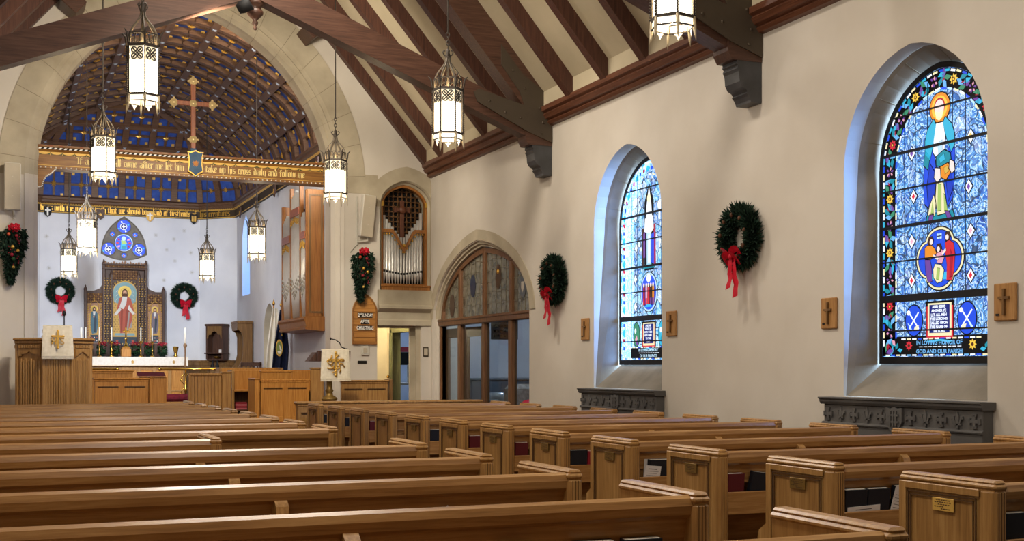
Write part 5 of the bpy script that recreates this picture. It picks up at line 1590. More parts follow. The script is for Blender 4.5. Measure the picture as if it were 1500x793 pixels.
# stiles of the door leaf in the screen
for (p, q, hinge) in ((17.45, 16.83, 17.45), (16.62, 15.90, 16.0)):
    b = MB()
    b.bbox(sx0 + .045, sx0 + .085, p - .10, p, .12, 1.90, .006); b.bbox(sx0 + .045, sx0 + .085, q, q + .10, .12, 1.90, .006)
    b.bbox(sx0 + .045, sx0 + .085, q + .10, p - .10, 1.76, 1.90, .006); b.bbox(sx0 + .045, sx0 + .085, q + .10, p - .10, .12, .36, .006)
    b.build('door_leaf', 'screen_wood', t)
# things in the room behind the glass
t = thing('sideboard', 'low dark cabinet along the far wall behind the glass screen', 'cabinet', (7.9, 19.1, 0))
b = MB(); b.bbox(7.25, 8.70, 18.85, 19.38, 0, 1.10, .02); b.build('carcass', plain('slate_cabinet', '4A5560', .5), t)
b = MB(); b.bbox(7.22, 8.72, 18.82, 19.39, 1.10, 1.14, .01); b.build('top', plain('slate_cabinet_top', '5B6670', .4), t)
t = thing('glass_bowl', 'clear glass bowl on a dark cabinet behind the glass screen', 'bowl', (7.3, 17.75, .62))
b = MB(); b.lathe([(.07, .622), (.09, .635), (.03, .66), (.03, .70), (.12, .74), (.17, .82), (.18, .92), (.165, .92), (.15, .82), (.1, .76), (0, .75)], 18, (7.3, 17.75, 0)); b.build('bowl', plain('cut_glass', 'AEB8C0', .08, .6), t)
t = thing('side_table', 'small table carrying a glass bowl behind the glass screen', 'table', (7.2, 17.8, 0))
b = MB(); b.bbox(6.9, 7.5, 17.5, 18.1, .56, .62, .01); b.build('table_top', 'linen', t)
for dx in (6.95, 7.45):
    for dy in (17.55, 18.05):
        b = MB(); b.bbox(dx - .025, dx + .025, dy - .025, dy + .025, 0, .56, .005); b.build('leg', 'oak_dark', t)
t = thing('upholstered_chair', 'grey patterned upholstered chair behind the rightmost clear pane of the glass screen', 'chair', (7.5, 16.9, 0))
b = MB(); b.bbox(7.15, 7.75, 16.65, 17.2, .28, .48, .06); b.build('seat', mottled('grey_brocade', '6E6A66', '918C86', 18, .8), t)
b = MB(); b.bbox(7.15, 7.75, 17.08, 17.25, .45, 1.06, .07); b.build('backrest', 'grey_brocade' if 'grey_brocade' in M else bpy.data.materials['grey_brocade'], t)
for dx in (7.2, 7.7):
    for dy in (16.7, 17.15):
        b = MB(); b.bbox(dx - .02, dx + .02, dy - .02, dy + .02, 0, .29, .004); b.build('leg', 'oak_dark', t)
b = MB(); b.sphere((7.42, 16.82, .66), .17, 12, (1.2, .9, 1.05)); o = b.build('red_cushion', 'red', origin=(7.42, 16.82, .48)); tag(o, 'red cushion on the grey chair behind the glass screen', 'cushion')

# passage things: inner door, wall fitting
b = MB(); b.box(XR - .03, XR + .14, 18.62, 18.71, FZ, 1.95); b.box(XR - .03, XR + .14, 19.69, 19.78, FZ, 1.95); b.box(XR - .03, XR + .14, 18.62, 19.78, 1.90, 1.99)
o = b.build('door_2', 'door_green'); struct(o)
t = thing('passage_door', 'olive door standing open in the passage behind the arch wall', 'door', (XR - .3, 19.68, FZ))
M4 = Matrix.Translation((XR - .02, 19.69, 0)) @ Matrix.Rotation(rad(-101), 4, 'Z')
b = MB(); b.bbox(.0, .16, -.045, 0, FZ + .01, 1.90, .005, M4); b.build('leaf', 'door_green', t)
b = MB(); b.sphere(M4 @ Vector((.10, -.07, 1.16)), .028, 8); b.build('knob', 'brass', t)
t = thing('candle_lighter', 'brass-headed candle lighter pole hung on a wooden wall rack in the passage', 'candle lighter', (5.55, 19.96, .5))
b = MB(); b.bbox(5.62, 5.70, 19.955, 19.995, 1.22, 1.86, .005); b.build('rack', 'organ_wood', t)
b = MB(); b.tube([(5.60, 19.93, .52), (5.60, 19.93, 1.80)], .012, 8); b.build('pole', 'oak_light', t)
b = MB(); 
for z in (1.45, 1.55, 1.65, 1.74): b.sphere((5.585, 19.93, z), .035, 8, (1, .6, .8))
b.build('brass_head', 'brass', t)
t = thing('back_room_screen', 'dark monitor seen through the passage doorway in the bluish room', 'monitor', (6.85, 21.2, 0))
b = MB(); b.bbox(6.70, 7.2, 21.18, 21.22, 1.36, 1.60, .01, None); b.build('display', 'dark', t)
b = MB(); b.bbox(6.5, 7.5, 20.9, 21.5, 1.0, 1.04, .01); b.bbox(6.9, 7.0, 21.18, 21.23, 1.04, 1.38, .005); b.build('desk', 'white_plastic', t)
for dx, dy in ((6.55, 20.95), (7.45, 20.95), (6.55, 21.45), (7.45, 21.45)):
    b = MB(); b.bbox(dx - .02, dx + .02, dy - .02, dy + .02, 0, 1.0, .004); b.build('leg', 'iron', t)
b = MB(); b.box(6.9, 7.8, 23.88, 23.898, 1.62, 1.74); o = b.build('red_banner', 'redbook'); tag(o, 'narrow red banner with pale letters on the far wall past the passage door', 'banner')

# ------------------------------------------------------------------ hanging lanterns
M['lantern_glass'] = glow('lantern_frosted_glass', 'FFF1D2', 5.5)
M['lantern_iron'] = plain('bronze_lantern_iron', '3A332D', .55, .3)
M['lantern_plate'] = glow('lantern_pierced_plate', 'F2E2C0', .62, 'CDBF9F')  # own faint glow stands in for lantern light through the piercings
M['lantern_pale'] = glow('lantern_pierced_skirt', 'FFF2DC', .9, 'D9CDB4')  # pale metal given a glow to look lit from inside
def make_lantern(label):
    t = thing('hanging_lantern', label, 'lantern', (0, 0, 0), 'hexagonal lanterns of the nave')
    R = .146; H = .435
    hx = lambda r, k, z: Vector((r * cos(PI / 3 * k), r * sin(PI / 3 * k), z))
    b = MB()
    for k in range(6):
        a, c = hx(R - .012, k, 0), hx(R - .012, k + 1, 0)
        e = (c - a).normalized() * .006
        b.add([a + e + Vector((0, 0, -H)), c - e + Vector((0, 0, -H)), c - e, a + e], [(0, 1, 2, 3)], False)
    b.add([hx(R - .02, k, -H + .005) for k in range(6)], [tuple(range(6))], False)
    b.build('glass', 'lantern_glass', t)
    b = MB()
    for k in range(6):
        p = hx(R, k, 0)
        b.tube([(p.x, p.y, -H - .01), (p.x, p.y, .01)], .007, 6)
        q = hx(R + .012, k, 0)
        n = 22
        for i in range(n): b.sphere((q.x, q.y, -H + H * (i + .5) / n), .0065, 5)
        for z, w in ((0, .024), (-H, .02), (-H - .06, .008)):
            b.bar(hx(R, k, z), hx(R, k + 1, z), .012, w)
    b.build('frame', 'lantern_iron', t)
    # pierced plates in front of the upper glass
    b = MB()
    for k in range(6):
        A, Bq = hx(R - .0085, k, 0), hx(R - .0085, k + 1, 0); e = (Bq - A).normalized() * .008
        n_ = 8
        b.add([A + e + Vector((0, 0, -.135)), Bq - e + Vector((0, 0, -.135)), Bq - e, A + e], [(0, 1, 2, 3)], False)
    b.build('pierced_plate', 'lantern_plate', t)
    b = MB()
    for k in range(6):
        A, Bq = hx(R - .006, k, 0), hx(R - .006, k + 1, 0); T_ = (Bq - A).normalized(); mid = (A + Bq) / 2; Nn = mid.normalized(); c = mid + Vector((0, 0, -.075))
        for i in range(4):
            a = PI / 4 + PI / 2 * i
            d = T_ * cos(a) + Vector((0, 0, 1)) * sin(a)
            b.bar(c + d * .016, c + d * .056, .012, .004, up=Nn)
            pts = [c + d * .04 + (T_ * cos(q) + Vector((0, 0, 1)) * sin(q)) * .024 for q in [2 * PI * j / 9 for j in range(9)]]
            b.tube(pts, .0055, 4, closed=True)
        b.sphere(c, .012, 6)
    b.build('pierced_panel', 'lantern_iron', t)
    # gallery, finials and dome arms
    b = MB()
    for k in range(6):
        A, Bq = hx(R - .01, k, .02), hx(R - .01, k + 1, .02)
        for j in range(3):
            p = A.lerp(Bq, (j + .5) / 3); T_ = (Bq - A).normalized()
            pts = [p + T_ * .022 * cos(q) + Vector((0, 0, .045 + .035 * sin(q))) for q in [PI * i / 6 for i in range(7)]]
            b.tube([p + T_ * .022] + pts + [p - T_ * .022], .0045, 5)
        b.bar(A + Vector((0, 0, .088)), Bq + Vector((0, 0, .088)), .007, .01)
        p = hx(R, k, 0)
        o = p.normalized()
        b.tube([p + Vector((0, 0, .0)), p + o * .012 + Vector((0, 0, .05)), p + o * .018 + Vector((0, 0, .10)), p + o * .04 + Vector((0, 0, .125)), p + o * .05 + Vector((0, 0, .135))], [.010, .009, .010, .006, .002], 6)
    b.build('crown_gallery', 'lantern_iron', t)
    b = MB()
    for k in range(6):
        o = Vector((cos(PI / 3 * k), sin(PI / 3 * k), 0))
        b.tube([o * r + Vector((0, 0, z)) for r, z in ((.135, .01), (.135, .09), (.118, .14), (.088, .19), (.05, .235), (.022, .28), (.014, .34))], .0085, 6)
    b.tube([(0, 0, .0), (0, 0, .36)], .012, 8)
    b.build('dome_arm', plain('pewter_iron', '544C42', .5, .3), t)
    b = MB()
    b.lathe([(0, .30), (.022, .31), (.03, .34), (.016, .37), (.02, .39), (.01, .41), (0, .42)], 10)
    for k in range(4):
        o = Vector((cos(PI / 2 * k), sin(PI / 2 * k), 0))
        b.tube([o * r + Vector((0, 0, z)) for r, z in ((.012, .33), (.04, .35), (.052, .375), (.04, .395), (.028, .385))], .006, 5)
    z = .43
    for k in range(4):
        ax = Vector((1, 0, 0)) if k % 2 else Vector((0, 1, 0))
        b.tube([ax * .016 * cos(q) + Vector((0, 0, z + .026 * sin(q))) for q in [2 * PI * i / 10 for i in range(10)]], .005, 5, closed=True); z += .04
    b.build('scroll_knop', 'lantern_iron', t)
    # skirt of pierced drops
    b = MB()
    for k in range(6):
        A, Bq = hx(R - .004, k, -H), hx(R - .004, k + 1, -H); T_ = (Bq - A).normalized(); mid = (A + Bq) / 2; w = (Bq - A).length / 2
        P = [(-w + .01, -.005), (w - .01, -.005), (w - .015, -.055), (w - .035, -.045), (w - .05, -.075), (.02, -.062), (0, -.105), (-.02, -.062), (-w + .05, -.075), (-w + .035, -.045), (-w + .015, -.055)]
        nn = mid.normalized() * .006
        b.prism(P, lambda a, z: mid + T_ * a + Vector((0, 0, z)), nn)
    b.build('skirt', 'lantern_pale', t)
    M['foot_brass'] = plain('pale_brass_foot', 'B6A88C', .4, .5)
    for k in range(6):
        b = MB(); p = hx(R, k, -H); o = p.normalized()
        b.tube([p, p + o * .010 + Vector((0, 0, -.05)), p + o * .022 + Vector((0, 0, -.09)), p + o * .045 + Vector((0, 0, -.115))], [.012, .013, .009, .002], 6)
        b.build('curled_foot', 'foot_brass', t)
    b = MB(); b.tube([(0, 0, .56), (0, 0, 1.56)], .0085, 6); rod = b.build('rod', 'lantern_iron', t)
    return t
lan = make_lantern('')
LANTERNS = []
def hang(x, y, z, label, topz, rot, group=None, first=False):
    o = lan if first else copy_thing(lan, (x, y, z), label)
    o.location = (x, y, z); o['label'] = label; o.rotation_euler = (0, 0, rot)
    if group: o['group'] = group
    for ch in o.children:
        if ch.name.startswith('rod'):
            s = topz - z - .56; ch.scale = (1, 1, s); ch.location = (0, 0, .56 * (1 - s))
    LANTERNS.append((x, y, z))
XL1, XL2 = 1.20, 4.12
rf = lambda x: roofz(x) + .2
hang(XL1, 11.3, 4.18, 'nave lantern hanging in front of the left side of the chancel arch, large and bright', rf(XL1), rad(30), first=True)
hang(XL1, 15.75, 4.15, 'nave lantern covering the left part of the gilded verse beam', rf(XL1), rad(-18))
hang(XL2, 11.36, 4.07, 'nave lantern hanging in front of the far truss chord, left of its corbel', rf(XL2), rad(-20))
hang(XL2, 15.72, 4.05, 'nave lantern at the right end of the gilded verse beam', rf(XL2), rad(-14.7))
hang(XL2, 7.0, 4.06, 'nave lantern cut off by the top of the photo beside the near truss', rf(XL2), rad(12))
G2 = 'hexagonal lanterns of the chancel'
CL, CRR = XC + .03 - 1.32, XC + .03 + 1.32
hang(CL, 20.05, 3.62, 'chancel lantern hanging left of the trefoil window, the nearer of that pair', 6.6, rad(-55), G2)
hang(CL, 25.2, 3.62, 'chancel lantern hanging above the left wreath, the farther of that pair', 6.6, rad(-70), G2)
hang(CRR, 20.05, 3.62, 'chancel lantern hanging just left of the organ case', 6.6, rad(-90), G2)
hang(CRR, 25.2, 3.62, 'chancel lantern hanging above the carved chair near the right wreath', 6.6, rad(-75), G2)
# ------------------------------------------------------------------ pews
PITCH = .8836; XA_R, XA_L = 3.21, 2.016; YR1, YL0 = 3.256, 2.317
def make_pew(x, y0, d, length, hz, label, group, plate=True):
    """x: aisle face of its end; d=+1 runs to +x, -1 to -x; y0: rear edge; faces +y"""
    t = thing('church_pew', label, 'pew', (x, y0, 0), group)
    X = lambda a: x + d * a
    def span(a0, a1): return (min(X(a0), X(a1)), max(X(a0), X(a1)))
    for k, a in enumerate((0, length - .06)):
        b = MB()
        P = [(y0 + .004, 0), (y0 + .004, hz - .03), (y0 + .48, hz - .03), (y0 + .48, .615), (y0 + .505, .605), (y0 + .55, .575), (y0 + .56, .54), (y0 + .545, .48), (y0 + .55, .1), (y0 + .57, .06), (y0 + .57, 0)]
        x0, x1 = span(a, a + .06)
        b.prism(P, lambda yy, z: (x0 + .004, yy, z), (x1 - x0 - .008, 0, 0))
        # moulded cap and raised border
        b.bbox(x0 - .002, x1 + .002, y0 - .004, y0 + .488, hz - .034, hz - .012, .008)
        b.bbox(x0 + .004, x1 - .004, y0 + .001, y0 + .484, hz - .016, hz, .007)
        b.bbox(x0 - .001, x1 + .001, y0 - .003, y0 + .075, .02, hz - .03, .012)
        fa = x0 if (d > 0) == (k == 0) else x1      # outer face
        sg = -1 if fa == x0 else 1
        f0, f1 = sorted((fa, fa + sg * .006)); f2, f3 = sorted((fa - sg * .004, fa + sg * .003))
        b.bbox(f0, f1, y0 + .445, y0 + .484, .02, hz - .034, .004); b.bbox(f0, f1, y0 + .07, y0 + .45, hz - .062, hz - .034, .004)
        e = b.build('end_panel', 'oak_end', t)
        b = MB()
        for o_ in (0, .012):
            g0, g1 = sorted((fa, fa + sg * (.005 - .001)))
            b.box(g0, g1, y0 + .432 - o_, y0 + .436 - o_, .03, hz - .068 - o_); b.box(g0, g1, y0 + .085 + o_, y0 + .089 + o_, .03, hz - .068 - o_)
            b.box(g0, g1, y0 + .085 + o_, y0 + .436 - o_, hz - .072 - o_, hz - .068 - o_)
        for q in (.018, .030, .042):
            xx = x0 + q; b.box(xx - .0012, xx + .0012, y0 - .0042, y0 - .002, .05, hz - .04)
        b.build('moulding_groove', 'oak_groove', e)
        if k == 0 and plate:
            b = MB(); p0, p1 = sorted((fa + sg * .004, fa + sg * .007)); b.bbox(p0, p1, y0 + .19, y0 + .30, .79, .838, .001); pl = b.build('name_plate', 'dull_brass', e)
            b = MB(); q0, q1 = sorted((fa + sg * .007, fa + sg * .0074))
            for r_, (s0, s1) in enumerate(((.02, .09), (.012, .098), (.03, .08), (.012, .06), (.045, .085))):
                z = .830 - .008 * r_
                u_ = s0
                while u_ < s1: b.box(q0, q1, y0 + .30 - u_ - .009, y0 + .30 - u_, z - .0018, z + .0018); u_ += .0125
            b.build('engraving', 'oak_groove', pl)
    x0, x1 = span(.056, length - .056)
    hr = hz - .010
    b = MB()
    b.prism([(y0 + .062, hr - .075), (y0 + .026, hr - .070), (y0 + .012, hr - .058), (y0 + .006, hr - .03), (y0 + .014, hr - .008), (y0 + .034, hr), (y0 + .058, hr - .004), (y0 + .072, hr - .02), (y0 + .074, hr - .075)], lambda yy, z: (x0, yy, z), (x1 - x0, 0, 0))
    b.build('back_rail', 'oak', t)
    lean = lambda z: y0 + .048 + (hr - .07 - z) * .22
    b = MB()
    zt, zm, zb = hr - .07, hr - .165, .36
    b.prism([(lean(zt), zt), (lean(zt) + .02, zt), (lean(zb) + .02, zb), (lean(zb), zb)], lambda yy, z: (x0, yy, z), (x1 - x0, 0, 0))
    b.prism([(lean(zt) - .012, zt), (lean(zt), zt), (lean(zm), zm), (lean(zm) - .006, zm), (lean(zm) - .016, zm + .008), (lean(zm) - .014, zm + .018)], lambda yy, z: (x0, yy, z), (x1 - x0, 0, 0))
    for a0, a1 in ((.056, .12), (length - .12, length - .056)):
        s0, s1 = span(a0, a1)
        b.prism([(lean(zm) - .010, zm), (lean(zm) + .004, zm), (lean(zb) + .004, zb), (lean(zb) - .010, zb)], lambda yy, z: (s0, yy, z), (s1 - s0, 0, 0))
    b.prism([(lean(.45) - .012, .45), (lean(.45), .45), (lean(.36), .36), (lean(.36) - .012, .36)], lambda yy, z: (x0, yy, z), (x1 - x0, 0, 0))
    b.build('back_panel', 'oak', t)
    b = MB(); b.bbox(x0, x1, y0 + .15, y0 + .56, .425, .455, .012); b.build('seat', 'oak', t)
    # book rack on the rear of the back
    b = MB()
    b.box(x0, x1, y0 + .012, lean(.62), .600, .612); b.bbox(x0, x1, y0 + .001, y0 + .015, .60, .712, .004)
    b.build('book_rack', 'oak', t)
    m0, m1 = span(length / 2 - .022, length / 2 + .022)
    b = MB()
    P = [(y0 - .03, .60), (y0 - .03, .70), (y0 - .03, .80), (y0 - .015, .85), (y0 + .01, .868), (lean(.86), .868), (lean(.60), .60)]
    b.prism(P, lambda yy, z: (m0, yy, z), (m1 - m0, 0, 0)); b.build('centre_bracket', 'oak_end', t)
    m0, m1 = span(length / 2 - .02, length / 2 + .02)
    b = MB(); b.prism([(y0 + .16, 0), (y0 + .16, .425), (y0 + .52, .425), (y0 + .50, .2), (y0 + .52, 0)], lambda yy, z: (m0, yy, z), (m1 - m0, 0, 0)); b.build('centre_support', 'oak_end', t)
    return t
ORD = ['', 'first', 'second', 'third', 'fourth', 'fifth', 'sixth', 'seventh', 'eighth', 'ninth', 'tenth', 'eleventh', 'twelfth', 'thirteenth', 'fourteenth']
GR, GLF = 'oak pews of the right block', 'oak pews of the left block'
LEN = 2.264
pr = make_pew(XA_R, YR1, 1, LEN, .92, 'oak pew in the right block nearest the camera, bright brass plate on its end', GR)
RIGHT = [pr]
for k in range(2, 13):
    RIGHT.append(copy_thing(pr, (XA_R, YR1 + (k - 1) * PITCH, 0), 'oak pew with dull brass plate, %s from the camera in the right block' % ORD[k]))
# the nearest plate is a brighter gold
for e in pr.children:
    for q in e.children:
        if q.name.startswith('name_plate'):
            q.material_slots[0].link = 'OBJECT'; q.material_slots[0].material = M['gold_paint']
pl_ = make_pew(XA_L, YL0, -1, LEN, .936, 'oak pew in the left block nearest the camera, cut off by the bottom edge', GLF, plate=False)
for k in range(1, 14):
    y = YL0 + k * PITCH
    if k == 5: continue
    copy_thing(pl_, (XA_L, y, 0), 'oak pew in the left block, %s row back from the nearest one' % ORD[k])
make_pew(1.13, YL0 + 5 * PITCH, -1, LEN - .886, .936, 'shorter oak pew in the left block whose end stops short of the aisle', GLF, plate=False)

def panel_front(name, label, cat, x0, x1, y, z0, z1, npan, mat='oak_light', depth=.05, group=None, cap=True, slots=True):
    t = thing(name, label, cat, ((x0 + x1) / 2, y, z0), group)
    b = MB(); b.bbox(x0, x1, y, y + depth, z0, z1 - .03, .006); b.build('front_panel', mat, t)
    b = MB()
    w = (x1 - x0) / npan
    for k in range(npan + 1):
        xx = x0 + w * k; e = .035
        b.bbox(max(x0, xx - e), min(x1, xx + e), y - .014, y, z0, z1 - .06, .004)
    for za, zb in ((z1 - .13, z1 - .05), (z0, z0 + .08)): b.bbox(x0 + .001, x1 - .001, y - .0125, y, za, zb, .004)
    b.build('frame', mat, t)
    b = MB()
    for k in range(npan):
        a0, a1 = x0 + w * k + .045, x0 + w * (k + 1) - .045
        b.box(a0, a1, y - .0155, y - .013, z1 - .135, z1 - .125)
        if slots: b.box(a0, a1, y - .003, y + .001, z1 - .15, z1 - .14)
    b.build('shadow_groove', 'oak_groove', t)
    if cap:
        b = MB(); b.bbox(x0 - .02, x1 + .02, y - .035, y + depth + .03, z1 - .03, z1, .01); b.bbox(x0 - .005, x1 + .005, y - .022, y + depth + .01, z1 - .055, z1 - .03, .006); b.build('cap_rail', mat, t)
    return t
# low screen in front of the first right-hand pew
panel_front('pew_front', 'low oak pew front with square end, ahead of the first right-hand rows', 'pew front', 3.2, 5.474, YR1 + 12 * PITCH + .05, 0, .92, 4, 'oak_end', .10)

# ------------------------------------------------------------------ books and papers in the racks
def make_book(w, h, th, cover, label, group, name='hymnal'):
    """book standing with its spine edge down the left, fore-edge up; centred at origin, base at z = 0, facing -y"""
    t = thing(name, label, 'book', (0, 0, 0), group)
    b = MB(); b.bbox(-w / 2, w / 2, -th / 2, -th / 2 + .004, 0, h, .0015); b.bbox(-w / 2, w / 2, th / 2 - .004, th / 2, 0, h, .0015); b.bbox(-w / 2 - .001, -w / 2 + .004, -th / 2, th / 2, 0, h, .0015)
    b.build('cover', cover, t)
    b = MB(); b.box(-w / 2 + .004, w / 2 - .004, -th / 2 + .004, th / 2 - .004, .003, h - .0015); b.build('pages', 'pages', t)
    return t
BK = {}
GB = {'navy': 'navy books in the pew racks', 'maroon': 'maroon hymnals in the pew racks', 'redbook': 'red books in the pew racks'}
def rack_y(y0): return y0 + .047
def put_book(kind, x, y0, label, h=.188, w=.15, tilt=0.0, z=.6185, lean=.12):
    key = (kind, h, w)
    if key not in BK:
        BK[key] = make_book(w, h, .031, kind, label, GB[kind]); o = BK[key]
    else: o = copy_thing(BK[key], (0, 0, 0), label)
    o.location = (x, rack_y(y0), z + (abs(sin(tilt)) * w / 2)); o.rotation_euler = (lean, tilt, 0)
    return o
def put_sheet(x, y0, label, h=.2, w=.14, tilt=0.0, z=.6175, yo=-.0172, lean=.12, lines=True):
    h = min(h, .19)
    t = thing('service_sheet', label, 'paper', (0, 0, 0), 'printed sheets in the pew racks')
    b = MB(); b.box(-w / 2, w / 2, -.001, .001, 0, h); b.build('sheet', 'paper', t)
    if lines:
        b = MB(); rr = random.Random(int(x * 100))
        b.box(-w * .25, w * .25, -.0013, -.001, h * .86, h * .885)
        for i in range(9): b.box(-w * .4, -w * .4 + w * rr.uniform(.5, .8), -.0013, -.001, h * (.78 - .075 * i), h * (.79 - .075 * i))
        b.build('printing', 'ink', t)
    t.location = (x, rack_y(y0) + (yo if yo > 0 else yo - .0015), z + .001 + abs(sin(tilt)) * w / 2); t.rotation_euler = (lean, tilt, 0)
    return t
YR = lambda k: YR1 + (k - 1) * PITCH
YLk = lambda k: YL0 + k * PITCH
put_book('navy', 3.325, YR(1), 'navy book with open top at the right photo edge, behind the nearest right pew end', w=.10)
put_sheet(3.45, YR(1), 'white printed sheet leaning by the navy book at the right photo edge', tilt=.3, w=.11)
put_book('navy', 3.335, YR(2), 'left one of two upright navy books behind the second right-hand pew end', w=.115)
put_book('navy', 3.455, YR(2), 'right one of two upright navy books behind the second right-hand pew end', w=.115)
put_book('navy', 3.60, YR(2), 'navy book partly hidden by the leaning order sheet, second right-hand rack', w=.115, h=.195)
put_sheet(3.545, YR(2), 'white order-of-service sheet leaning in the second right-hand rack', tilt=.2, h=.185, w=.085, yo=-.0172)
put_sheet(3.38, YR(2), 'sheet lying low in front of the two navy books, second right-hand pew', h=.112, w=.17, tilt=-.04, yo=-.0172)
put_book('maroon', 3.322, YR(3), 'dark maroon hymnal behind the third right-hand pew end', h=.185, w=.095)
put_book('navy', 3.46, YR(3), 'slanting navy book in the third right-hand rack', tilt=.15, w=.13, h=.175)
put_book('navy', 3.62, YR(3), 'upright navy book beside the slanting one, third right-hand rack', w=.115, h=.195)
put_book('navy', 3.44, YR(4), 'wide navy folder in the fourth right-hand rack', w=.20)
put_sheet(3.345, YR(4), 'sheet tilted in front of the navy folder, fourth right-hand rack', tilt=.1, h=.15, w=.10, yo=-.0172)
put_sheet(3.42, YR(4), 'white sheet standing tall behind the navy folder, fourth right-hand rack', h=.203, w=.20, yo=.0175, lines=False)
put_book('navy', 3.335, YR(5), 'navy book with white top in the fifth right-hand rack', w=.115)
put_book('redbook', 3.445, YR(5), 'bright red book beside a navy one in the fifth right-hand rack', h=.18, w=.095)
put_book('maroon', 3.33, YR(6), 'maroon hymnal in the sixth right-hand rack', h=.185, w=.095)
put_book('navy', 3.45, YR(6), 'navy book beside a maroon hymnal in the sixth right-hand rack', w=.115, tilt=.06)
put_book('maroon', 3.33, YR(7), 'maroon hymnal in the seventh right-hand rack', h=.185, w=.095)
put_book('navy', 3.45, YR(7), 'navy book beside a maroon hymnal in the seventh right-hand rack', w=.115, tilt=.06)
put_book('navy', 3.375, YR(8), 'broad navy book in the eighth right-hand rack', w=.20)
put_book('maroon', 3.345, YR(10), 'maroon hymnal alone in the tenth right-hand rack', w=.13)
put_book('navy', 3.345, YR(11), 'navy book alone in the eleventh right-hand rack', w=.13)
put_book('navy', 3.345, YR(12), 'navy book in the twelfth right-hand rack', w=.13)
put_book('navy', 3.36, YR(12) + PITCH - .085, 'navy book standing behind the low oak front ahead of the right-hand pews', w=.13, z=.58, lean=.0)
b = MB(); b.bbox(3.23, 3.7, YR(12) + PITCH - .06, YR(12) + PITCH + .028, .555, .575, .004); o = b.build('book_ledge', 'oak_end'); tag(o, 'oak ledge on the rear of the low pew front', 'ledge')
put_sheet(1.38, YLk(1), 'white-edged booklet standing behind the second left-hand pew, left of two', h=.205, w=.11, lines=False)
put_book('navy', 1.63, YLk(1), 'navy book with white top, left of two behind the second left-hand pew end', w=.13)
put_book('navy', 1.79, YLk(1), 'navy book with white top, right of two behind the second left-hand pew end', w=.13)
put_sheet(1.42, YLk(2), 'white sheet corner rising above the front left rail', h=.185, w=.09, tilt=.6, z=.622, yo=-.004, lines=False)

# ------------------------------------------------------------------ pulpit, lectern, stalls
def emblem_cross(t, c, s, mat='gold', ihs=True):
    f = lambda a, z: (c[0] + a * s, c[1], c[2] + z * s)
    b = MB()
    b.prism([(-.06, -.5), (.06, -.5), (.06, .12), (.3, .12), (.3, .24), (.06, .24), (.06, .5), (-.06, .5), (-.06, .24), (-.3, .24), (-.3, .12), (-.06, .12)], f, (0, -.004, 0))
    for p in ((0, .52), (0, -.52), (.32, .18), (-.32, .18)): b.sphere((c[0] + p[0] * s, c[1] - .002, c[2] + p[1] * s), .07 * s, 8, (1, .3, 1))
    if ihs:
        for a in (-.36, -.16): b.prism([(a, -.3), (a + .07, -.3), (a + .07, .05), (a, .05)], f, (0, -.004, 0))
        b.prism([(-.36, -.16), (-.1, -.16), (-.1, -.1), (-.36, -.1)], f, (0, -.004, 0))
        pts = [(.36, .03), (.2, .06), (.14, -.02), (.2, -.1), (.33, -.16), (.36, -.24), (.28, -.31), (.13, -.28)]
        b.tube([(c[0] + p[0] * s, c[1] - .002, c[2] + p[1] * s) for p in pts], .028 * s, 5)
    else:
        for k in range(8):
            a = PI / 4 * k + PI / 8; r = .42
            pts = [(r * q * cos(a + .5 * sin(q * 3)), r * q * sin(a + .5 * sin(q * 3))) for q in (.3, .5, .7, .85, 1)]
            b.tube([(c[0] + p[0] * s, c[1] - .002, c[2] + p[1] * s) for p in pts], .03 * s, 5)
            b.sphere((c[0] + pts[-1][0] * s, c[1] - .002, c[2] + pts[-1][1] * s),   .04 * s, 6, (1, .3, 1))
        b.tube([(c[0] + .2 * s * cos(q), c[1] - .002, c[2] + (.2 * sin(q) - .05) * s) for q in [2 * PI * i / 14 for i in range(14)]], .025 * s, 5, closed=True)
    return b.build('gold_emblem', mat, t)
def hanging_cloth(t, x0, x1, y, z0, z1, flare=.02, back=.18):
    b = MB(); nx, nz = 14, 10
    vs = []
    for j in range(nz + 1):
        q = j / nz
        for i in range(nx + 1):
            a = i / nx
            vs.append((x0 - flare * q + (x1 - x0 + 2 * flare * q) * a, y - .006 * q - .010 * q * sin(a * 9 + .5) - .004 * sin(a * 23), z1 + (z0 - z1) * q))
    fs = [(j * (nx + 1) + i, j * (nx + 1) + i + 1, (j + 1) * (nx + 1) + i + 1, (j + 1) * (nx + 1) + i) for j in range(nz) for i in range(nx)]
    b.add(vs, fs, True)
    b.add([(x0, y, z1), (x1, y, z1), (x1, y + back, z1 + .012), (x0, y + back, z1 + .012)], [(0, 1, 2, 3)], False)
    b.build('cloth', 'cream', t)
    b = MB()
    n = 46
    for k in range(n):
        x = x0 - flare + (x1 - x0 + 2 * flare) * (k + .5) / n
        b.box(x - .0032, x + .0032, y - .022, y - .016, z0 - .030, z0 + .01)
    b.box(x0 - flare, x1 + flare, y - .024, y - .017, z0 + .004, z0 + .012)
    b.build('fringe', 'cream', t)

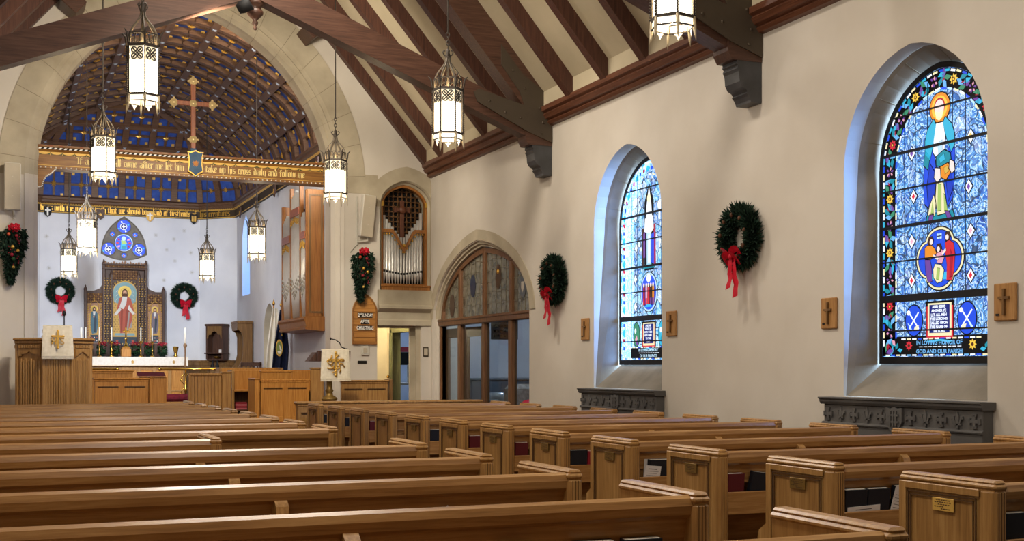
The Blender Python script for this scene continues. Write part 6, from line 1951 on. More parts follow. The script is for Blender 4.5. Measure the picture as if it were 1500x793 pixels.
t = thing('pulpit', 'tall angled oak pulpit with linenfold panels left of the chancel steps', 'pulpit', (.75, 17.0, FZ))
corners = [(.25, 17.4), (.235, 16.86), (.545, 16.56), (.885, 16.56), (1.13, 16.82), (1.125, 17.4)]
top = 1.66
for k, (p, q) in enumerate(zip(corners, corners[1:])):
    p, q = Vector((*p, 0)), Vector((*q, 0)); T_ = (q - p).normalized(); Nn = Vector((T_.y, -T_.x, 0)); L = (q - p).length
    M4 = Matrix(((T_.x, Nn.x, 0, p.x), (T_.y, Nn.y, 0, p.y), (0, 0, 1, 0), (0, 0, 0, 1)))   # local y points outwards
    mt = 'oak_dark' if k < 2 else 'oak_end'
    b = MB(); b.box(.0, L, -.05, 0, FZ, top, M4); pn = b.build('panel', 'oak_end', t)
    b = MB(); n = 8
    for i in range(n):
        a = .05 + (L - .1) * (i + .5) / n
        b.bbox(a - (L - .1) / n * .36, a + (L - .1) / n * .36, 0, .016, FZ + .12, top - .23 - .02 * (i % 2), .006, M4)
    b.build('linenfold', 'oak_end', pn)
    b = MB()
    f3 = lambda a, z: tuple(M4 @ Vector((a, .001, z)))
    d3 = Nn * .02
    # trefoil tracery head
    m = L / 2
    b.prism([(.04, top - .10), (L - .04, top - .10), (L - .04, top - .215), (L - .055, top - .195), (L - .085, top - .20), (L - .09, top - .175), (m + .05, top - .165), (m, top - .135), (m - .05, top - .165), (.09, top - .175), (.085, top - .20), (.055, top - .195), (.04, top - .215)], f3, d3)
    for i in range(9): b.bbox(.04 + (L - .08) * i / 9 + .005, .04 + (L - .08) * (i + 1) / 9 - .005, .02, .032, top - .095, top - .055, .004, M4)
    b.build('tracery', 'oak_end', pn)
    b = MB(); b.bbox(-.03, .03, -.03, .025, FZ, FZ + .22, .008, M4); b.bbox(-.022, .022, -.03, .018, FZ + .22, top, .008, M4); b.build('corner_post', 'oak_end', t)
    b = MB(); b.bbox(-.03, L + .03, -.06, .05, top, top + .035, .012, M4); b.bbox(-.02, L + .02, -.05, .03, top - .04, top, .008, M4); b.build('cap_moulding', 'oak_end', t)
    b = MB(); b.bbox(-.02, L + .02, -.05, .03, FZ, FZ + .07, .008, M4); b.build('base_moulding', 'oak_end', t)
b = MB(); b.bbox(.53, .90, 16.62, 16.95, 1.69, 1.73, .006); b.prism([(16.51, 1.80), (16.51, 1.835), (16.9, 1.80), (16.9, 1.765)], lambda yy, z: (.54, yy, z), (.34, 0, 0)); b.box(.68, .74, 16.70, 16.78, 1.73, 1.79); b.build('book_desk', 'oak_end', t)
c = thing('pulpit_fall', 'cream damask cloth with gold IHS cross hanging from the pulpit desk', 'cloth', (.71, 16.49, 1.44))
hanging_cloth(c, .535, .885, 16.495, 1.455, 1.845, .018, .1); emblem_cross(c, (.71, 16.468, 1.675), .21)
def microphone(x, y, z, pts, label, head=.022):
    t = thing('microphone', label, 'microphone', (x, y, z))
    b = MB(); b.lathe([(0, z), (.03, z), (.03, z + .012), (.012, z + .02), (0, z + .02)], 12, (x, y, 0)); b.build('base', 'dark', t)
    b = MB(); b.tube(pts, .0075, 6); b.build('gooseneck', 'dark', t)
    b = MB(); b.sphere(pts[-1], head, 8, (.8, .8, 1.3)); b.build('windshield', 'dark', t)
microphone(.80, 16.8, 1.815, [(.80, 16.8, 1.82), (.802, 16.8, 1.92), (.80, 16.79, 2.02)], 'black gooseneck microphone standing above the pulpit cloth', .028)

t = thing('lectern', 'brass lectern with slanted wooden desk at the right side of the chancel steps', 'lectern', (4.31, 16.62, FZ))
b = MB(); b.lathe([(0, FZ), (.2, FZ), (.2, FZ + .03), (.16, FZ + .06), (.06, FZ + .12), (.04, FZ + .2), (.04, .80), (.05, .82), (.10, .85), (.115, .875), (.10, .90), (.05, .93), (.045, .97), (.06, .99), (.042, 1.02), (.038, 1.30), (.06, 1.33), (.03, 1.36), (.03, 1.42)], 18, (4.27, 16.62, 0)); b.build('column', 'dull_brass', t)
b = MB(); b.prism([(16.52, 1.40), (16.50, 1.545), (16.54, 1.55), (16.92, 1.42), (16.90, 1.40), (16.6, 1.40)], lambda yy, z: (4.08, yy, z), (.46, 0, 0)); b.build('desk', 'carved', t)
b = MB(); b.prism([(3.98, 1.40), (4.08, 1.40), (4.08, 1.53)], lambda xx, z: (xx, 16.62, z), (0, .25, 0)); b.build('desk_wing', 'carved', t)
c = thing('lectern_fall', 'cream cloth with gold ornate cross hanging from the brass lectern', 'cloth', (4.31, 16.48, 1.13))
hanging_cloth(c, 4.125, 4.515, 16.482, 1.155, 1.558, .018, .06); emblem_cross(c, (4.32, 16.462, 1.365), .30, ihs=False)
microphone(4.50, 16.58, 1.565, [(4.50, 16.58, 1.575), (4.43, 16.57, 1.60), (4.40, 16.56, 1.66), (4.34, 16.55, 1.70), (4.27, 16.55, 1.715)], 'black gooseneck microphone on top of the brass lectern', .016)

panel_front('panelled_stall', 'honey oak two-panel stall front right of the pulpit', 'stall', 1.33, 2.09, 19.0, FZ, 1.16, 2, 'oak_light')
t = thing('stall_post', 'plain oak post closing the right end of the left stall front', 'post', (2.13, 19.0, FZ))
b = MB(); b.bbox(2.112, 2.165, 18.98, 19.35, FZ, 1.155, .008); b.bbox(2.112, 2.175, 18.97, 19.36, 1.155, 1.18, .008); b.build('post', 'oak_light', t)
panel_front('clergy_desk', 'oak desk rising behind the left stall front', 'desk', 1.20, 2.0, 20.3, FZ, 1.275, 2, 'oak_light')
b = MB(); b.prism([(20.33, 1.277), (20.33, 1.285), (20.55, 1.34), (20.55, 1.33)], lambda yy, z: (2.02, yy - .6, z - .1), (.42, 0, 0)); o = b.build('closed_music_book', 'maroon'); 
t = thing('reading_slope', 'brown sloping reading desk behind the left stall front', 'desk', (2.25, 20.0, FZ)); o.parent = t; o.location = -Vector((2.25, 20.0, FZ)); o.name = 'slope'
b = MB(); b.bbox(2.05, 2.46, 19.78, 19.96, FZ, 1.17, .006); b.build('desk_body', 'oak_light', t)
panel_front('panelled_stall', 'honey oak two-panel stall front left of the brass lectern', 'stall', 3.63, 4.36, 18.2, FZ, 1.14, 2, 'oak_light')
t = thing('stall_post', 'plain oak post closing the left end of the right stall front', 'post', (3.57, 18.2, FZ))
b = MB(); b.bbox(3.535, 3.607, 18.16, 18.7, FZ, 1.13, .008); b.bbox(3.53, 3.612, 18.15, 18.71, 1.13, 1.155, .008); b.build('post', 'oak_light', t)
panel_front('panelled_stall', 'brown oak two-panel stall front between lectern and passage door', 'stall', 4.66, 5.36, 17.42, FZ, 1.13, 2, 'oak_end')
t = thing('stall_post', 'oak post at the right end of the brown stall front by the passage door', 'post', (5.4, 17.42, FZ))
b = MB(); b.bbox(5.384, 5.435, 17.38, 17.66, FZ, 1.14, .008); b.build('post', 'oak_dark', t)
t = thing('screen_board', 'upright oak panel behind the cloth-draped lectern', 'panel', (4.55, 18.3, FZ))
b = MB(); b.bbox(4.40, 4.60, 18.25, 18.30, FZ, 1.29, .006); b.build('panel', 'oak_end', t)
b = MB(); b.bbox(4.39, 4.61, 18.235, 18.315, 1.29, 1.315, .006); b.build('cap', 'oak_end', t)
# boarded stall and choir benches
t = thing('choir_screen', 'oak screen of upright boards in front of the brass altar rail', 'screen', (3.05, 19.4, FZ))
b = MB(); n = 9; x0, x1 = 2.775, 3.25
for k in range(n):
    a = x0 + (x1 - x0) * k / n; b.bbox(a + .002, a + (x1 - x0) / n - .002, 19.38, 19.42, FZ, 1.19, .005)
b.build('boards', 'oak_end', t)
b = MB(); b.bbox(x0 - .03, x1 + .02, 19.36, 19.46, 1.185, 1.225, .01); b.bbox(x0 - .035, x0, 19.36, 19.45, FZ, 1.19, .006); b.build('rail', 'oak_end', t)
b = MB(); b.bbox(x1, x1 + .14, 19.33, 19.48, FZ, 1.225, .008); b.bbox(x1 - .01, x1 + .15, 19.32, 19.49, 1.225, 1.25, .006); b.build('end_post', 'oak_end', t)
def bench(label, x0, x1, y, zt):
    t = thing('choir_bench', label, 'bench', ((x0 + x1) / 2, y, FZ), 'choir benches on the right of the chancel')
    b = MB(); b.bbox(x0, x1, y + .35, y + .39, .92, zt, .008); b.build('back', 'oak_light', t)
    b = MB(); b.bbox(x0, x1, y, y + .36, .93, .96, .008); b.build('seat', 'oak_light', t)
    for x in (x0, x1 - .04):
        b = MB(); b.bbox(x, x + .04, y, y + .40, FZ, zt + .0, .006); b.build('bench_end', 'oak_end', t)
    b = MB(); b.bbox(x0 + .04, x1 - .04, y + .02, y + .36, .62, .64, .004); b.box(x0 + .04, x1 - .04, y + .34, y + .36, FZ, .93); b.build('book_shelf', 'oak_groove', t)
bench('honey oak choir bench glimpsed between the boarded screen and the right stall front', 3.43, 4.9, 19.5, 1.27)
bench('second honey oak choir bench behind, under the organ case', 3.5, 4.6, 21.1, 1.31)
def simple(name, label, cat, boxes, mat, part='body', loc=None, group=None):
    t = thing(name, label, cat, loc or boxes[0][:1] + boxes[0][2:3] + boxes[0][4:5], group)
    b = MB()
    for q in boxes: b.bbox(*q, .006)
    b.build(part, mat, t); return t
for k in range(4):
    b = MB(); b.bbox(3.50, 3.68, 19.55, 19.75, .642 + .03 * k, .670 + .03 * k, .003); o = b.build('choir_hymnal', 'redbook' if k % 2 else plain('rose_cover', 'B05860', .6)); tag(o, 'red hymnal, %s from the bottom of the stack under the choir bench' % ORD[k + 1], 'book', 'stack of red hymnals under the choir bench')
simple('choir_desk', 'small oak desk top standing just behind the right stall front', 'desk', [(3.80, 4.28, 19.0, 19.12, FZ, 1.24), (3.79, 4.29, 18.98, 19.14, 1.24, 1.265)], 'oak_light', loc=(4.04, 19.05, FZ))

# ------------------------------------------------------------------ altar and sanctuary
AZ = FZ + .1
t = thing('altar', 'oak altar table with panelled front below the carved screen', 'altar', (2.6, 27.0, AZ))
b = MB(); b.bbox(1.5, 3.70, 26.72, 27.5, AZ, 1.50, .01); b.build('body', 'oak_light', t)
b = MB()
n = 7
for k in range(n + 1):
    x = 1.5 + 2.2 * k / n; b.bbox(max(1.5, x - .035), min(3.7, x + .035), 26.69, 26.72, AZ, 1.34, .005)
for za, zb in ((AZ, AZ + .12), (1.26, 1.34), (.80, .84)): b.bbox(1.5, 3.7, 26.695, 26.72, za, zb, .005)
b.build('front_frame', 'oak_end', t)
b = MB()
for k in range(n):
    x = 1.5 + 2.2 * (k + .5) / n
    b.flat(tudor(x, .10, .9, 1.14, .08, 6), lambda a, z: (a, 26.712, z))
b.build('arched_panel', 'oak_light', t)
b = MB(); b.bbox(1.44, 3.74, 26.64, 27.54, 1.50, 1.53, .008); b.build('top', 'oak_end', t)
c = thing('altar_cloth', 'white altar cloth with small gold crosses along its front drop', 'cloth', (2.6, 27.0, 1.53))
b = MB(); vs = []; nx = 40
for j, (y, z) in enumerate(((27.5, 1.537), (26.62, 1.537), (26.605, 1.525), (26.60, 1.345))):
    for i in range(nx + 1): vs.append((1.43 + 2.322 * i / nx, y - (.006 * sin(i * 1.3) if j == 3 else 0), z))
b.add(vs, [(j * (nx + 1) + i, j * (nx + 1) + i + 1, (j + 1) * (nx + 1) + i + 1, (j + 1) * (nx + 1) + i) for j in range(3) for i in range(nx)], False)
b.add([(3.752, 27.5, 1.537), (3.752, 26.62, 1.537), (3.756, 26.62, 1.33), (3.756, 27.5, 1.33)], [(0, 1, 2, 3)], False)
b.build('linen', 'linen', c)
b = MB()
for x in (1.75, 2.62, 3.46):
    for w, h in ((.012, .09), (.07, .012)): b.box(x - w / 2, x + w / 2, 26.592, 26.596, 1.43 - h / 2, 1.43 + h / 2)
    for k in range(4): b.sphere((x + .025 * cos(PI / 4 + k * PI / 2), 26.594, 1.43 + .025 * sin(PI / 4 + k * PI / 2)), .01, 6)
b.box(1.46, 3.735, 26.592, 26.596, 1.352, 1.358)
b.build('gold_cross', 'gold', c)
# altar cross
t = thing('altar_cross', 'small gilt cross on a square wooden block at the middle of the altar', 'cross', (2.52, 27.0, 1.54))
b = MB(); b.bbox(2.42, 2.62, 26.9, 27.1, 1.54, 1.71, .012); b.bbox(2.435, 2.605, 26.915, 27.085, 1.71, 1.74, .01); b.build('block', 'oak_light', t)
b = MB(); b.lathe([(0, 1.74), (.07, 1.74), (.06, 1.77), (.025, 1.80), (.02, 1.9), (.035, 1.92), (.018, 1.94), (.016, 2.02)], 12, (2.52, 27, 0)); b.bbox(2.503, 2.537, 26.985, 27.015, 2.0, 2.17, .006); b.bbox(2.455, 2.585, 26.985, 27.015, 2.07, 2.10, .006); b.build('gilt_cross', 'brass', t)
first = None
for x, y, lab in ((1.985, 27.0, 'outer left brass candlestick with tall white candle on the altar'), (2.235, 27.05, 'inner left brass candlestick with tall white candle beside the altar cross'), (2.83, 27.05, 'inner right brass candlestick with tall white candle beside the altar cross'), (3.06, 27.0, 'outer right brass candlestick with tall white candle on the altar'), (1.72, 27.1, 'brass candlestick with candle just right of the pulpit, far left on the altar')):
    if first is None:
        t = thing('altar_candlestick', lab, 'candlestick', (x, y, 1.54), 'candlesticks on the altar'); first = t
        b = MB(); b.lathe([(0, 1.54), (.05, 1.54), (.045, 1.56), (.015, 1.58), (.012, 1.65), (.02, 1.67), (.011, 1.69), (.011, 1.82), (.045, 1.84), (.04, 1.855), (.016, 1.86), (.016, 1.88), (0, 1.88)], 12, (x, y, 0)); b.build('holder', 'brass', t)
        b = MB(); b.lathe([(.013, 1.86), (.013, 2.155), (.004, 2.165), (0, 2.165)], 10, (x, y, 0)); b.build('candle', 'wax', t)
    else: copy_thing(first, (x, y, 1.54), lab)
t = thing('brass_vase', 'flared brass vase at the right end of the altar', 'vase', (3.55, 27.0, 1.538))
b = MB(); b.lathe([(0, 1.538), (.04, 1.54), (.045, 1.56), (.03, 1.60), (.045, 1.66), (.06, 1.74), (.07, 1.765), (.062, 1.765), (.04, 1.66), (0, 1.62)], 16, (3.55, 27, 0)); b.build('body', 'brass', t)
# poinsettias
def make_poinsettia(label):
    t = thing('poinsettia', label, 'potted plant', (0, 0, 0), 'poinsettias along the back of the altar')
    rnd = random.Random(9)
    b = MB(); b.lathe([(0, 0), (.06, 0), (.075, .09), (.08, .09), (.08, .11), (.07, .11), (.065, .08), (0, .08)], 14); b.build('pot', 'green2', t)
    def leaf(b, c, d, L, w):
        d = Vector(d).normalized(); s = d.cross(Vector((0, 0, 1)));
        if s.length < .1: s = Vector((1, 0, 0))
        s.normalize(); c = Vector(c); m = c + d * L * .5 + Vector((0, 0, .01))
        b.add([c, m + s * w, c + d * L - Vector((0, 0, .015)), m - s * w, m - Vector((0, 0, .008))], [(0, 1, 4), (1, 2, 4), (2, 3, 4), (3, 0, 4)], False)
    b = MB()
    for i in range(130):
        a = rnd.uniform(0, 2 * PI); q = rnd.random()
        leaf(b, (.05 * cos(a), .05 * sin(a), .05 + .20 * q), (cos(a), sin(a), rnd.uniform(-.45 if q > .3 else 0, .3)), rnd.uniform(.06, .08), .034)
    b.build('leaves', 'leaf', t)
    b = MB()
    for hx_, hy_ in ((0, -.02), (.05, .0), (-.05, .01), (.025, .06), (-.03, -.065), (.03, -.07)):
        for i in range(9):
            a = 2 * PI * i / 9 + hx_ * 9
            leaf(b, (hx_ * 1.25, hy_, .275 + rnd.uniform(-.03, .04)), (cos(a), sin(a), rnd.uniform(-.25, .5)), rnd.uniform(.052, .07), .021)
    b.build('red_bracts', 'bract', t)
    b = MB()
    for hx_, hy_ in ((0, -.02), (.062, .0), (-.062, .01), (.03, .06)): b.sphere((hx_, hy_, .28), .012, 6)
    b.build('yellow_centre', 'gold_paint', t)
    return t
pz = make_poinsettia('')
for k, (x, lab) in enumerate(((1.77, 'poinsettia at the left end of the altar, half hidden by the pulpit'), (2.05, 'second poinsettia from the left on the altar'), (2.325, 'poinsettia just left of the altar cross'), (2.75, 'poinsettia just right of the altar cross'), (3.03, 'second poinsettia from the right on the altar'), (3.31, 'poinsettia at the right end of the altar by the brass vase'))):
    if k == 0: pz.location = (x, 27.32, 1.538); pz['label'] = lab; pz.name = 'poinsettia'
    else: copy_thing(pz, (x, 27.32, 1.538), lab, rotz=k * 1.1)
# floor candle, flowers on a stand
t = thing('floor_candlestick', 'tall thin floor candlestick with white candle right of the altar', 'candlestick', (3.47, 25.0, AZ))
b = MB(); b.lathe([(0, AZ), (.13, AZ), (.12, AZ + .03), (.03, AZ + .07), (.014, AZ + .2), (.014, 1.70), (.035, 1.73), (.04, 1.77), (.022, 1.79), (.022, 1.80)], 12, (3.47, 25, 0)); b.build('stand', wood('candle_stand_wood', '6E5036', '8A6848', 'A07C58', 'z', .4), t)
b = MB(); b.lathe([(.021, 1.79), (.021, 2.10), (.006, 2.115), (0, 2.115)], 12, (3.47, 25, 0)); b.build('candle', 'wax', t)
b = MB(); b.tube([(3.47, 25, 2.11), (3.472, 25, 2.13)], .003, 5); b.build('wick', 'dark', t)
t = thing('flower_stand', 'white flower arrangement on a stand seen just above the pulpit cap', 'flowers', (1.46, 26.3, AZ))
b = MB(); b.lathe([(0, AZ), (.14, AZ), (.12, AZ + .04), (.03, AZ + .1), (.03, 1.55), (.12, 1.60), (.14, 1.66), (.10, 1.66)], 12, (1.46, 26.3, 0)); b.build('pedestal', 'oak_end', t)
b = MB(); rnd = random.Random(2)
for i in range(26):
    a = rnd.uniform(0, 2 * PI); q = rnd.random()
    b.sphere((1.46 + .11 * cos(a) * q, 26.3 + .1 * sin(a) * q, 1.76 + .10 * (1 - q) + rnd.uniform(-.03, .06)), .035, 6)
b.build('white_blooms', 'linen', t)
b = MB()
for i in range(60):
    a = rnd.uniform(0, 2 * PI); sprig(b, (1.46 + .08 * cos(a), 26.3 + .08 * sin(a), 1.69), (cos(a), sin(a), rnd.uniform(-.3, .8)), .1, .015, 4, rnd)
b.build('greenery', 'leaf', t)
t = thing('floor_candlestick', 'white candle on a stand behind the white flowers beside the pulpit', 'candlestick', (1.60, 26.6, AZ))
b = MB(); b.lathe([(0, AZ), (.12, AZ), (.11, AZ + .03), (.02, AZ + .07), (.014, 1.78), (.035, 1.81), (.02, 1.83)], 10, (1.60, 26.6, 0)); b.build('stand', 'brass', t)
b = MB(); b.lathe([(.022, 1.83), (.022, 2.13), (0, 2.14)], 10, (1.60, 26.6, 0)); b.build('candle', 'wax', t)
# altar rail and kneeler
t = thing('altar_rail', 'polished brass altar rail on scrolled standards, right of the gate', 'rail', (3.9, 23.0, AZ))
b = MB(); b.tube([(2.74, 23, 1.285), (4.98, 23, 1.285)], .028, 10); b.sphere((2.74, 23, 1.285), .036, 10); b.build('rail_bar', 'brass', t)
for x in (3.20, 4.3):
    b = MB(); b.lathe([(0, AZ), (.06, AZ), (.05, AZ + .03), (.018, AZ + .06), (.018, .86), (.035, .9), (.018, .94), (.018, 1.26)], 10, (x, 23, 0))
    for s in (-1, 1):
        for z0 in (1.0, .75):
            pts = [(x + s * (.02 + .075 * sin(q * PI) * (1 - q * .3)), 23, z0 + .2 * q) for q in [i / 8 for i in range(9)]]
            b.tube(pts, .009, 5); b.sphere((x + s * .085, 23, z0 + .08), .02, 6)
    b.build('standard', 'brass', t)
t = thing('altar_rail', 'polished brass altar rail glimpsed behind the left stalls', 'rail', (1.2, 23.0, AZ))
b = MB(); b.tube([(.2, 23, 1.285), (2.0, 23, 1.285)], .028, 10); b.sphere((2.0, 23, 1.285), .036, 10); b.build('rail_bar', 'brass', t)
for x in (.7, 1.7):
    b = MB(); b.lathe([(0, AZ), (.06, AZ), (.05, AZ + .03), (.018, AZ + .06), (.018, 1.26)], 10, (x, 23, 0)); b.build('standard', 'brass', t)
t = thing('kneeler', 'long burgundy kneeling cushion below the brass altar rail', 'kneeler', (2.9, 22.6, FZ))
b = MB(); b.bbox(2.56, 4.7, 22.42, 22.76, FZ, .70, .01); b.build('step', 'oak_end', t)
b = MB(); b.bbox(2.55, 4.71, 22.40, 22.78, .70, .835, .045); b.build('cushion', mottled('burgundy_velvet', '551722', '70202E', 14, .8), t)
# panelling of the apse
pts = [(CXR - .02, 26.4), (CXR - .02, 27.9 - .01), (CXR - .73, YB - .02), (3.62, YB - .02)]
b = MB()
for (p, q) in zip(pts, pts[1:]):
    p, q = Vector((*p, 0)), Vector((*q, 0)); T_ = (q - p).normalized(); Nn = Vector((T_.y, -T_.x, 0)) * -1; L = (q - p).length
    M4 = Matrix(((T_.x, Nn.x, 0, p.x), (T_.y, Nn.y, 0, p.y), (0, 0, 1, 0), (0, 0, 0, 1)))
    b.box(0, L, .0, .03, AZ, 1.44, M4); b.bbox(-.02, L + .02, .0, .06, 1.44, 1.48, .006, M4)
    n = max(2, int(L / .45))
    for k in range(n + 1): b.bbox(max(0, L * k / n - .03), min(L, L * k / n + .03), .03, .045, AZ, 1.44, .004, M4)
    b.bbox(0, L, .03, .043, 1.36, 1.44, .004, M4); b.bbox(0, L, .03, .043, 1.14, 1.2, .004, M4)
o = b.build('trim_panelling', 'oak_dark'); struct(o)
t = thing('credence_niche', 'carved oak wall cabinet with open arch and dish, right of the right wreath', 'cabinet', (4.62, 27.95, 1.45))
cw = Vector((-.7071, -.7071, 0)); ct = Vector((-.7071, .7071, 0)); cb = Vector((4.70, 28.14, 0)) + cw * .03
Mw = Matrix(((-ct.x, cw.x, 0, cb.x), (-ct.y, cw.y, 0, cb.y), (0, 0, 1, 0), (0, 0, 0, 1)))
b = MB()
b.bbox(-.23, -.19, 0, .22, 1.50, 2.27, .004, Mw); b.bbox(.19, .23, 0, .22, 1.50, 2.27, .004, Mw); b.bbox(-.25, .25, 0, .24, 2.25, 2.30, .006, Mw); b.box(-.2, .2, 0, .02, 1.5, 2.27, Mw)
b.bbox(-.25, .25, 0, .26, 1.62, 1.65, .006, Mw); b.bbox(-.22, .22, 0, .2, 1.47, 1.51, .006, Mw)
b.build('case', 'carved', t)
b = MB(); P = [(-.2, 2.25), (.2, 2.25), (.2, 1.95), (.17, 2.0), (.15, 2.06), (.1, 2.05), (.07, 2.11), (0, 2.14), (-.07, 2.11), (-.1, 2.05), (-.15, 2.06), (-.17, 2.0), (-.2, 1.95)]
b.prism(P, lambda a, z: tuple(Mw @ Vector((a, .19, z))), tuple(cw * .03)); b.build('arched_head', 'oak_dark', t)
b = MB(); b.lathe([(0, 1.515), (.05, 1.515), (.085, 1.56), (.078, 1.56), (.045, 1.53), (0, 1.53)], 14, tuple(Mw @ Vector((0, .115, 0)))); o = b.build('gilt_dish', 'brass', origin=(4.6, 28.0, 1.53)); tag(o, 'gilt dish on the lower shelf of the carved wall cabinet', 'dish')
b = MB(); b.bbox(.06, .14, .12, .13, 1.652, 1.72, .002, Mw); o = b.build('white_card', 'paper', origin=(4.6, 28.0, 1.65)); tag(o, 'small white card on the shelf of the carved wall cabinet', 'card')
# high-backed stall seen from the side, facing the altar axis
t = thing('canopied_stall', 'high oak stall with curved sides and canopy against the right chancel wall', 'stall', (4.8, 26.2, AZ))
prof = [(4.985, AZ), (4.985, 2.27), (4.68, 2.27), (4.665, 2.23), (4.67, 2.16), (4.70, 2.11), (4.76, 2.05), (4.79, 1.95), (4.79, 1.60), (4.76, 1.45), (4.70, 1.33), (4.62, 1.25), (4.55, 1.22), (4.55, AZ)]
for y in (25.9, 26.55):
    b = MB(); b.prism(prof, lambda a, z: (a, y, z), (0, .05, 0)); b.build('side', 'oak_dark', t)
b = MB(); b.bbox(4.66, 4.99, 25.87, 26.63, 2.25, 2.30, .008); b.bbox(4.67, 4.70, 25.95, 26.55, 2.10, 2.26, .006); b.build('canopy', 'oak_dark', t)
b = MB(); b.bbox(4.955, 4.985, 25.95, 26.55, AZ, 2.26, .004); b.build('back', 'oak_dark', t)
b = MB(); b.bbox(4.58, 4.96, 25.95, 26.55, 1.02, 1.07, .008); b.build('seat', 'oak_dark', t)
t = thing('carved_chair', 'dark carved chair back with pierced slats in front of the doorway', 'chair', (4.75, 25.2, AZ))
b = MB(); b.bbox(4.60, 4.98, 25.0, 25.4, .98, 1.03, .01); b.build('seat', 'carved', t)
for x in (4.62, 4.96):
    for y in (25.02, 25.38):
        b = MB(); b.bbox(x - .022, x + .022, y - .022, y + .022, AZ, .98, .004); b.build('leg', 'carved', t)
b = MB(); b.bbox(4.58, 4.62, 25.0, 25.04, 1.03, 1.38, .006); b.bbox(4.96, 5.0, 25.0, 25.04, 1.03, 1.43, .006); b.bbox(4.58, 5.0, 25.0, 25.04, 1.34, 1.42, .01)
for x in (4.68, 4.76, 4.84, 4.91): b.bbox(x, x + .025, 25.01, 25.03, 1.03, 1.35, .004)
b.bbox(4.6, 4.98, 25.005, 25.035, 1.18, 1.21, .004); b.build('backrest', 'carved', t)
t = thing('credence_table', 'small oak table with dark cruets beside the canopied stall', 'table', (4.32, 26.6, AZ))
b = MB(); b.bbox(4.18, 4.46, 26.4, 26.8, 1.22, 1.26, .006); b.build('table_top', 'oak_dark', t)
for x in (4.2, 4.43):
    for y in (26.42, 26.78):
        b = MB(); b.bbox(x - .016, x + .016, y - .016, y + .016, AZ, 1.22, .003); b.build('leg', 'oak_dark', t)
for k, (x, s) in enumerate(((4.26, 1.0), (4.36, 1.25))):
    b = MB(); b.lathe([(0, 1.262), (.04, 1.262), (.045, 1.3), (.04, 1.36), (.018, 1.40), (.016, 1.40 + .05 * s), (.022, 1.41 + .06 * s), (0, 1.41 + .06 * s)], 12, (x, 26.55, 0)); o = b.build('cruet', 'dark', origin=(x, 26.55, 1.262)); tag(o, ('shorter' if k == 0 else 'taller') + ' black cruet on the small oak table', 'cruet')

# carved altar screen with painted panels
t = thing('reredos', 'carved and gilded altar screen with three painted panels under the trefoil window', 'altar screen', (2.63, 28.4, AZ))
RX = 2.635; yb = 28.58; yf = 28.44
b = MB()
b.prism([(1.80, AZ), (3.47, AZ), (3.47, 3.02), (3.3, 3.02), (3.16, 3.08), (3.09, 3.2), (3.09, 3.60), (2.18, 3.60), (2.18, 3.2), (2.11, 3.08), (1.97, 3.02), (1.80, 3.02)], lambda a, z: (a, yb, z), (0, -.08, 0))
b.build('back_board', 'carved', t)
b = MB()
for x, z in ((1.80, 3.12), (2.185, 3.70), (2.345, 3.45), (2.925, 3.45), (3.085, 3.70), (3.47, 3.12)):
    b.bbox(x - .03, x + .03, yf - .03, yb - .02, AZ, z - .06, .006)
    b.lathe([(.04, z - .08), (.035, z - .05), (.014, z - .01), (.02, z), (0, z + .035)], 8, (x, yf + .02, 0))
b.bbox(2.15, 3.12, yf - .05, yb - .02, 3.50, 3.545, .008); b.bbox(2.15, 3.12, yf - .05, yb - .02, 3.60, 3.63, .006)
b.build('pinnacle_post', 'carved', t)
b = MB()
rnd = random.Random(8); GB_ = []
for k in range(15):
    x = 2.22 + .83 * k / 14
    h = .045 + .03 * (k % 3 == 0) + .05 * (k == 7)
    b.prism([(x - .026, 3.62), (x + .026, 3.62), (x + .018, 3.62 + h * .6), (x, 3.62 + h), (x - .018, 3.62 + h * .6)], lambda a, z: (a, yf - .03, z), (0, .03, 0))
for x0_, x1_, za, zb in ((2.37, 2.90, 3.28, 3.50), (1.83, 2.15, 2.76, 3.0), (3.12, 3.44, 2.76, 3.0), (2.2, 3.08, 3.545, 3.60)):
    n = int((x1_ - x0_) / .052)
    for r_ in range(int((zb - za) / .052)):
        for k in range(n):
            x = x0_ + (x1_ - x0_) * (k + .5) / n; z = za + .052 * (r_ + .5)
            b.tube([(x + .021 * cos(q), yf - .01, z + .021 * sin(q)) for q in [2 * PI * i / 8 for i in range(8)]], .0065, 4, closed=True)
            b.sphere((x, yf - .006, z), .009, 5)
            if (k + r_) % 2: GB_.append((x, yf - .012, z))
b.build('tracery_pattern', plain('umber_tracery', '8A6242', .5), t, stuff=True)
b = MB()
for x in (2.205, 2.265, 2.325, 2.945, 3.005, 3.065):
    for k in range(26): b.sphere((x + .008 * sin(k * 2), yf - .045 + (.02 if abs(x - 2.265) < .01 or abs(x - 3.005) < .01 else 0), 1.9 + .056 * k), .0125 + .004 * (k % 3 == 0), 5)
for x in (1.855, 1.90, 2.08, 2.13, 3.14, 3.19, 3.37, 3.42):
    for k in range(15): b.sphere((x, yf - .005, 1.95 + .055 * k), .011, 5)
for k in range(13):
    a = PI * k / 12
    b.sphere((RX + .30 * cos(a), yf - .01, 3.02 + .24 * sin(a)), .02, 6)
for cx_ in (1.985, 3.285):
    for k in range(9):
        a = PI * k / 8; b.sphere((cx_ + .09 * cos(a), yf - .01, 2.70 + .09 * sin(a)), .013, 5)
    for k in range(4): b.sphere((cx_, yf - .015, 2.80 + .035 * k), .016 - .002 * k, 6)
    for s in (-1, 1):
        for k in range(4): b.sphere((cx_ + s * .13, yf - .012, 2.60 + .035 * k), .017 - .002 * k, 6)
for p_ in GB_: b.sphere(p_, .011, 5)
b.build('gilt_beading_pattern', 'gold_paint', t, stuff=True)
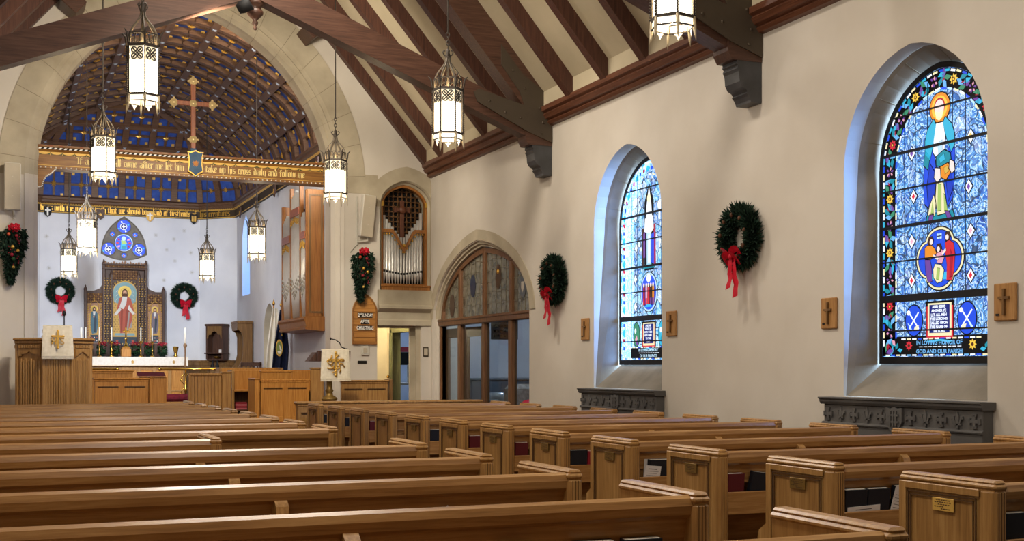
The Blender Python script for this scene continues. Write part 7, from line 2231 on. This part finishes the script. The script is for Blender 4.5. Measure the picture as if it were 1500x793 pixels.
PM = dict(ground=plain('painted_gold_ground', 'CDA24E', .5), halo=plain('painted_halo', 'E9C85A', .5), sky=plain('painted_sky', '7FA3A8', .6), red=plain('painted_red_robe', 'B4553F', .6), rose=plain('painted_shadow_red', '93402F', .6),
          white=plain('painted_white_robe', 'D9D6CE', .6), grey=plain('painted_grey', '9B938A', .6), skin=plain('painted_skin', 'D9A684', .6), hair=plain('painted_hair', '5B3A26', .7), navy=plain('painted_navy', '34414E', .6), teal=plain('painted_teal', '4A6F7E', .6),
          pinkg=plain('painted_rose_ground', 'B08468', .6), diaper=plain('painted_diaper', '8A6A32', .6), violet=plain('painted_violet', '776A74', .6), black=M['dark'])
class Paint:
    def __init__(s): s.mb = MB(); s.k = []
    def pc(s, key, poly, lay):
        if key not in s.k: s.k.append(key)
        s.mb.mat(s.k.index(key)).flat(poly, lambda a, z: (a, yf + .038 - .0018 * lay, z))
p = Paint(); X0, X1 = 2.375, 2.895
p.pc('ground', [(X0, 2.0), (X1, 2.0), (X1, 3.0)] + [(RX + .26 * cos(a), 3.0 + .26 * sin(a)) for a in [PI * i / 12 for i in range(1, 12)]] + [(X0, 3.0)], 0)
for i in range(8):
    for j in range(14):
        x = X0 + .035 + .0643 * i + .032 * (j % 2); z = 2.12 + .053 * j
        if x < X1 - .02: p.pc('diaper', [(x, z - .024), (x + .008, z), (x, z + .024), (x - .008, z)], 1); p.pc('diaper', [(x - .03, z - .001), (x - .008, z + .006), (x - .03, z + .009)], 1)
p.pc('sky', [(RX + .255 * cos(a), 2.98 + .245 * sin(a)) for a in [PI * i / 14 for i in range(15)]] + [(X0 + .03, 2.78), (X0 + .12, 2.74), (X1 - .12, 2.74), (X1 - .03, 2.78)], 2)
for k in range(9):
    p.pc('white', circle(X0 + .06 + .02 * (k % 3), 2.80 + .03 * k, .008, 6), 3); p.pc('white', circle(X1 - .06 - .02 * (k % 3), 2.80 + .03 * k, .008, 6), 3)
p.pc('halo', circle(RX, 3.0, .145, 24), 3); p.pc('ground', circle(RX, 3.0, .10, 20), 4); p.pc('halo', circle(RX, 3.0, .09, 20), 5)
p.pc('hair', [(RX - .055, 3.04), (RX, 3.085), (RX + .055, 3.04), (RX + .065, 2.91), (RX + .04, 2.90), (RX - .04, 2.90), (RX - .065, 2.91)], 6)
p.pc('skin', circle(RX, 2.99, .052, 14, .038), 7); p.pc('hair', [(RX - .03, 2.965), (RX, 2.975), (RX + .03, 2.965), (RX + .016, 2.925), (RX - .016, 2.925)], 8); p.pc('hair', circle(RX - .014, 2.998, .005, 6), 8); p.pc('hair', circle(RX + .014, 2.998, .005, 6), 8)
p.pc('grey', [(RX - .15, 2.55), (RX - .10, 2.2), (RX + .15, 2.2), (RX + .17, 2.55), (RX + .1, 2.8), (RX - .1, 2.8)], 5)
p.pc('red', [(RX - .12, 2.86), (RX - .05, 2.91), (RX + .05, 2.91), (RX + .13, 2.85), (RX + .19, 2.62), (RX + .15, 2.36), (RX + .05, 2.10), (RX - .10, 2.08), (RX - .11, 2.4), (RX - .17, 2.62)], 6)
p.pc('rose', [(RX + .02, 2.6), (RX + .12, 2.7), (RX + .1, 2.4), (RX + .0, 2.12)], 7); p.pc('rose', [(RX - .09, 2.6), (RX - .04, 2.62), (RX - .06, 2.1), (RX - .09, 2.1)], 7)
p.pc('white', [(RX - .05, 2.90), (RX + .05, 2.90), (RX + .03, 2.74), (RX - .03, 2.62), (RX - .12, 2.66), (RX - .08, 2.78)], 8)
p.pc('white', [(RX - .10, 2.68), (RX - .19, 2.56), (RX - .23, 2.50), (RX - .18, 2.48), (RX - .08, 2.60)], 8); p.pc('white', [(RX + .09, 2.72), (RX + .17, 2.58), (RX + .22, 2.53), (RX + .17, 2.50), (RX + .06, 2.62)], 8)
p.pc('skin', circle(RX - .23, 2.49, .018, 8), 9); p.pc('skin', circle(RX + .225, 2.52, .018, 8), 9)
p.pc('grey', [(RX + .08, 2.56), (RX + .11, 2.56), (RX + .07, 2.12), (RX + .03, 2.12)], 8)
p.pc('skin', leafp(RX - .03, 2.07, .07, .02, -.8), 8); p.pc('skin', leafp(RX + .05, 2.08, .06, .02, -.6), 8)
p.pc('sky', [(RX - .2, 2.08), (RX + .2, 2.08), (RX + .22, 2.03), (RX - .22, 2.03)], 3)
p.pc('navy', [(X0, 1.80), (X1, 1.80), (X1, 2.0), (X0, 2.0)], 1)
for x in (2.47, 2.81): p.pc('red', star_poly(x, 1.90, .04, 5, .45, PI / 10), 2)
for k in range(9): p.pc('ground', circle(X0 + .05 + .053 * k, 1.83 + .015 * (k % 2), .014, 6), 2)
p.mb.build('centre_painting', [PM[k] for k in p.k], t)
for sx, cx_, robe in ((-1, 1.985, 'teal'), (1, 3.285, 'violet')):
    p = Paint()
    p.pc('pinkg', [(cx_ - .16, 1.85), (cx_ + .16, 1.85), (cx_ + .16, 2.75), (cx_ - .16, 2.75)], 0)
    for i in range(6):
        for j in range(16): p.pc('diaper', [(cx_ - .14 + .056 * i, 1.9 + .054 * j), (cx_ - .132 + .056 * i, 1.915 + .054 * j), (cx_ - .14 + .056 * i, 1.93 + .054 * j), (cx_ - .148 + .056 * i, 1.915 + .054 * j)], 1)
    p.pc('halo', circle(cx_, 2.62, .075, 18), 2); p.pc('ground', circle(cx_, 2.62, .055, 16), 3); p.pc('halo', circle(cx_, 2.62, .048, 16), 4)
    p.pc('ground', [(cx_ - .11, 2.5), (cx_ - .03, 2.58), (cx_ + .03, 2.58), (cx_ + .12, 2.46), (cx_ + .13, 2.2), (cx_ + .1, 2.0), (cx_ - .1, 2.0), (cx_ - .12, 2.3)], 2)
    p.pc('black' if sx < 0 else 'hair', [(cx_ - .035, 2.64), (cx_, 2.665), (cx_ + .035, 2.64), (cx_ + .035, 2.57), (cx_ - .035, 2.57)], 5); p.pc('skin', circle(cx_, 2.61, .028, 10, .021), 6)
    p.pc(robe, [(cx_ - .07, 2.53), (cx_ - .02, 2.57), (cx_ + .02, 2.57), (cx_ + .07, 2.52), (cx_ + .08, 2.25), (cx_ + .05, 2.08), (cx_ - .05, 2.06), (cx_ - .08, 2.25)], 4)
    p.pc('navy', [(cx_ - .0, 2.5), (cx_ + .05, 2.4), (cx_ + .03, 2.1), (cx_ - .01, 2.1)], 5)
    p.pc('white', [(cx_ - .03, 2.56), (cx_ + .03, 2.56), (cx_ + .01, 2.47), (cx_ - .02, 2.47)], 6); p.pc('skin', circle(cx_ - .01, 2.44, .018, 8), 7)
    p.pc('navy', [(cx_ - .08, 1.86), (cx_ + .08, 1.86), (cx_ + .08, 2.04), (cx_ - .08, 2.04)], 3)
    for k in range(6): p.pc('red' if k % 2 else 'white', circle(cx_ - .05 + .05 * (k % 3), 1.91 + .07 * (k // 3), .014, 6), 4)
    p.mb.build('side_painting', [PM[k] for k in p.k], t)

# flags by the doorway
def flag(x, y, top, mat, label, seal=None, lean=0.0):
    t = thing('flag_on_pole', label, 'flag', (x, y, FZ), 'flags by the chancel doorway')
    b = MB(); b.lathe([(0, FZ), (.12, FZ), (.11, FZ + .04), (.02, FZ + .08), (0, FZ + .08)], 12, (x, y, 0)); b.build('stand', 'brass', t)
    b = MB(); b.tube([(x, y, FZ + .06), (x + lean, y, top)], .013, 8); b.build('pole', 'oak_light', t)
    b = MB(); b.lathe([(0, top), (.02, top + .01), (.03, top + .04), (.012, top + .09), (0, top + .14)], 8, (x + lean, y, 0)); b.build('finial', 'brass', t)
    b = MB(); vs = []; nz, nx = 18, 26
    for j in range(nz + 1):
        q = j / nz; z = top - .05 - (top - 1.28) * q
        wd = .05 + .085 * min(1, q * 1.6) + .02 * q
        for i in range(nx + 1):
            a = i / nx
            vs.append((x + lean * (1 - q) - wd * .75 + 2 * wd * a - .0, y - .03 - .045 * sin(a * 15 + q * 1.5) * (.4 + .6 * q) - .03, z - .06 * sin(a * 3) * q))
    b.add(vs, [(j * (nx + 1) + i, j * (nx + 1) + i + 1, (j + 1) * (nx + 1) + i + 1, (j + 1) * (nx + 1) + i) for j in range(nz) for i in range(nx)], True)
    cl = b.build('cloth', mat, t)
    if seal:
        sx, sz = seal
        b = MB(); b.lathe([(.095, -.004), (.105, 0), (.118, 0), (.125, -.004)], 26, (sx, y - .125, sz), M4=Matrix.Diagonal((.52, 1, 1.25, 1)) @ Matrix.Rotation(PI / 2, 4, 'X')); b.build('gold_ring', 'gold_paint', cl)
        b = MB(); b.flat(circle(sx, sz, .122, 22, .05), lambda a, z: (a, y - .124, z)); b.build('seal_sky', plain('seal_olive', '7C8B4C', .7), cl)
        b = MB(); b.flat([(sx - .036, sz - .06), (sx + .044, sz - .04), (sx + .02, sz - .105), (sx - .02, sz - .105)], lambda a, z: (a, y - .126, z)); b.flat([(sx - .005, sz + .07), (sx + .026, sz + .02), (sx + .044, sz - .04), (sx + .01, sz - .04)], lambda a, z: (a, y - .126, z)); b.build('seal_scene', 'linen', cl)
        b = MB()
        for k in range(5): b.box(sx + .03, sx + .055, y - .118, y - .114, sz + .22 + .055 * k, sz + .255 + .055 * k)
        b.build('gold_embroidery', 'gold_paint', cl)
flag(4.75, 22.9, 2.48, 'flag_white', 'furled white flag on a pole beside the chancel doorway', lean=.06)
flag(4.72, 22.2, 2.42, 'flag_blue', 'dark navy flag with gold-ringed seal under the organ case', seal=(4.74, 1.67), lean=.08)

# spotlight can on the far truss
t = thing('spotlight', 'black spotlight fixed beside the turned pendant of the far truss', 'spotlight', (2.45, 13.34, 5.2))
Ms = Matrix.Translation((2.47, 13.25, 5.235)) @ Matrix.Rotation(rad(60), 4, 'Y') @ Matrix.Rotation(rad(20), 4, 'X')
b = MB(); b.lathe([(0, -.09), (.05, -.085), (.068, -.03), (.075, .07), (.068, .07), (.06, -.02), (0, -.03)], 18, M4=Ms.to_3x3().to_4x4(), c=Ms.translation); b.build('can', 'dark', t)
b = MB(); b.bar((2.47, 13.25, 5.235), (2.5, 13.31, 5.36), .02, .03); b.build('yoke', 'dark', t)

# ------------------------------------------------------------------ light
def point(name, loc, energy, color, radius=.12):
    l = bpy.data.lights.new(name, 'POINT'); l.energy = energy; l.color = color; l.shadow_soft_size = radius
    o = bpy.data.objects.new(name, l); COL.objects.link(o); o.location = loc; return o
def area(name, loc, target, energy, color, sx, sy, spread=75):
    l = bpy.data.lights.new(name, 'AREA'); l.energy = energy; l.color = color; l.shape = 'RECTANGLE'; l.size = sx; l.size_y = sy; l.spread = rad(spread)
    o = bpy.data.objects.new(name, l); COL.objects.link(o); o.location = loc
    d = Vector(target) - Vector(loc); o.rotation_euler = d.to_track_quat('-Z', 'Y').to_euler(); return o
WARM = (1.0, .89, .75); WARM2 = (1.0, .93, .85); COOL = (.86, .92, 1.0)
# lanterns of the bays behind and above the picture
point('lantern_lamp', (XL1, 2.6, 3.85), 95, WARM2, .15); point('lantern_lamp', (XL2, 2.6, 3.85), 30, WARM2, .15)
point('lantern_lamp', (XL1, 7.0, 3.85), 90, WARM2, .15)
# truss spots, then invented soft fill along the ridge

def spot(name, loc, target, energy, color, angle, blend=.6, r=.08):
    l = bpy.data.lights.new(name, 'SPOT'); l.energy = energy; l.color = color; l.spot_size = rad(angle); l.spot_blend = blend; l.shadow_soft_size = r
    o = bpy.data.objects.new(name, l); COL.objects.link(o); o.location = loc
    o.rotation_euler = (Vector(target) - Vector(loc)).to_track_quat('-Z', 'Y').to_euler(); return o
spot('truss_spot', (2.15, 13.3, 5.0), (2.6, 18.0, 4.6), 470, (1, .88, .70), 125, .5, .2)
spot('truss_spot', (1.5, 9.0, 5.6), (5.6, 16.2, 2.6), 430, (1, .88, .70), 80, .8, .2)
spot('truss_spot', (1.6, 12.9, 5.8), (6.2, 7.8, 1.2), 100, (1, .93, .85), 95, .7, .3)
for y, e in ((3.2, 140), (8.0, 330), (12.2, 420)): spot('ridge_fill', (XC, y, 7.2), (XC, y, 0), e, WARM, 128, .5, .5)  # added to brighten the nave; no fixtures hang here
# daylight outside the two stained-glass windows
for c_ in WIN_Y: area('outdoor_daylight', (8.7, c_ - 3.1, 3.0), (6.3, c_ + .6, 2.2), 900, (.42, .66, 1.0), 2.2, 3.0, 120)
# cool fill added out of view behind the arch piers, no fixtures
area('chancel_fill', (.32, 18.5, 3.7), (3.2, 28.0, 2.3), 80, COOL, .25, 1.6)
area('chancel_fill', (4.75, 18.4, 5.0), (1.6, 28.0, 1.9), 16, COOL, .3, .6)
for sx_, tx_ in ((.95, 4.2), (4.2, .95)): area('vault_fill', (sx_, 18.35, 6.05), (tx_, 24.0, 6.4), 48, (1, .84, .66), .5, .2, 170)  # invented warm fill to lift the vault, tucked behind the arch
# rooms beyond
point('passage_lamp', (5.5, 18.9, 2.35), 34, (1, .88, .66), .1)
point('back_room_lamp', (7.4, 21.6, 2.6), 30, (.72, .84, 1.0), .2)
point('side_room_lamp', (7.6, 16.5, 2.9), 60, (.86, .92, 1.0), .25)
w = bpy.data.worlds.new('World'); SC.world = w; w.use_nodes = True
w.node_tree.nodes['Background'].inputs[0].default_value = (.6, .75, 1, 1); w.node_tree.nodes['Background'].inputs[1].default_value = .4

# ------------------------------------------------------------------ camera
cam = bpy.data.cameras.new('camera'); co = bpy.data.objects.new('camera', cam); COL.objects.link(co)
co.location = (0, 0, 1.32); co.rotation_euler = (PI / 2, 0, rad(-22.95))
cam.sensor_width = 36; cam.lens = 1781 / 1500 * 36; cam.shift_y = (538.2 - 396.5) / 1500; cam.clip_start = .05; cam.clip_end = 200
SC.camera = co
SC.view_settings.view_transform = 'Standard'; SC.view_settings.look = 'None'; SC.view_settings.gamma = 1; SC.view_settings.use_curve_mapping = False
SC.view_settings.exposure = 0.5
SC.cycles.use_denoising = True
SC.cycles.max_bounces = 8; SC.cycles.transparent_max_bounces = 12
SC.cycles.sample_clamp_indirect = 6
